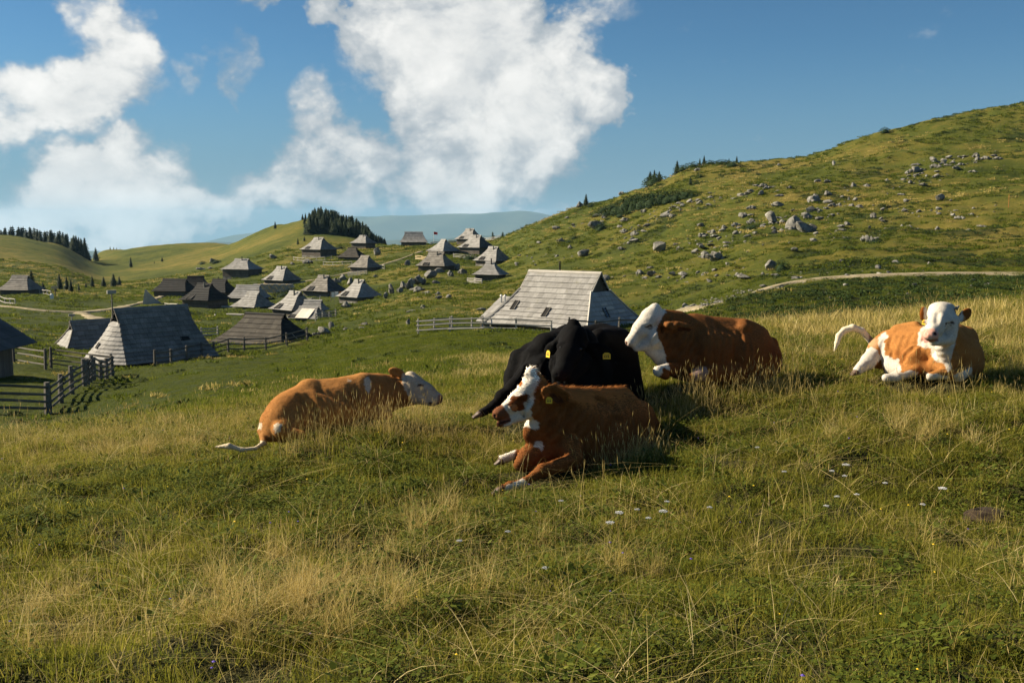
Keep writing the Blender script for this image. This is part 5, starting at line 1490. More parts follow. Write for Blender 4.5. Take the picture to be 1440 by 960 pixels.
    col = colour(P) * rg_.uniform(.84, 1.16, (hair, 1)) * (1 + (sun_gain - 1) * sstep(n[:, 2], .2, .7))[:, None]  # upward-facing hair brightened in its colour, standing in for sunlight
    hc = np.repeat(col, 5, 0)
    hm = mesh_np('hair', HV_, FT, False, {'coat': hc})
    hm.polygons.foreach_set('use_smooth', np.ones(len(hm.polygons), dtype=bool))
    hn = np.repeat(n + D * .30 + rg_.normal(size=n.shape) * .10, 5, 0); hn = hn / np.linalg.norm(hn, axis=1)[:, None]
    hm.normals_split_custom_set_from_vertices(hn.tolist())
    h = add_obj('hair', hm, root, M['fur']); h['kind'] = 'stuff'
    return body
def sub_piece(field_fn, name, root, mat, lo, hi, h, origin):
    fl = Field(lo, hi, h, origin); field_fn(fl); V, Q = fl.mesh()
    return add_obj(name, mesh_np(name, V, Q, True), root, mat)
def hoof(root, org, p, d, r=.05, up=(0, 0, 1)):
    """cloven hoof pointing along d"""
    p = np.array(p); d = np.array(d, float); d /= np.linalg.norm(d); sd = np.cross(d, up); sd /= np.linalg.norm(sd)
    def fn(fl):
        for s_ in (-1, 1):
            fl.cone(p + sd * r * .42 * s_, p + d * r * 1.5 + sd * r * .36 * s_ - np.array([0, 0, r * .25]), r * .62, r * .34, .01)
        fl.ell(p + d * r * .1, (r * .6, r * .95, r * .7), (d, sd), .02)
    return sub_piece(fn, 'hoof', root, M['hoof'], p - r * 3.2, p + r * 3.2, r * .14, org)
def ball(root, name, org, p, r, mat, sc=(1, 1, 1)):
    V = ICO3[0] * r * np.array(sc) + (np.array(p) - org)
    return add_obj(name, mesh_np(name, V, ICO3[1], True), root, mat)
def ear_tag(root, org, p, nrm_, w_=.055, hgt=.065):
    p = np.array(p) - org; n = np.array(nrm_, float); n /= np.linalg.norm(n)
    q = np.cross((0, 0, 1), n); q /= np.linalg.norm(q); u_ = np.cross(n, q)
    g = MB(); A = [p + q * w_ * a + u_ * hgt * b for a, b in ((-.5, -.5), (.5, -.5), (.5, .25), (.22, .5), (-.22, .5), (-.5, .25))]
    b0 = len(g.v); g.v += [tuple(a - n * .003) for a in A] + [tuple(a + n * .003) for a in A]; g.t += [.5] * 12
    g.f += [tuple(range(5, -1, -1)), tuple(range(6, 12))] + [(i, (i + 1) % 6, 6 + (i + 1) % 6, 6 + i) for i in range(6)]
    t_ = g.build('ear_tag', M['tag'], root)
    pr = MB()   # rows of small illegible print
    for r_, (yy_, cells) in enumerate(((.08, ((-.34, .05), (-.22, .06), (-.08, .04), (.04, .06), (.2, .1))), (-.24, ((-.34, .13), (-.12, .13), (.12, .18))))):
        for (x0, ww) in cells:
            hh = .16 if r_ == 0 else .26
            c = [p + q * w_ * (x0 + dx) + u_ * hgt * (yy_ + dy) + n * .0034 for dx, dy in ((0, 0), (ww, 0), (ww, hh * .8), (0, hh))]
            pr.hexa(c + [k + n * .0006 for k in c])
    pr.build('print', M['print'], t_)
def cow_root(u, Y, label):
    p = ground_at(u, Y)
    return empty('cow', p, 0, label, 'cow', 'cows resting on the pasture'), p
up3 = np.array([0, 0, 1.0])

# --- A: front cow, brown with white face and brown eye patch, lying, facing left
def cow_a():
    root, org = cow_root(835, 10.2, 'nearest brown cow, white face with brown eye patch, legs folded, facing left')
    f = Field(org + np.array([-1.45, -1.2, -.35]), org + np.array([1.05, 1.3, 1.2]), .0115, org)
    f.cone(J(806, 607, 10.0), J(868, 602, 10.45), .335, .385, .1)
    f.ell(J(838, 624, 10.2), (.58, .40, .34), (J(880, 620, 10.5) - J(790, 620, 9.9), np.array([0, 1, 0])), .08)
    f.cone(J(884, 603, 10.55), J(897, 622, 10.7), .29, .25, .1)
    f.cone(J(800, 566, 9.95), J(872, 561, 10.45), .12, .12, .08)
    f.ell(J(884, 566, 10.35), (.085, .085, .07), None, .05); f.ell(J(906, 590, 10.5), (.07, .07, .07), None, .05)
    f.ell(J(862, 630, 9.98), (.10, .08, .15), None, .08)
    f.ell(J(886, 625, 10.3), (.25, .20, .25), None, .06)
    f.cone(J(900, 585, 10.6), J(914, 612, 10.7), .15, .15, .08)
    f.ell(J(784, 604, 9.72), (.17, .14, .27), ((1, 0, .25), (0, 1, 0)), .07)
    f.cone(J(766, 563, 9.72), J(806, 584, 9.95), .145, .24, .08)
    f.cone(J(762, 590, 9.70), J(782, 615, 9.85), .125, .22, .08)
    f.cone(J(746, 612, 9.66), J(764, 636, 9.72), .07, .12, .06)
    f.cone(J(750, 602, 9.66), J(775, 600, 9.75), .09, .18, .06)
    f.crease([(800, 575), (796, 600), (803, 625)], .02, .09)
    f.crease([(868, 590), (858, 612), (856, 632)], .02, .10)
    f.crease([(770, 572), (776, 592), (772, 612)], .012, .06)
    f.crease([(836, 560), (862, 572)], .012, .10)
    # head
    f.ell(J(752, 548, 9.62), (.12, .11, .135), None, .05)
    f.cone(J(750, 539, 9.62), J(729, 564, 9.56), .10, .088, .05)
    f.cone(J(729, 563, 9.56), J(705, 580, 9.50), .080, .060, .05)
    f.ell(J(701, 582, 9.49), (.060, .072, .058), (J(690, 590, 9.45) - J(720, 570, 9.55), (0, 1, 0)), .03)
    f.cone(J(752, 574, 9.62), J(714, 592, 9.52), .095, .042, .05)
    f.cone(J(714, 594, 9.50), J(702, 596, 9.47), .040, .030, .02)
    f.ell(J(747, 572, 9.52), (.085, .06, .105), None, .04)
    f.ell(J(746, 525, 9.62), (.055, .06, .055), None, .04)
    S = f.surf
    q = S(732, 558); f.ell(q + (0, .012, 0), (.040, .026, .018), ((1, 0, .35), (0, 1, 0)), .02)
    q = S(722, 571); f.cone(q + (0, .01, 0), S(712, 578) + np.array([0, .014, 0]), .018, .008, .02)
    f.crease([(741, 566), (735, 582), (742, 592)], .008, .03)
    f.crease([(713, 571), (716, 583)], .005, .03)
    q = S(731, 562); f.ell(q, (.018, .012, .009), ((1, 0, .3), (0, 1, 0)), .012, True)
    q = S(695.5, 584.5); f.ell(q, (.016, .016, .010), ((1, 0, .4), (0, 1, 0)), .01, True)
    f.cone(S(696, 595), S(716, 591.5), .005, .004, .012, True)
    # ear
    ax = (J(791, 560, 9.5) - J(762, 548, 9.5), (0, 1, .1))
    f.cone(J(762, 549, 9.56), J(768, 551, 9.44), .04, .03, .03)
    f.ell(J(777, 554, 9.41), (.118, .022, .085), ax, .015)
    f.ell(J(777, 556, 9.385), (.085, .022, .055), ax, .012, True)
    # forelegs
    E1 = J(808, 648, 9.50); K1 = J(764, 661, 9.30); P1 = J(739, 677, 9.25); T1 = J(708, 687, 9.18)
    f.chain([J(800, 632, 9.65), E1, K1], [.14, .078, .060], .05)
    f.chain([K1, P1, T1], [.054, .040, .040], .03)
    f.ell(K1, (.066, .056, .058), None, .03); f.ell(J(718, 684, 9.2), (.046, .046, .044), None, .03)
    K2 = J(744, 643, 9.62)
    f.chain([J(770, 628, 9.75), K2, J(732, 653, 9.55)], [.12, .105, .066], .05)
    f.chain([J(737, 655, 9.62), J(759, 657, 9.62)], [.06, .04], .03)
    f.chain([J(750, 632, 9.95), J(726, 639, 9.95), J(706, 646, 9.9)], [.05, .04, .045], .03)
    f.chain([J(862, 646, 10.0), J(838, 652, 9.85), J(822, 655, 9.8)], [.10, .06, .045], .05)
    f.chain([J(905, 590, 10.75), J(920, 612, 10.72), J(926, 640, 10.6)], [.03, .024, .02], .03)
    W = WHITE
    HO = (.05, .028, .02)
    paints = [
        (W, [(740, 515), (752, 519), (757, 533), (754, 546), (750, 560), (747, 576), (750, 588), (757, 594), (758, 603), (750, 604), (742, 600), (733, 602), (727, 609), (715, 603), (705, 605), (684, 604), (684, 573), (700, 568), (712, 558), (722, 543), (733, 528)]),
        ((.15, .06, .028), [(684, 580), (697, 569), (706, 569), (710, 577), (716, 583), (717, 591), (708, 597), (699, 603), (684, 600)], .6),
        ((.20, .075, .04), [(704, 590), (716, 586), (719, 592), (708, 597)], .5), ((.03, .012, .008), [(697, 594.5), (717, 590), (717, 592.5), (698, 597)], .2),
        (DBROWN, [(713, 567), (719, 557), (728, 556), (738, 553), (744, 556), (743, 564), (736, 567), (737, 573), (731, 579), (724, 579), (717, 573)], .8),
        ((.42, .16, .06), [(717, 570), (724, 566), (729, 572), (727, 577), (720, 576)], .6),
        (BROWN, [(729, 541), (733, 536), (735, 538), (731, 544)], .3), (W, [(749, 628), (752, 620), (761, 620), (764, 628), (762, 637), (757, 630)], .7),
        (W, [(712, 682), (735, 673), (742, 678), (740, 688), (715, 697), (706, 694)], .7), (HO, [(686, 684), (708, 682), (709, 704), (686, 704)], .5),
        (W, [(701, 640), (714, 634), (724, 634), (722, 645), (712, 652), (702, 650)], .6), (HO, [(690, 645), (702, 643), (706, 660), (690, 660)], .4),
        ((.012, .006, .005), S(695.5, 584.5), S(695.8, 584.8), .021, .021), ((.05, .025, .018), S(731, 562), S(732, 562), .012, .012), ((.10, .04, .02), S(776, 557), S(781, 558), .035, .03)]
    hd = J(735, 560, 9.5)
    def hl(P):
        topz = sstep(P[:, 2] - org[2], .58, .76); ishead = 1 - sstep(np.linalg.norm(P - hd, axis=1), .28, .34)
        return (.8 + 2.4 * topz) * (1 - .70 * ishead)
    tagp = S(772, 560.5)
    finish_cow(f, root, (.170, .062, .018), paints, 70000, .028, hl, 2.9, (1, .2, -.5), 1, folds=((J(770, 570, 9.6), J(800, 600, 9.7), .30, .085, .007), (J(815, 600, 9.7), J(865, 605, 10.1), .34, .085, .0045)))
    ball(root, 'eye', org, S(731, 562) + np.array([0, .006, 0]), .013, M['eye'], (1.2, .7, .6))
    ear_tag(root, org, tagp + np.array([0, -.03, -.01]), (-.15, -1, .1), .06, .06)
    hoof(root, org, J(702, 689, 9.17), J(690, 692.5, 9.14) - J(702, 688, 9.17), .042)
    hoof(root, org, J(704, 648, 9.88), J(694, 652, 9.86) - J(704, 647, 9.88), .040)
cow_a()

# --- B: black cow, head raised towards us
def cow_b():
    root, org = cow_root(815, 11.7, 'black cow with yellow ear tags lying behind the nearest brown cow')
    f = Field(org + np.array([-1.6, -1.0, -.35]), org + np.array([1.1, 1.7, 1.5]), .0135, org)
    f.cone(J(790, 545, 11.7), J(845, 525, 12.4), .40, .44, .1)
    f.cone(J(765, 540, 11.6), J(800, 560, 11.5), .34, .36, .1)
    f.cone(J(748, 507, 11.8), J(757, 540, 11.7), .15, .26, .1)
    f.ell(J(853, 500, 12.3), (.33, .4, .36), None, .1)
    f.cone(J(846, 470, 12.4), J(862, 472, 12.5), .11, .13, .07)
    f.cone(J(872, 500, 12.3), J(883, 555, 12.0), .22, .20, .08)
    f.chain([J(884, 520, 12.3), J(890, 560, 12.1), J(888, 585, 12.0)], [.10, .09, .07], .06)
    f.cone(J(745, 497, 12.0), J(800, 480, 12.4), .13, .22, .08)
    f.cone(J(812, 488, 11.6), J(818, 525, 11.8), .25, .36, .08)
    f.cone(J(768, 490, 11.9), J(842, 482, 12.35), .19, .24, .08)
    # head seen from the front: broad brow, tapering to the muzzle low left
    f.ell(J(806, 474, 11.3), (.155, .13, .15), None, .05)
    f.cone(J(806, 478, 11.25), J(799, 500, 11.02), .165, .13, .05)
    f.cone(J(799, 500, 11.02), J(791, 522, 10.85), .125, .095, .04)
    f.ell(J(789, 526, 10.82), (.105, .085, .082), None, .03)
    f.ell(J(806.5, 457, 11.32), (.07, .075, .075), None, .05)
    f.cone(J(819, 508, 11.2), J(800, 533, 10.98), .11, .07, .05)
    f.ell(J(789, 486, 11.05), (.05, .05, .04), None, .03); f.ell(J(818, 488, 11.08), (.05, .05, .04), None, .03)
    f.cone(J(822, 482, 11.3), J(834, 488, 11.3), .05, .04, .03); f.cone(J(790, 474, 11.3), J(780, 484, 11.3), .05, .04, .03)
    f.ell(J(846, 494, 11.28), (.155, .028, .088), (J(862, 503, 11.3) - J(830, 486, 11.3), (0, 1, 0)), .02)
    f.ell(J(847, 496, 11.25), (.115, .022, .058), (J(862, 505, 11.3) - J(830, 488, 11.3), (0, 1, 0)), .012, True)
    f.ell(J(775, 490, 11.33), (.12, .03, .07), (J(766, 499, 11.4) - J(785, 480, 11.3), (.3, 1, 0)), .02)
    f.cone(J(842, 476, 11.9), J(870, 484, 12.3), .12, .2, .08)
    f.chain([J(745, 530, 11.5), J(724, 545, 11.35), J(708, 557, 11.3), J(693, 572, 11.25), J(678, 580, 11.2)], [.16, .10, .070, .050, .050], .05)
    f.ell(J(707, 557, 11.28), (.08, .07, .075), None, .03)
    f.chain([J(729, 503, 11.9), J(724, 530, 11.8), J(718, 545, 11.7)], [.11, .12, .09], .06)
    f.chain([J(780, 590, 11.2), J(830, 598, 11.3), J(880, 590, 11.6)], [.16, .18, .15], .06)
    f.crease([(770, 505), (768, 525), (775, 545)], .02, .08); f.crease([(836, 505), (845, 530)], .02, .08); f.crease([(740, 515), (735, 535)], .015, .07)
    for u_, v_ in ((783.5, 527), (794.5, 528)): f.ell(f.surf(u_, v_), (.015, .018, .011), None, .01, True)
    e1, e2 = f.surf(789, 489), f.surf(816, 491)
    t1, t2 = f.surf(853, 500), f.surf(772, 497)
    finish_cow(f, root, BLACK, [((.009, .007, .007), f.surf(789, 528), f.surf(789, 529), .06, .06), ((.015, .013, .013), J(683, 577, 11.2), J(676, 582, 11.2), .05, .055)], 34000, .016, None, 3.5, (.3, 0, -1), 2, folds=((J(745, 520, 11.5), J(775, 520, 11.4), .3, .08, .006),))
    for e_ in (e1, e2): ball(root, 'eye', org, e_ + np.array([0, .008, 0]), .018, M['eye'])
    ear_tag(root, org, t1 + np.array([0, -.02, 0]), (.05, -1, .12), .088, .075)
    ear_tag(root, org, t2 + np.array([-.01, -.03, 0]), (-.85, -.5, .1), .075, .08)
    hoof(root, org, J(674, 582, 11.18), J(664, 586, 11.15) - J(674, 582, 11.18), .048)
cow_b()

# --- C: cow at left lying away, white head down to the right
def cow_c():
    root, org = cow_root(470, 11.2, 'leftmost brown cow, white head stretched low to the right')
    f = Field(org + np.array([-1.25, -1.2, -.4]), org + np.array([1.5, 1.6, 1.2]), .0125, org)
    f.cone(J(432, 580, 11.0), J(495, 568, 11.45), .285, .30, .1)
    f.ell(J(462, 578, 11.15), (.55, .36, .28), (J(500, 565, 11.5) - J(430, 580, 11.0), (0, 1, 0)), .08)
    f.cone(J(440, 553, 11.2), J(478, 548, 11.4), .15, .13, .1)
    f.cone(J(410, 577, 10.9), J(398, 595, 10.75), .225, .20, .1)
    f.cone(J(420, 560, 11.0), J(432, 552, 11.1), .12, .14, .07)
    f.ell(J(436, 543, 11.15), (.09, .09, .07), None, .06)
    f.ell(J(395, 590, 10.82), (.18, .20, .22), None, .1)
    f.cone(J(378, 592, 10.85), J(378, 612, 10.75), .10, .07, .06)
    f.cone(J(500, 556, 11.5), J(530, 551, 11.75), .225, .19, .1)
    f.ell(J(514, 552, 11.45), (.13, .10, .22), ((1, 0, .3), (0, 1, 0)), .06)
    f.cone(J(512, 541, 11.6), J(545, 544, 11.9), .14, .14, .08)
    f.cone(J(530, 552, 11.75), J(568, 546, 11.9), .18, .135, .08)
    f.cone(J(505, 572, 11.35), J(540, 570, 11.7), .16, .12, .08)
    f.crease([(497, 545), (500, 565), (510, 580)], .02, .08); f.crease([(425, 560), (440, 575), (436, 595)], .02, .10); f.crease([(452, 548), (480, 560)], .015, .10); f.crease([(538, 545), (545, 562)], .012, .06)
    # head
    f.ell(J(578, 541, 11.85), (.13, .12, .135), None, .05)
    f.cone(J(580, 540, 11.85), J(598, 549, 11.82), .118, .10, .05)
    f.cone(J(597, 550, 11.82), J(614, 559, 11.80), .09, .066, .05)
    f.ell(J(615, 561, 11.8), (.062, .068, .056), (J(630, 563, 11.8) - J(615, 553, 11.8), (0, 1, 0)), .03)
    f.cone(J(582, 556, 11.8), J(608, 565, 11.76), .095, .05, .05)
    f.cone(J(535, 560, 11.7), J(572, 556, 11.85), .17, .125, .08)
    f.ell(J(577, 527, 11.86), (.06, .06, .045), None, .03)
    q = f.surf(591, 540); f.ell(q + (0, .015, 0), (.035, .022, .016), None, .02)
    f.crease([(600, 541), (604, 552)], .010, .03); f.crease([(586, 546), (594, 556)], .010, .04); q = f.surf(584, 549); f.ell(q + (0, .01, 0), (.05, .03, .06), None, .03); f.cone(f.surf(606, 567), f.surf(620, 567), .004, .004, .012, True)
    ax = (J(569, 528, 11.8) - J(547, 521, 11.8), (0, 1, .2))
    f.ell(J(558, 523.5, 11.80), (.105, .022, .062), ax, .02)
    f.ell(J(559, 524, 11.775), (.07, .018, .034), ax, .012, True)
    f.ell(f.surf(620, 560.5), (.012, .014, .009), None, .01, True)
    # hind leg folded, tail on the grass
    f.chain([J(415, 597, 10.7), J(395, 604, 10.55), J(425, 612, 10.5)], [.14, .08, .05], .05)
    f.chain([J(372, 590, 10.9), J(368, 606, 10.8), J(371, 622, 10.6)], [.045, .04, .035], .03)
    f.chain([J(371, 622, 10.6), J(360, 630, 10.45), J(340, 632, 10.4), J(322, 627, 10.4), J(303, 628, 10.42)], [.030, .020, .022, .028, .010], .02)
    f.chain([J(520, 580, 11.3), J(545, 583, 11.3)], [.09, .06], .05)
    W = (.52, .44, .33)
    paints = [(W, [(565, 530), (570, 519), (582, 519), (592, 526), (606, 532), (618, 546), (640, 553), (640, 580), (604, 580), (586, 572), (577, 560), (571, 549), (568, 540)]),
              ((.34, .20, .15), [(617, 555), (636, 558), (636, 575), (614, 572)], .5), ((.10, .06, .04), f.surf(588.5, 541.5), f.surf(594.5, 542.5), .008, .008), ((.06, .03, .025), f.surf(620, 560.5), f.surf(620.3, 560.7), .013, .013), ((.12, .07, .05), f.surf(606, 567.3), f.surf(620, 567.3), .006, .006), (W, [(512, 533), (519, 530), (523, 540), (518, 554), (513, 546)], .8), (W, [(489, 533), (495, 534), (494, 537), (489, 536)], 1),
              (W, [(384, 597), (390, 592), (396, 596), (395, 606), (388, 608)], 1.4), 
              (TAN, [(360, 598), (374, 598), (386, 612), (382, 626), (364, 626)], .8), (W, [(362, 594), (368, 594), (367, 603), (362, 604)], 1), ((.62, .52, .36), [(298, 618), (345, 618), (374, 620), (374, 640), (298, 640)], .3)]
    hd = J(595, 547, 11.8)
    def hl(P): return 1 + .5 * (1 - sstep(np.linalg.norm(P - hd, axis=1), .15, .33))
    eyep = f.surf(592, 542)
    finish_cow(f, root, (.35, .155, .045), paints, 50000, .017, hl, 1.25, (-1, -.3, -.3), 3, folds=((J(440, 575, 10.8), J(495, 570, 11.2), .30, .09, .006), (J(525, 548, 11.6), J(560, 545, 11.75), .2, .07, .006)))
    ball(root, 'eye', org, eyep + np.array([0, .008, 0]), .011, M['lash'], (1.4, .7, .5))
cow_c()

# --- D: right-centre cow, brown with pure white face in profile
def cow_d():
    root, org = cow_root(1005, 12.1, 'brown cow with plain white face in profile, right of the black cow')
    f = Field(org + np.array([-1.35, -1.0, -.4]), org + np.array([1.15, 1.1, 1.2]), .0125, org)
    f.cone(J(985, 495, 12.0), J(1040, 495, 12.2), .35, .365, .1)
    f.ell(J(1010, 503, 12.1), (.60, .38, .34), None, .08)
    f.cone(J(975, 457, 12.05), J(1045, 464, 12.25), .13, .13, .1)
    f.cone(J(1055, 492, 12.25), J(1070, 503, 12.3), .30, .25, .1)
    f.cone(J(1046, 458, 12.10), J(1068, 469, 12.2), .085, .09, .05); f.ell(J(1046, 461, 12.0), (.08, .08, .06), None, .05); f.ell(J(1086, 482, 12.3), (.07, .07, .07), None, .05)
    f.ell(J(1062, 512, 12.02), (.27, .17, .24), None, .06)
    f.cone(J(1080, 492, 12.4), J(1084, 515, 12.3), .12, .12, .08)
    f.ell(J(960, 500, 11.83), (.18, .14, .30), ((1, 0, .25), (0, 1, 0)), .07)
    f.cone(J(942, 462, 11.95), J(975, 473, 12.05), .17, .25, .09)
    f.cone(J(938, 488, 11.92), J(962, 505, 12.0), .16, .25, .09)
    f.cone(J(930, 503, 11.9), J(948, 512, 11.95), .10, .14, .06)
    f.cone(J(928, 446, 11.9), J(955, 450, 11.95), .10, .11, .06)
    f.crease([(984, 462), (978, 490), (988, 515)], .02, .10); f.crease([(1040, 480), (1034, 505), (1042, 522)], .02, .10); f.crease([(948, 470), (952, 492)], .015, .07); f.crease([(1010, 458), (1040, 470)], .012, .09)
    # head
    f.ell(J(919, 449, 11.85), (.12, .11, .13), None, .05)
    f.ell(J(921, 434, 11.87), (.070, .075, .068), None, .04)
    f.cone(J(914, 446, 11.86), J(901, 463, 11.83), .115, .095, .05)
    f.cone(J(901, 462, 11.83), J(888, 479, 11.8), .088, .065, .05)
    f.ell(J(886.5, 481, 11.8), (.058, .074, .062), (J(878, 490, 11.8) - J(892, 470, 11.8), (0, 1, 0)), .03)
    f.cone(J(924, 478, 11.85), J(895, 490, 11.8), .115, .042, .05)
    f.cone(J(916, 493, 11.86), J(936, 500, 11.9), .075, .13, .06)
    f.ell(J(921, 474, 11.75), (.085, .06, .11), None, .06)
    S = f.surf
    q = S(911, 455); f.ell(q + (0, .018, 0), (.056, .036, .022), ((1, 0, .2), (0, 1, 0)), .02)
    q = S(906, 467); f.ell(q + (0, .012, 0), (.028, .022, .040), None, .025)
    f.crease([(914, 468), (911, 478), (914, 486)], .004, .03); f.crease([(897, 470), (902, 482)], .007, .03); f.crease([(904, 458), (909, 461), (916, 459)], .006, .015)
    f.ell(S(881, 482.5), (.013, .018, .011), ((1, 0, .5), (0, 1, 0)), .01, True)
    f.cone(S(885, 491), S(898, 487), .004, .004, .014, True)
    ax = (J(974, 461, 11.6) - J(936, 456, 11.62), (0, 1, -.3))
    f.cone(J(934, 456, 11.8), J(943, 457, 11.64), .05, .035, .03)
    f.ell(J(955, 459, 11.60), (.165, .028, .062), ax, .015)
    f.ell(J(957, 463.5, 11.575), (.12, .022, .034), ax, .012, True)
    # folded foreleg knee by the brisket, hind hock
    f.chain([J(945, 518, 11.7), J(926, 522, 11.48), J(936, 529, 11.5)], [.09, .055, .045], .04)
    f.chain([J(1035, 525, 11.8), J(985, 526, 11.62), J(970, 530, 11.6)], [.12, .08, .05], .05)
    W = WHITE
    paints = [(W, [(866, 490), (872, 468), (895, 443), (906, 426), (921, 419), (934, 428), (937, 440), (927, 450), (923, 463), (928, 478), (934, 492), (937, 505), (941, 519), (930, 517), (915, 512), (900, 507), (870, 500)]),
              (W, [(917, 520), (922, 512), (930, 513), (932, 524), (922, 533), (916, 529)], .6), (TAN, [(908, 514), (919, 511), (917, 532), (908, 532)], .4), ((.24, .17, .145), [(974, 522), (982, 516), (991, 516), (996, 524), (994, 536), (974, 536)], 1.3),
              ((.42, .20, .14), S(880.5, 481), S(881, 485), .020, .018), ((.06, .03, .02), S(881, 482.5), S(881, 483), .017, .017), ((.20, .13, .10), S(884, 491.3), S(899, 487.3), .007, .006), ((.10, .065, .045), S(906, 459.3), S(915, 458.6), .009, .008), ((.30, .24, .18), S(904, 461.5), S(915, 462), .006, .006), ((.09, .03, .012), S(956, 464), S(968, 465), .04, .03)]
    hd = J(905, 465, 11.8)
    eyep = S(911, 459.5)
    def hl(P): return (1 - .25 * (1 - sstep(np.linalg.norm(P - hd, axis=1), .30, .38)))
    finish_cow(f, root, (.155, .055, .016), paints, 50000, .017, hl, 2.0, (1, .2, -.4), 4, folds=((J(940, 470, 11.75), J(965, 490, 11.8), .28, .08, .008), (J(985, 490, 11.7), J(1035, 492, 11.8), .32, .09, .006)))
    ball(root, 'eye', org, eyep + np.array([0, .006, 0]), .011, M['eye'], (1.5, .7, .45))
cow_d()

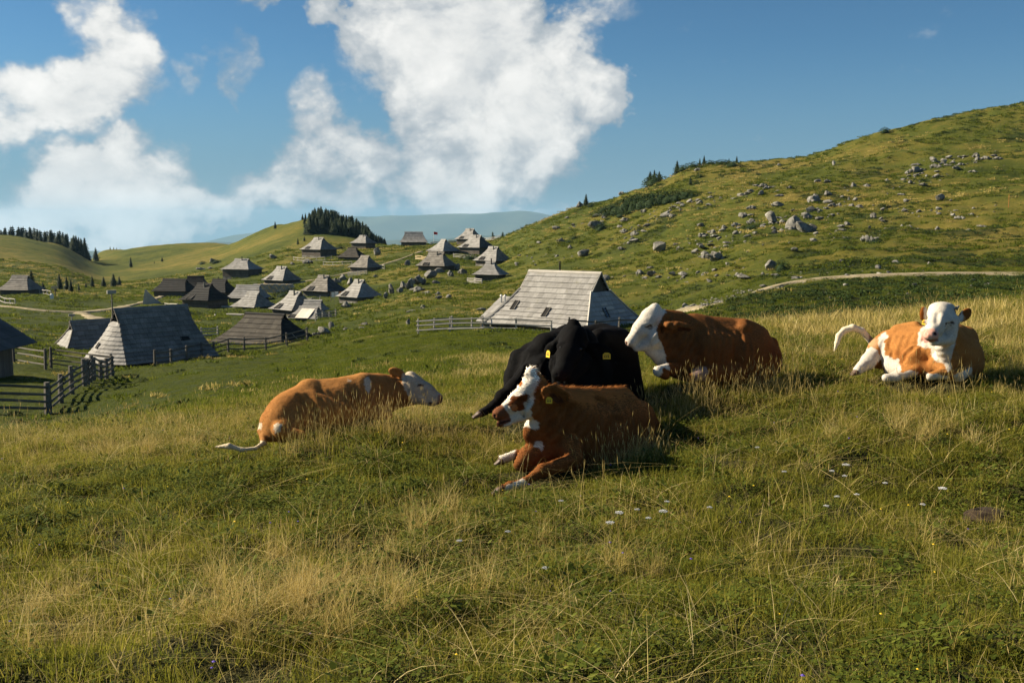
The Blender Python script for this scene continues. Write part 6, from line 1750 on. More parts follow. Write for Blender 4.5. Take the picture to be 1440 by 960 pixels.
# --- E: young cow at right facing us, tail curled
def cow_e():
    root, org = cow_root(1295, 11.7, 'young brown and white cow at the right, facing us, tail curled up')
    f = Field(org + np.array([-1.15, -.95, -.35]), org + np.array([.95, 1.1, 1.15]), .011, org)
    f.cone(J(1258, 493, 12.0), J(1320, 493, 11.6), .235, .29, .1)
    f.ell(J(1290, 502, 11.8), (.42, .30, .25), None, .08)
    f.cone(J(1250, 477, 12.1), J(1300, 476, 11.8), .10, .12, .1)
    f.cone(J(1240, 491, 12.1), J(1235, 502, 12.0), .155, .14, .08)
    f.cone(J(1335, 482, 11.55), J(1352, 500, 11.55), .23, .24, .1)
    f.cone(J(1345, 473, 11.6), J(1357, 475, 11.65), .13, .14, .08)
    f.cone(J(1354, 508, 11.5), J(1366, 514, 11.5), .19, .13, .08)
    f.ell(J(1291, 507, 11.52), (.17, .12, .20), ((1, 0, .9), (0, 1, 0)), .03)
    f.cone(J(1285, 513, 11.5), J(1308, 519, 11.4), .09, .09, .04)
    f.cone(J(1262, 464, 12.0), J(1287, 461, 11.9), .07, .08, .05)
    f.cone(J(1330, 462, 11.35), J(1338, 492, 11.4), .14, .19, .08)
    f.cone(J(1326, 488, 11.2), J(1334, 508, 11.25), .085, .11, .06)
    f.crease([(1296, 477), (1280, 490), (1270, 504), (1267, 518)], .016, .04); f.crease([(1250, 478), (1254, 500)], .015, .07);
    # head
    f.ell(J(1324, 440, 11.25), (.155, .11, .115), None, .05)
    f.ell(J(1325, 432, 11.28), (.135, .09, .055), None, .04)
    f.cone(J(1323, 443, 11.2), J(1315, 460, 11.0), .125, .098, .05)
    f.cone(J(1315, 460, 11.0), J(1309, 471, 10.88), .085, .068, .05)
    f.ell(J(1309, 472, 10.84), (.080, .062, .058), None, .03)
    f.cone(J(1338, 452, 11.15), J(1334, 476, 11.1), .09, .075, .05)
    f.cone(J(1328, 477, 11.1), J(1313, 481, 10.92), .072, .042, .05)
    S = f.surf
    for (u_, v_) in ((1334, 451), (1304, 452)): f.ell(S(u_, v_) + np.array([0, .014, 0]), (.040, .026, .018), None, .02)
    f.crease([(1328, 457), (1323, 468)], .010, .04); f.crease([(1318, 440), (1317, 452)], .008, .05); f.crease([(1338, 462), (1330, 472)], .007, .04); f.crease([(1328, 455), (1334, 456), (1340, 453)], .006, .015); f.crease([(1300, 455), (1306, 455)], .005, .015)
    f.ell(S(1314.5, 469), (.016, .018, .011), None, .01, True); f.ell(S(1302, 470), (.012, .018, .010), None, .01, True)
    f.cone(S(1301, 478.5), S(1318, 478.5), .004, .004, .014, True); f.crease([(1308, 472), (1308, 476)], .003, .01)
    # ears
    ax = (J(1366, 433, 11.3) - J(1349, 450, 11.22), (.2, 1, 0))
    f.ell(J(1357, 443, 11.25), (.115, .022, .058), ax, .02)
    f.ell(J(1357, 444, 11.225), (.08, .018, .034), ax, .012, True)
    f.ell(J(1299, 441, 11.42), (.045, .022, .085), None, .02)
    f.chain([J(1237, 492, 12.0), J(1222, 508, 11.8), J(1207, 520, 11.65)], [.14, .088, .058], .05)
    f.chain([J(1255, 515, 11.7), J(1275, 524, 11.45), J(1255, 529, 11.4)], [.11, .066, .045], .04)
    f.chain([J(1288, 521, 11.4), J(1262, 530, 11.35), J(1246, 531, 11.35)], [.06, .048, .045], .03)
    f.chain([J(1320, 510, 11.3), J(1332, 524, 11.15), J(1308, 529, 11.1)], [.10, .066, .045], .04)
    f.chain([J(1358, 518, 11.4), J(1350, 528, 11.2), J(1344, 531, 11.2)], [.09, .055, .045], .05)
    f.chain([J(1340, 526, 11.15), J(1360, 524, 11.2)], [.045, .045], .03)
    tl = [J(1229, 485, 12.15), J(1222, 476, 12.2), J(1212, 465, 12.2), J(1199, 460.5, 12.2), J(1187, 464.5, 12.2), J(1180, 472, 12.15), J(1177, 482, 12.12), J(1173, 494, 12.1)]
    f.chain(tl, [.036, .036, .040, .042, .040, .036, .028, .008], .015)
    W = WHITE
    CR = (.72, .62, .44)
    paints = [(W, [(1296, 432), (1310, 415), (1330, 415), (1345, 426), (1354, 438), (1355, 449), (1348, 456), (1346, 475), (1342, 492), (1336, 506), (1338, 518), (1333, 523), (1328, 512), (1317, 510), (1311, 500), (1309, 490), (1290, 486), (1292, 468), (1300, 455), (1298, 440)], .8),
              (BROWN, [(1353, 440), (1362, 425), (1372, 428), (1370, 450), (1360, 455), (1358, 446)], .4), (BROWN, [(1290, 425), (1300, 430), (1299, 452), (1290, 455)], .3), (DBROWN, [(1342, 434), (1350, 436), (1351, 442), (1344, 441)], .4),
              ((.62, .34, .26), [(1294, 467), (1302, 462), (1314, 462), (1321, 469), (1319, 477), (1308, 475), (1296, 479)], .3), ((.32, .18, .15), [(1298, 477), (1319, 476), (1320, 480), (1300, 482)], .2),
              ((.05, .02, .02), S(1314.5, 469), S(1314.8, 469), .018, .018), ((.05, .02, .02), S(1302, 470), S(1302, 470.3), .016, .016), ((.09, .06, .045), S(1329.5, 454.6), S(1338, 453.6), .009, .008), ((.09, .06, .045), S(1301, 455), S(1305.5, 455), .008, .008), ((.34, .26, .20), S(1330, 457.5), S(1337, 457), .006, .006),
              (W, [(1233, 475), (1245, 467), (1249, 473), (1243, 480), (1245, 500), (1263, 505), (1267, 520), (1262, 530), (1245, 528), (1240, 512), (1237, 498), (1236, 485)]),
              (W, [(1214, 494), (1225, 487), (1236, 494), (1240, 506), (1230, 515), (1222, 530), (1190, 532), (1190, 520), (1206, 506)]),
              (W, [(1225, 523), (1248, 521), (1262, 528), (1280, 520), (1291, 523), (1290, 540), (1225, 540)], .7), (W, [(1302, 524), (1326, 528), (1335, 530), (1334, 538), (1302, 540)], .7), (W, [(1341, 527), (1366, 517), (1368, 530), (1341, 540)], .7),
              (PINK, [(1219, 530), (1228, 526), (1228, 538), (1218, 538)], .4),
              (CR, [(1160, 505), (1160, 455), (1190, 448), (1214, 450), (1226, 468), (1222, 484), (1205, 474), (1192, 470), (1186, 482), (1178, 505)], .1), ((.42, .24, .12), [(1222, 470), (1236, 478), (1232, 490), (1222, 486)], .3)]
    hd = J(1320, 455, 11.1)
    e1, e2 = S(1334, 454.5), S(1303.5, 455)
    tp = S(1300, 453)
    def hl(P): return (1 - .1 * (1 - sstep(np.linalg.norm(P - hd, axis=1), .28, .34)))
    finish_cow(f, root, (.35, .150, .042), paints, 50000, .015, hl, 1.1, (-.6, .2, -.5), 5, folds=((J(1330, 478, 11.2), J(1332, 508, 11.2), .2, .07, .0025), (J(1255, 485, 11.8), J(1290, 488, 11.6), .25, .08, .005)))
    ball(root, 'eye', org, e1 + np.array([0, .007, 0]), .011, M['eye'], (1.5, .7, .5)); ball(root, 'eye', org, e2 + np.array([0, .007, 0]), .010, M['eye'], (1.2, .7, .5))
    hb = MB().tube([J(1344, 435, 11.25) - org, J(1347, 431, 11.25) - org, J(1349, 430, 11.25) - org], [.024, .018, .006], 8); hb.build('horn_stub', M['horn'], root, True)
    ear_tag(root, org, np.array(J(1299.5, 453, 11.2)), (-.7, -.7, .1), .045, .055)
    hoof(root, org, J(1203, 523.5, 11.6), J(1195, 526.5, 11.55) - J(1203, 523.5, 11.6), .042)
cow_e()
# ------------------------------------------------------------------ pasture: blades, straw, herbs as real geometry, instanced
def blade_mat(name, stops, trans=.5):
    m, t = new_mat(name)
    tone = t.n('ShaderNodeAttribute', attribute_name='tone').outputs['Fac']
    orr = t.n('ShaderNodeObjectInfo').outputs['Random']
    f = t.math('ADD', t.math('MULTIPLY', tone, .72), t.math('MULTIPLY', orr, .28))
    col = t.ramp(f, stops)
    d = t.n('ShaderNodeBsdfPrincipled', {'Base Color': col, 'Roughness': .8, 'Specular IOR Level': .1}).outputs[0]
    tr = t.n('ShaderNodeBsdfTranslucent', {0: col}).outputs[0]
    finish(t, t.n('ShaderNodeMixShader', {0: trans, 1: d, 2: tr}).outputs[0]); return m
M['grass'] = blade_mat('green_blade', [(0, (.062, .078, .009)), (.45, (.180, .185, .022)), (.8, (.33, .28, .05)), (1, (.36, .28, .07))])
M['straw'] = blade_mat('straw_blade', [(0, (.16, .15, .03)), (.4, (.40, .31, .085)), (.8, (.64, .50, .20)), (1, (.76, .63, .32))], .3)
M['herb'] = blade_mat('herb_leaf', [(0, (.034, .054, .008)), (.6, (.10, .125, .016)), (1, (.20, .21, .035))], .35)

def blades(seed, n, rad, h0, h1, wd, lean, tone_mu, tone_sd, seg=3, droop=.5, head=0.0):
    rg_ = np.random.default_rng(seed)
    V, Fc, T = [], [], []
    for _ in range(n):
        a, r_ = rg_.uniform(0, 6.283), rad * math.sqrt(rg_.random())
        x, y = math.cos(a) * r_, math.sin(a) * r_
        h = rg_.uniform(h0, h1); la = rg_.uniform(0, 6.283); ln = abs(rg_.normal()) * lean
        dx, dy = math.cos(la), math.sin(la); px, py = -dy, dx
        w0 = wd * rg_.uniform(.6, 1.2); b = len(V); tn = float(np.clip(rg_.normal(tone_mu, tone_sd), 0, 1))
        fa = rg_.uniform(-1.5, 1.5); px, py = math.cos(la + fa), math.sin(la + fa)
        for s_ in range(seg + 1):
            t = s_ / seg; out = ln * h * (t ** (1 + droop)); zz = h * (t - .35 * ln * t * t)
            ww = w0 * (1 - t ** 1.6 * .9)
            cx, cy = x + dx * out, y + dy * out
            V += [(cx - px * ww, cy - py * ww, zz - .01), (cx + px * ww, cy + py * ww, zz - .01)]; T += [min(1, tn + .12 * t)] * 2
            if s_: Fc.append((b + 2 * s_ - 2, b + 2 * s_ - 1, b + 2 * s_ + 1, b + 2 * s_))
        if rg_.random() < head:      # seed head: a narrow feathery spindle
            tip = np.array(V[-1]); d = np.array([dx * ln * .6, dy * ln * .6, .8]); d /= np.linalg.norm(d); L = rg_.uniform(.05, .10)
            for q_ in range(2):
                pp = np.array([px, py, 0]) if q_ == 0 else np.array([-py, px, 0])
                b = len(V); V += [tuple(tip - d * .01), tuple(tip + d * L * .4 + pp * .0026), tuple(tip + d * L), tuple(tip + d * L * .4 - pp * .0026)]; T += [min(1, tn + .25)] * 4; Fc.append((b, b + 1, b + 2, b + 3))
    return mesh_np('blades', np.array(V), Fc, False, {'tone': np.array(T)})
def herb_mesh(seed, n, rad, sz):
    rg_ = np.random.default_rng(seed); V, Fc, T = [], [], []
    for _ in range(n):
        a, r_ = rg_.uniform(0, 6.283), rad * math.sqrt(rg_.random())
        c = np.array([math.cos(a) * r_, math.sin(a) * r_, rg_.uniform(.01, .09)])
        la = rg_.uniform(0, 6.283); d = np.array([math.cos(la), math.sin(la), rg_.uniform(-.3, .7)]); d /= np.linalg.norm(d)
        sd = np.cross(d, (0, 0, 1)); sd /= np.linalg.norm(sd); L = sz * rg_.uniform(.5, 1.3); tn = float(np.clip(rg_.normal(.5, .25), 0, 1))
        b = len(V); V += [tuple(c), tuple(c + d * L * .5 + sd * L * .28), tuple(c + d * L), tuple(c + d * L * .5 - sd * L * .28)]; T += [tn] * 4
        Fc += [(b, b + 1, b + 2), (b, b + 2, b + 3)]
    return mesh_np('leaves', np.array(V), Fc, False, {'tone': np.array(T)})

SRC = {}
def source(key, me, mat):
    me.materials.append(mat); o = bpy.data.objects.new('src_' + key, me); SRC[key] = o; return o
for s_ in range(4): source('g%d' % s_, blades(s_ + 1, 70, .13, .03, .10, .0030, .9, .38, .2), M['grass'])
for s_ in range(3): source('m%d' % s_, blades(s_ + 21, 46, .14, .07, .20, .0026, .8, .55, .2), M['grass'])
for s_ in range(5): source('s%d' % s_, blades(s_ + 41, 15, .13, .15, .36, .0017, .8, .5, .2, 5, .9, .35), M['straw'])
for s_ in range(3): source('t%d' % s_, blades(s_ + 61, 5, .10, .34, .58, .0015, .45, .6, .18, 6, 1.2, .8), M['straw'])
for s_ in range(3): source('k%d' % s_, blades(s_ + 81, 90, .10, .22, .46, .0022, .95, .50, .2, 5, .8, .15), M['straw'])
for s_ in range(2): source('h%d' % s_, herb_mesh(s_ + 91, 120, .14, .022), M['herb'])
source('h2', herb_mesh(93, 60, .13, .042), M['herb'])
for s_ in range(2): source('l%d' % s_, blades(s_ + 101, 16, .20, .30, .5, .0016, 3.2, .75, .15, 5, .3, .1), M['straw'])
M['lush'] = blade_mat('lush_blade', [(0, (.042, .062, .007)), (.45, (.100, .128, .013)), (.8, (.19, .195, .027)), (1, (.28, .235, .05))])
for s_ in range(3): source('f%d' % s_, blades(s_ + 111, 60, .45, .04, .13, .0095, 1.0, .42, .22, 2), M['lush'])
for s_ in range(2): source('d%d' % s_, blades(s_ + 121, 40, .40, .14, .36, .007, .7, .5, .2, 3), M['straw'])

def scatter(name, keys, P, sc, label, rg_):
    if len(P) == 0: return
    cl = bpy.data.collections.new(name + '_source')
    for k in keys: cl.objects.link(SRC[k])
    n = len(P)
    me = bpy.data.meshes.new(name); me.vertices.add(n); me.vertices.foreach_set('co', P.astype(np.float32).ravel())
    me.attributes.new('sc', 'FLOAT', 'POINT').data.foreach_set('value', sc.astype(np.float32))
    me.attributes.new('rz', 'FLOAT', 'POINT').data.foreach_set('value', rg_.uniform(0, 6.283, n).astype(np.float32))
    me.attributes.new('tx', 'FLOAT', 'POINT').data.foreach_set('value', rg_.normal(0, .12, n).astype(np.float32))
    me.attributes.new('ix', 'INT', 'POINT').data.foreach_set('value', rg_.integers(0, len(keys), n).astype(np.int32))
    o = add_obj(name, me)
    ng = bpy.data.node_groups.new(name, 'GeometryNodeTree')
    ng.interface.new_socket('Geometry', in_out='INPUT', socket_type='NodeSocketGeometry'); ng.interface.new_socket('Geometry', in_out='OUTPUT', socket_type='NodeSocketGeometry')
    N = ng.nodes; L = ng.links
    gi, go = N.new('NodeGroupInput'), N.new('NodeGroupOutput')
    m2p = N.new('GeometryNodeMeshToPoints'); ci = N.new('GeometryNodeCollectionInfo'); ci.inputs[0].default_value = cl; ci.inputs['Separate Children'].default_value = True; ci.inputs['Reset Children'].default_value = True
    iop = N.new('GeometryNodeInstanceOnPoints'); iop.inputs['Pick Instance'].default_value = True
    def attr(nm, ty):
        a = N.new('GeometryNodeInputNamedAttribute'); a.data_type = ty; a.inputs[0].default_value = nm; return a.outputs[0]
    cx = N.new('ShaderNodeCombineXYZ'); L.new(attr('tx', 'FLOAT'), cx.inputs[0]); L.new(attr('rz', 'FLOAT'), cx.inputs[2])
    L.new(gi.outputs[0], m2p.inputs[0]); L.new(m2p.outputs[0], iop.inputs['Points']); L.new(ci.outputs[0], iop.inputs['Instance'])
    L.new(attr('ix', 'INT'), iop.inputs['Instance Index']); L.new(cx.outputs[0], iop.inputs['Rotation']); L.new(attr('sc', 'FLOAT'), iop.inputs['Scale'])
    L.new(iop.outputs[0], go.inputs[0])
    md = o.modifiers.new('grow', 'NODES'); md.node_group = ng
    return tag(o, label, 'grass', kind='stuff')

# pressed ground under the cattle
CELL = .06
fx = np.concatenate([f[:, :2] for f in FOOT])
occ = set(map(tuple, np.floor(fx / CELL).astype(int)))
ox = np.array(sorted(occ)); omin = ox.min(0) - 3; osz = ox.max(0) - omin + 4
OG = np.zeros(osz, bool); OG[ox[:, 0] - omin[0], ox[:, 1] - omin[1]] = True
def fill(G):   # close interior along y
    out = G.copy()
    for i in range(G.shape[0]):
        j = np.nonzero(G[i])[0]
        if len(j):
            s_ = j[0]; p_ = j[0]
            for q in j[1:]:
                if q - p_ < 9: out[i, p_:q] = True
                p_ = q
    return out
OG = fill(OG)
def under_cow(P):
    k = np.floor(P[:, :2] / CELL).astype(int) - omin
    ok = (k >= 0).all(1) & (k < osz).all(1); r = np.zeros(len(P), bool); r[ok] = OG[k[ok, 0], k[ok, 1]]; return r
def sample(n, y0, y1, rg_, spread=.80, pw=2.0):
    if spread > .7: n = int(n * 1.27)
    # uniform per ground area inside the view wedge (a little wider than the frame)
    y = (rg_.random(n) * (y1 ** pw - y0 ** pw) + y0 ** pw) ** (1 / pw)
    x = rg_.uniform(-spread, spread, n) * (y + 1.0)
    return x, y
def uof(x, y): return 720 + F * x / y
def grow():
    rg_ = np.random.default_rng(77)
    def mk(x, y): 
        P = np.stack([x, y, H(x, y, False) - .005], 1)
        return P[~under_cow(P)]
    dryn = lambda P: fbm2(P[:, 0] / 2.6, P[:, 1] / 2.2, 3, 31) + .35 * fbm2(P[:, 0] / .8, P[:, 1] / .8, 2, 32)
    # short green sward
    x, y = sample(15000, 2.6, 19, rg_); P = mk(x, y)
    scatter('short_grass', ['g0', 'g1', 'g2', 'g3'], P, rg_.uniform(.7, 1.35, len(P)) * (1 + P[:, 1] * .02), 'short green turf grass covering the foreground pasture', rg_)
    x, y = sample(7000, 2.6, 24, rg_); P = mk(x, y); P = P[rg_.random(len(P)) < np.clip(.4 + .9 * dryn(P), .05, 1)]
    scatter('meadow_grass', ['m0', 'm1', 'm2'], P, rg_.uniform(.5, 1.05, len(P)), 'mid high yellow green meadow grass of the foreground', rg_)
    # straw: density follows the photo's dry patches
    def dryfield(P):
        u = uof(P[:, 0], P[:, 1]); Y = P[:, 1]
        d = .42 + .9 * dryn(P)
        blob = lambda uc, yc_, su, sy: np.exp(-((u - uc) / su) ** 2 - ((Y - yc_) / sy) ** 2)
        d += 1.0 * blob(430, 6.0, 150, .9) + .6 * blob(700, 6.2, 170, 1.3) + .7 * blob(250, 12.5, 190, 2.0) + .8 * blob(560, 12.5, 120, 2.5) + .9 * blob(1000, 11.4, 90, .9)
        d += .5 * blob(1350, 14.5, 200, 3.0) + .5 * blob(1130, 13.0, 90, 2.5) + .4 * blob(850, 8.4, 140, 1.2) + .35 * blob(1400, 9, 70, 2)
        d -= .5 * blob(1180, 7.6, 230, 1.7) + .45 * blob(120, 6.3, 130, 1.0) + .6 * blob(340, 7.0, 90, .8) + .4 * blob(700, 19, 300, 4) + .35 * blob(1150, 5.3, 250, .6)
        return d
    x, y = sample(9500, 2.6, 24, rg_); P = mk(x, y); P = P[rg_.random(len(P)) < np.clip(dryfield(P) * .85 - .2, .03, 1)]
    scatter('dry_grass', ['s%d' % i for i in range(5)], P, rg_.uniform(.45, .95, len(P)), 'thin straw coloured dry grass standing all over the pasture', rg_)
    x, y = sample(4600, 2.8, 24, rg_); P = mk(x, y); P = P[rg_.random(len(P)) < np.clip(dryfield(P) * .55 - .20, .02, 1)]
    scatter('tall_straw', ['t0', 't1', 't2'], P, rg_.uniform(.6, 1.15, len(P)), 'tall dry grass stalks with seed heads in the foreground pasture', rg_)
    x, y = sample(2600, 3.4, 20, rg_); P = mk(x, y); P = P[rg_.random(len(P)) < np.clip(dryfield(P) * .42 - .30, .003, 1)]
    scatter('straw_tussocks', ['k0', 'k1', 'k2'], P, rg_.uniform(.5, .9, len(P)), 'bleached straw tussocks bending over in the pasture', rg_)
    x, y = sample(2600, 3, 16, rg_); P = mk(x, y); P = P[rg_.random(len(P)) < np.clip(dryfield(P) * .5, .1, 1)]
    scatter('lying_straw', ['l0', 'l1'], P, rg_.uniform(.6, 1.1, len(P)), 'fallen straw stalks lying across the turf', rg_)
    x, y = sample(13000, 2.8, 17, rg_); P = mk(x, y); P = P[rg_.random(len(P)) < np.clip(.5 - .9 * dryn(P), .12, 1)]
    scatter('meadow_herbs', ['h0', 'h1', 'h2'], P, rg_.uniform(.6, 1.3, len(P)), 'small dark green leafy herbs between the grass', rg_)
    px = np.array([[rg_.normal(u_, su), rg_.normal(Y_, sy)] for (u_, Y_, su, sy, n_) in ((545, 10.75, 26, .12, 55), (600, 11.2, 22, .15, 30), (470, 10.45, 40, .12, 26), (425, 10.2, 24, .1, 22), (850, 9.55, 30, .12, 34), (905, 9.9, 24, .15, 34), (1010, 11.35, 55, .12, 60), (1085, 11.7, 26, .25, 40), (1330, 10.9, 40, .2, 14), (960, 11.2, 40, .2, 30)) for _ in range(n_)])
    zz = px[:, 1] * tau(560); xx = (px[:, 0] - 720) / F * (px[:, 1] * CP - zz * SP)
    P = mk(xx, px[:, 1]); scatter('weeds_by_the_cows', ['t0', 's0', 't1', 's1', 'm0', 't2'], P, rg_.uniform(.6, 1.1, len(P)), 'taller seeding grass left standing close round the cows', rg_)
    px = np.array([[rg_.normal(u_, su), rg_.normal(Y_, sy)] for (u_, Y_, su, sy, n_) in ((430, 5.5, 85, .40, 24), (350, 5.1, 50, .25, 12), (540, 6.2, 60, .5, 9), (840, 6.6, 45, .4, 5), (60, 5.8, 60, .4, 6), (1240, 9.6, 60, .3, 12), (1400, 12.5, 40, .8, 26), (640, 7.6, 60, .4, 6)) for _ in range(n_)])
    zz = px[:, 1] * tau(760); xx = (px[:, 0] - 720) / F * (px[:, 1] * CP - zz * SP)
    P = mk(xx, px[:, 1]); scatter('straw_clumps', ['k0', 'k1', 'k2', 'l0'], P, rg_.uniform(.55, .95, len(P)), 'pale clumps of old straw in the foreground pasture', rg_)
    # farther ground
    x, y = sample(42000, 17, 95, rg_, .56, 1.25); P = mk(x, y)
    P = P[(track_dist(P[:, 0], P[:, 1]) > .2) & (rg_.random(len(P)) < 1 - .75 * sstep(P[:, 1], 60, 95))]
    scatter('distant_grass', ['f0', 'f1', 'f2'], P, rg_.uniform(.5, 1.1, len(P)) * (1 - .45 * (1 - sstep(uof(P[:, 0], P[:, 1]), 300, 450)) * sstep(P[:, 1], 28, 38)), 'short green grass of the meadow towards the huts', rg_)
    x, y = sample(5000, 15, 40, rg_, .56, 1.5); P = mk(x, y)
    u = uof(P[:, 0], P[:, 1]); d = fbm2(P[:, 0] / 6, P[:, 1] / 4, 3, 35)
    keep = rg_.random(len(P)) < np.clip(d * 1.1 + .38 * sstep(u, 1050, 1150) * (1 - sstep(P[:, 1], 22, 26)) + .7 * (1 - sstep(u, 330, 480)) * (1 - sstep(P[:, 1], 14, 16)) - .05 - .5 * (1 - sstep(u, 500, 700)) * sstep(P[:, 1], 15, 18), 0, 1)
    P = P[keep]; scatter('distant_straw', ['d0', 'd1'], P, rg_.uniform(.6, 1.1, len(P)), 'straw coloured grass along the brow of the pasture', rg_)
grow()
def hill_cover():
    rg_ = np.random.default_rng(78)
    for s_ in range(3): source('c%d' % s_, blades(s_ + 151, 34, .55, .10, .30, .05, 1.2, .30, .25, 2), M['lush'])
    for s_ in range(3): source('b%d' % s_, herb_mesh_big(s_), M['shrubleaf'])
    for s_ in range(2): source('y%d' % s_, blades(s_ + 161, 30, .6, .10, .34, .045, 1.0, .35, .2, 2), M['straw'])
    x, y = sample(60000, 26, 330, rg_, .56, 1.15)
    u = uof(x, y); n1 = fbm2(x / 12, y / 4, 4, 51); n2 = fbm2(x / 40, y / 25, 3, 52)
    on = H(x, y); ok = track_dist(x, y) > .3
    P = np.stack([x, y, on - .02], 1)
    r_ = rg_.random(len(P))
    k1 = ok & (r_ < np.clip(.25 + 1.6 * n1, .02, .8) * (.12 + .88 * sstep(y, 60, 90)))
    scatter('hill_tufts', ['c0', 'c1', 'c2'], P[k1], rg_.uniform(.5, 1.3, k1.sum()) * (.7 + P[k1, 1] / 260), 'coarse green grass tufts over the farther slopes', rg_)
    heath_shade = np.maximum(sstep(u, 960, 1070) * sstep(y, 30, 40) * (1 - sstep(y, 72, 78)), .45 * sstep(u, 780, 900) * sstep(fbm2(x / 9, y / 6, 4, 23), .08, .4) * sstep(y, 76, 90))  # dark cushions crowd the right bank to stand in for its shade
    heath_shade = np.maximum(heath_shade, np.exp(-((y - 95) / 8) ** 2) * sstep(u, 1050, 1150) * .7)
    heath_shade = np.maximum(heath_shade, .10 * sstep(n1, .1, .4))
    k2 = ok & (rg_.random(len(P)) < heath_shade * 1.0)
    scatter('heath_shade_cushions', ['b0', 'b1', 'b2'], P[k2], rg_.uniform(.35, 1.0, k2.sum()) * (.6 + P[k2, 1] / 200), 'dark low dwarf shrubs on the slopes, put thick on the bank for its shade', rg_)
    k3 = ok & (rg_.random(len(P)) < np.clip(.4 * n2 - .4 * n1 - .05, 0, .5))
    scatter('hill_straw', ['y0', 'y1'], P[k3], rg_.uniform(.5, 1.1, k3.sum()) * (.7 + P[k3, 1] / 260), 'dry golden grass tufts over the farther slopes', rg_)
def herb_mesh_big(s_):
    rg_ = np.random.default_rng(s_ + 300); n = 110
    dd = rg_.normal(size=(n, 3)); dd[:, 2] = np.abs(dd[:, 2]); dd /= np.linalg.norm(dd, axis=1)[:, None]
    cc = dd * rg_.uniform(.5, 1, n)[:, None] * np.array([.55, .5, .26]); a_ = rg_.normal(size=(n, 3)) * .06; b_ = rg_.normal(size=(n, 3)) * .06
    V = np.stack([cc, cc + a_, cc + b_], 1).reshape(-1, 3)
    return mesh_np('cushion', V, np.arange(3 * n).reshape(n, 3), False, {'tone': np.repeat(np.clip(rg_.normal(.45, .25, n), 0, 1), 3)})
hill_cover()

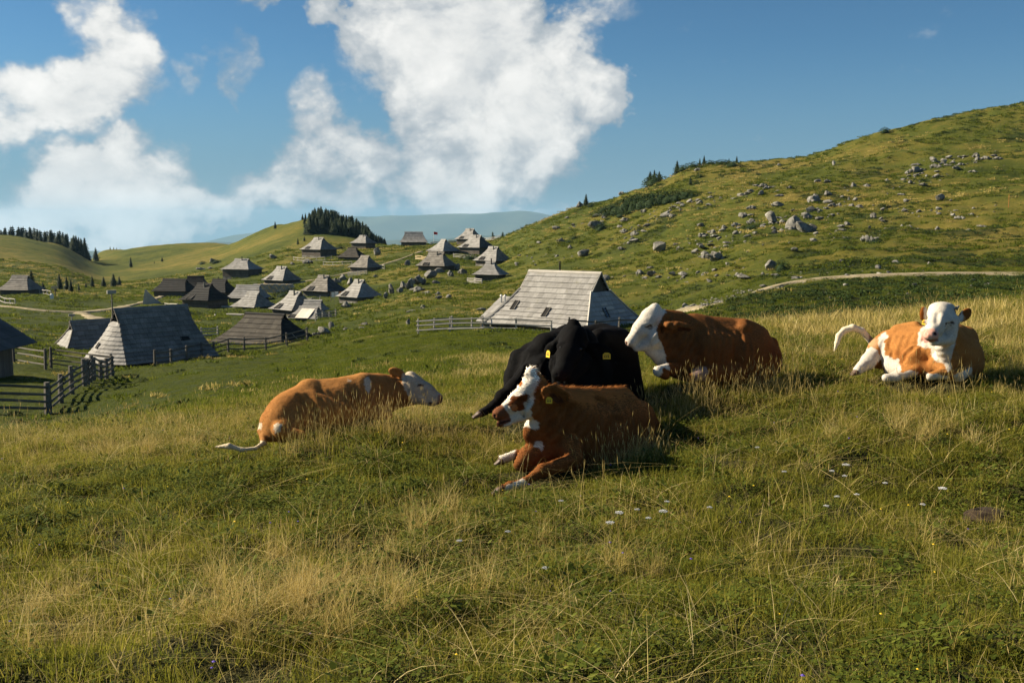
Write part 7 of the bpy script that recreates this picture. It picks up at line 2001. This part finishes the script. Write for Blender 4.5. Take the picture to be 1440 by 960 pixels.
# flowers: yarrow one by one, small yellow and violet blooms as ground flora
def flowers():
    white, stem = M['white'], M['herb']
    FL = [(1065, 628, 'yarrow alone in the dry grass below the white-faced cow'), (1190, 652, 'brightest yarrow in the green patch right of centre'), (1170, 661, 'small yarrow left of the brightest one in the green patch'), (1188, 668, 'yarrow bud just below the brightest one'),
          (1326, 685, 'big flat yarrow near the molehill'), (1205, 694, 'middle low yarrow of the green patch'), (1177, 697, 'yarrow low left in the green patch'), (1162, 710, 'faint yarrow at the lower edge of the green patch'), (1245, 678, 'yarrow midway between the green patch and the molehill'), (1298, 708, 'small yarrow below left of the big flat one'),
          (871, 719, 'yarrow left of the pair before the cows'), (858, 733, 'lowest of the yarrows grouped before the nearest cow'), (896, 715, 'slim yarrow stretching right in the group before the nearest cow'), (933, 717, 'bright round yarrow right of the group before the nearest cow'), (912, 727, 'small yarrow between the bright round one and the group'), (938, 704, 'tiny yarrow above the bright round one'),
          (789, 703, 'faint yarrow right of the nearest cow hoof'), (714, 746, 'yarrow below the nearest cow hoof'), (646, 759, 'yarrow farthest left in the centre grass'), (767, 797, 'lowest yarrow in the centre of the foreground'), (1103, 662, 'tiny yarrow left of the green patch'), (998, 712, 'small yarrow in the turf at the right of the centre')]
    for i, (u, v, lab) in enumerate(FL):
        q = ray_ground(u, v + 26, 3.5)
        g = gz(*q); y = q[1] - .05
        hgt = max(.08, y * tau(v) - g); x = (u - 720) / F * (y * CP - y * tau(v) * SP)
        root = empty('yarrow', (q[0], y, g), 0, lab, 'flower', 'white yarrow flowers')
        tx = x - q[0]
        MB().tube([(0, 0, -.02), (tx * .4, 0, hgt * .5), (tx, 0, hgt)], [.003, .0025, .002], 4).build('stem', stem, root)
        V, Fc = [], []
        R_ = .034 if i in (1, 4, 10, 13, 11) else .022
        for k in range(26):
            a, r_ = k * 2.4, R_ * math.sqrt(k / 26)
            c = np.array([tx + math.cos(a) * r_, math.sin(a) * r_, hgt - r_ * .25 + random.uniform(-.002, .003)]); s0 = R_ * .2
            b = len(V)
            for j in range(5): V.append(tuple(c + np.array([math.cos(j * 1.2566) * s0, math.sin(j * 1.2566) * s0, .002 * (j % 2)])))
            V.append(tuple(c + (0, 0, s0 * .5))); V.append(tuple(c - (0, 0, s0 * .6)))
            for j in range(5): Fc += [(b + j, b + (j + 1) % 5, b + 5), (b + (j + 1) % 5, b + j, b + 6)]
        add_obj('flower_head', mesh_np('flower_head', np.array(V), Fc), root, white)
    rg_ = np.random.default_rng(5)
    for nm, col, n, lab in (('yellow_blooms', (.75, .50, .02), 70, 'tiny yellow flowers dotted in the pasture'), ('violet_blooms', (.10, .06, .38), 45, 'tiny blue violet flowers dotted in the pasture')):
        V, Fc = [], []
        x, y = sample(n, 4, 14, rg_, .52)
        for k in range(n):
            g = gz(x[k], y[k]); h = rg_.uniform(.07, .16); c = np.array([x[k], y[k], g + h]); s0 = rg_.uniform(.006, .012)
            b = len(V)
            for j in range(6): V.append(tuple(c + np.array([math.cos(j * 1.047) * s0, math.sin(j * 1.047) * s0, 0])))
            V += [tuple(c + (0, 0, s0 * .6)), tuple(c - (0, 0, s0 * .4))]
            for j in range(6): Fc += [(b + j, b + (j + 1) % 6, b + 6), (b + (j + 1) % 6, b + j, b + 7)]
        tag(add_obj(nm, mesh_np(nm, np.array(V), Fc), None, plain_mat(nm, col, .7)), lab, 'flowers', kind='stuff')
    # molehill
    q = ray_ground(1391, 716, 4)
    V = ICO[0] * np.array([.19, .15, .085]); V = V * (1 + .18 * fbm3(ICO[0] * 4, 4, 66))[:, None]
    o = add_obj('molehill', mesh_np('molehill', V, ICO[1], True), None, plain_mat('crumbly_soil', (.030, .019, .011), .95, .5, 60)); o.location = (q[0], q[1], gz(*q) + .015)
    tag(o, 'brown earth molehill in the grass at the right edge', 'molehill')
flowers()
# ------------------------------------------------------------------ air
def haze():
    x0, x1, y0, y1, z0, z1 = -19500, 19500, -60, 19200, -900, 260
    V = np.array([(x, y, z) for z in (z0, z1) for (x, y) in ((x0, y0), (x1, y0), (x1, y1), (x0, y1))], float)
    Fc = [(3, 2, 1, 0), (4, 5, 6, 7), (0, 1, 5, 4), (1, 2, 6, 5), (2, 3, 7, 6), (3, 0, 4, 7)]
    m = bpy.data.materials.new('haze_air'); m.use_nodes = True; nt = m.node_tree; nt.nodes.clear()
    pv = nt.nodes.new('ShaderNodeVolumePrincipled'); pv.inputs['Color'].default_value = (.42, .72, 1.0, 1); pv.inputs['Density'].default_value = HAZE; pv.inputs['Anisotropy'].default_value = .1
    out = nt.nodes.new('ShaderNodeOutputMaterial'); nt.links.new(pv.outputs[0], out.inputs['Volume'])
    o = add_obj('haze', mesh_np('haze', V, Fc), None, m); tag(o, kind='stuff', label='thin blue haze between the pasture and the far ranges', cat='haze')
HAZE = 4.5e-5
haze()
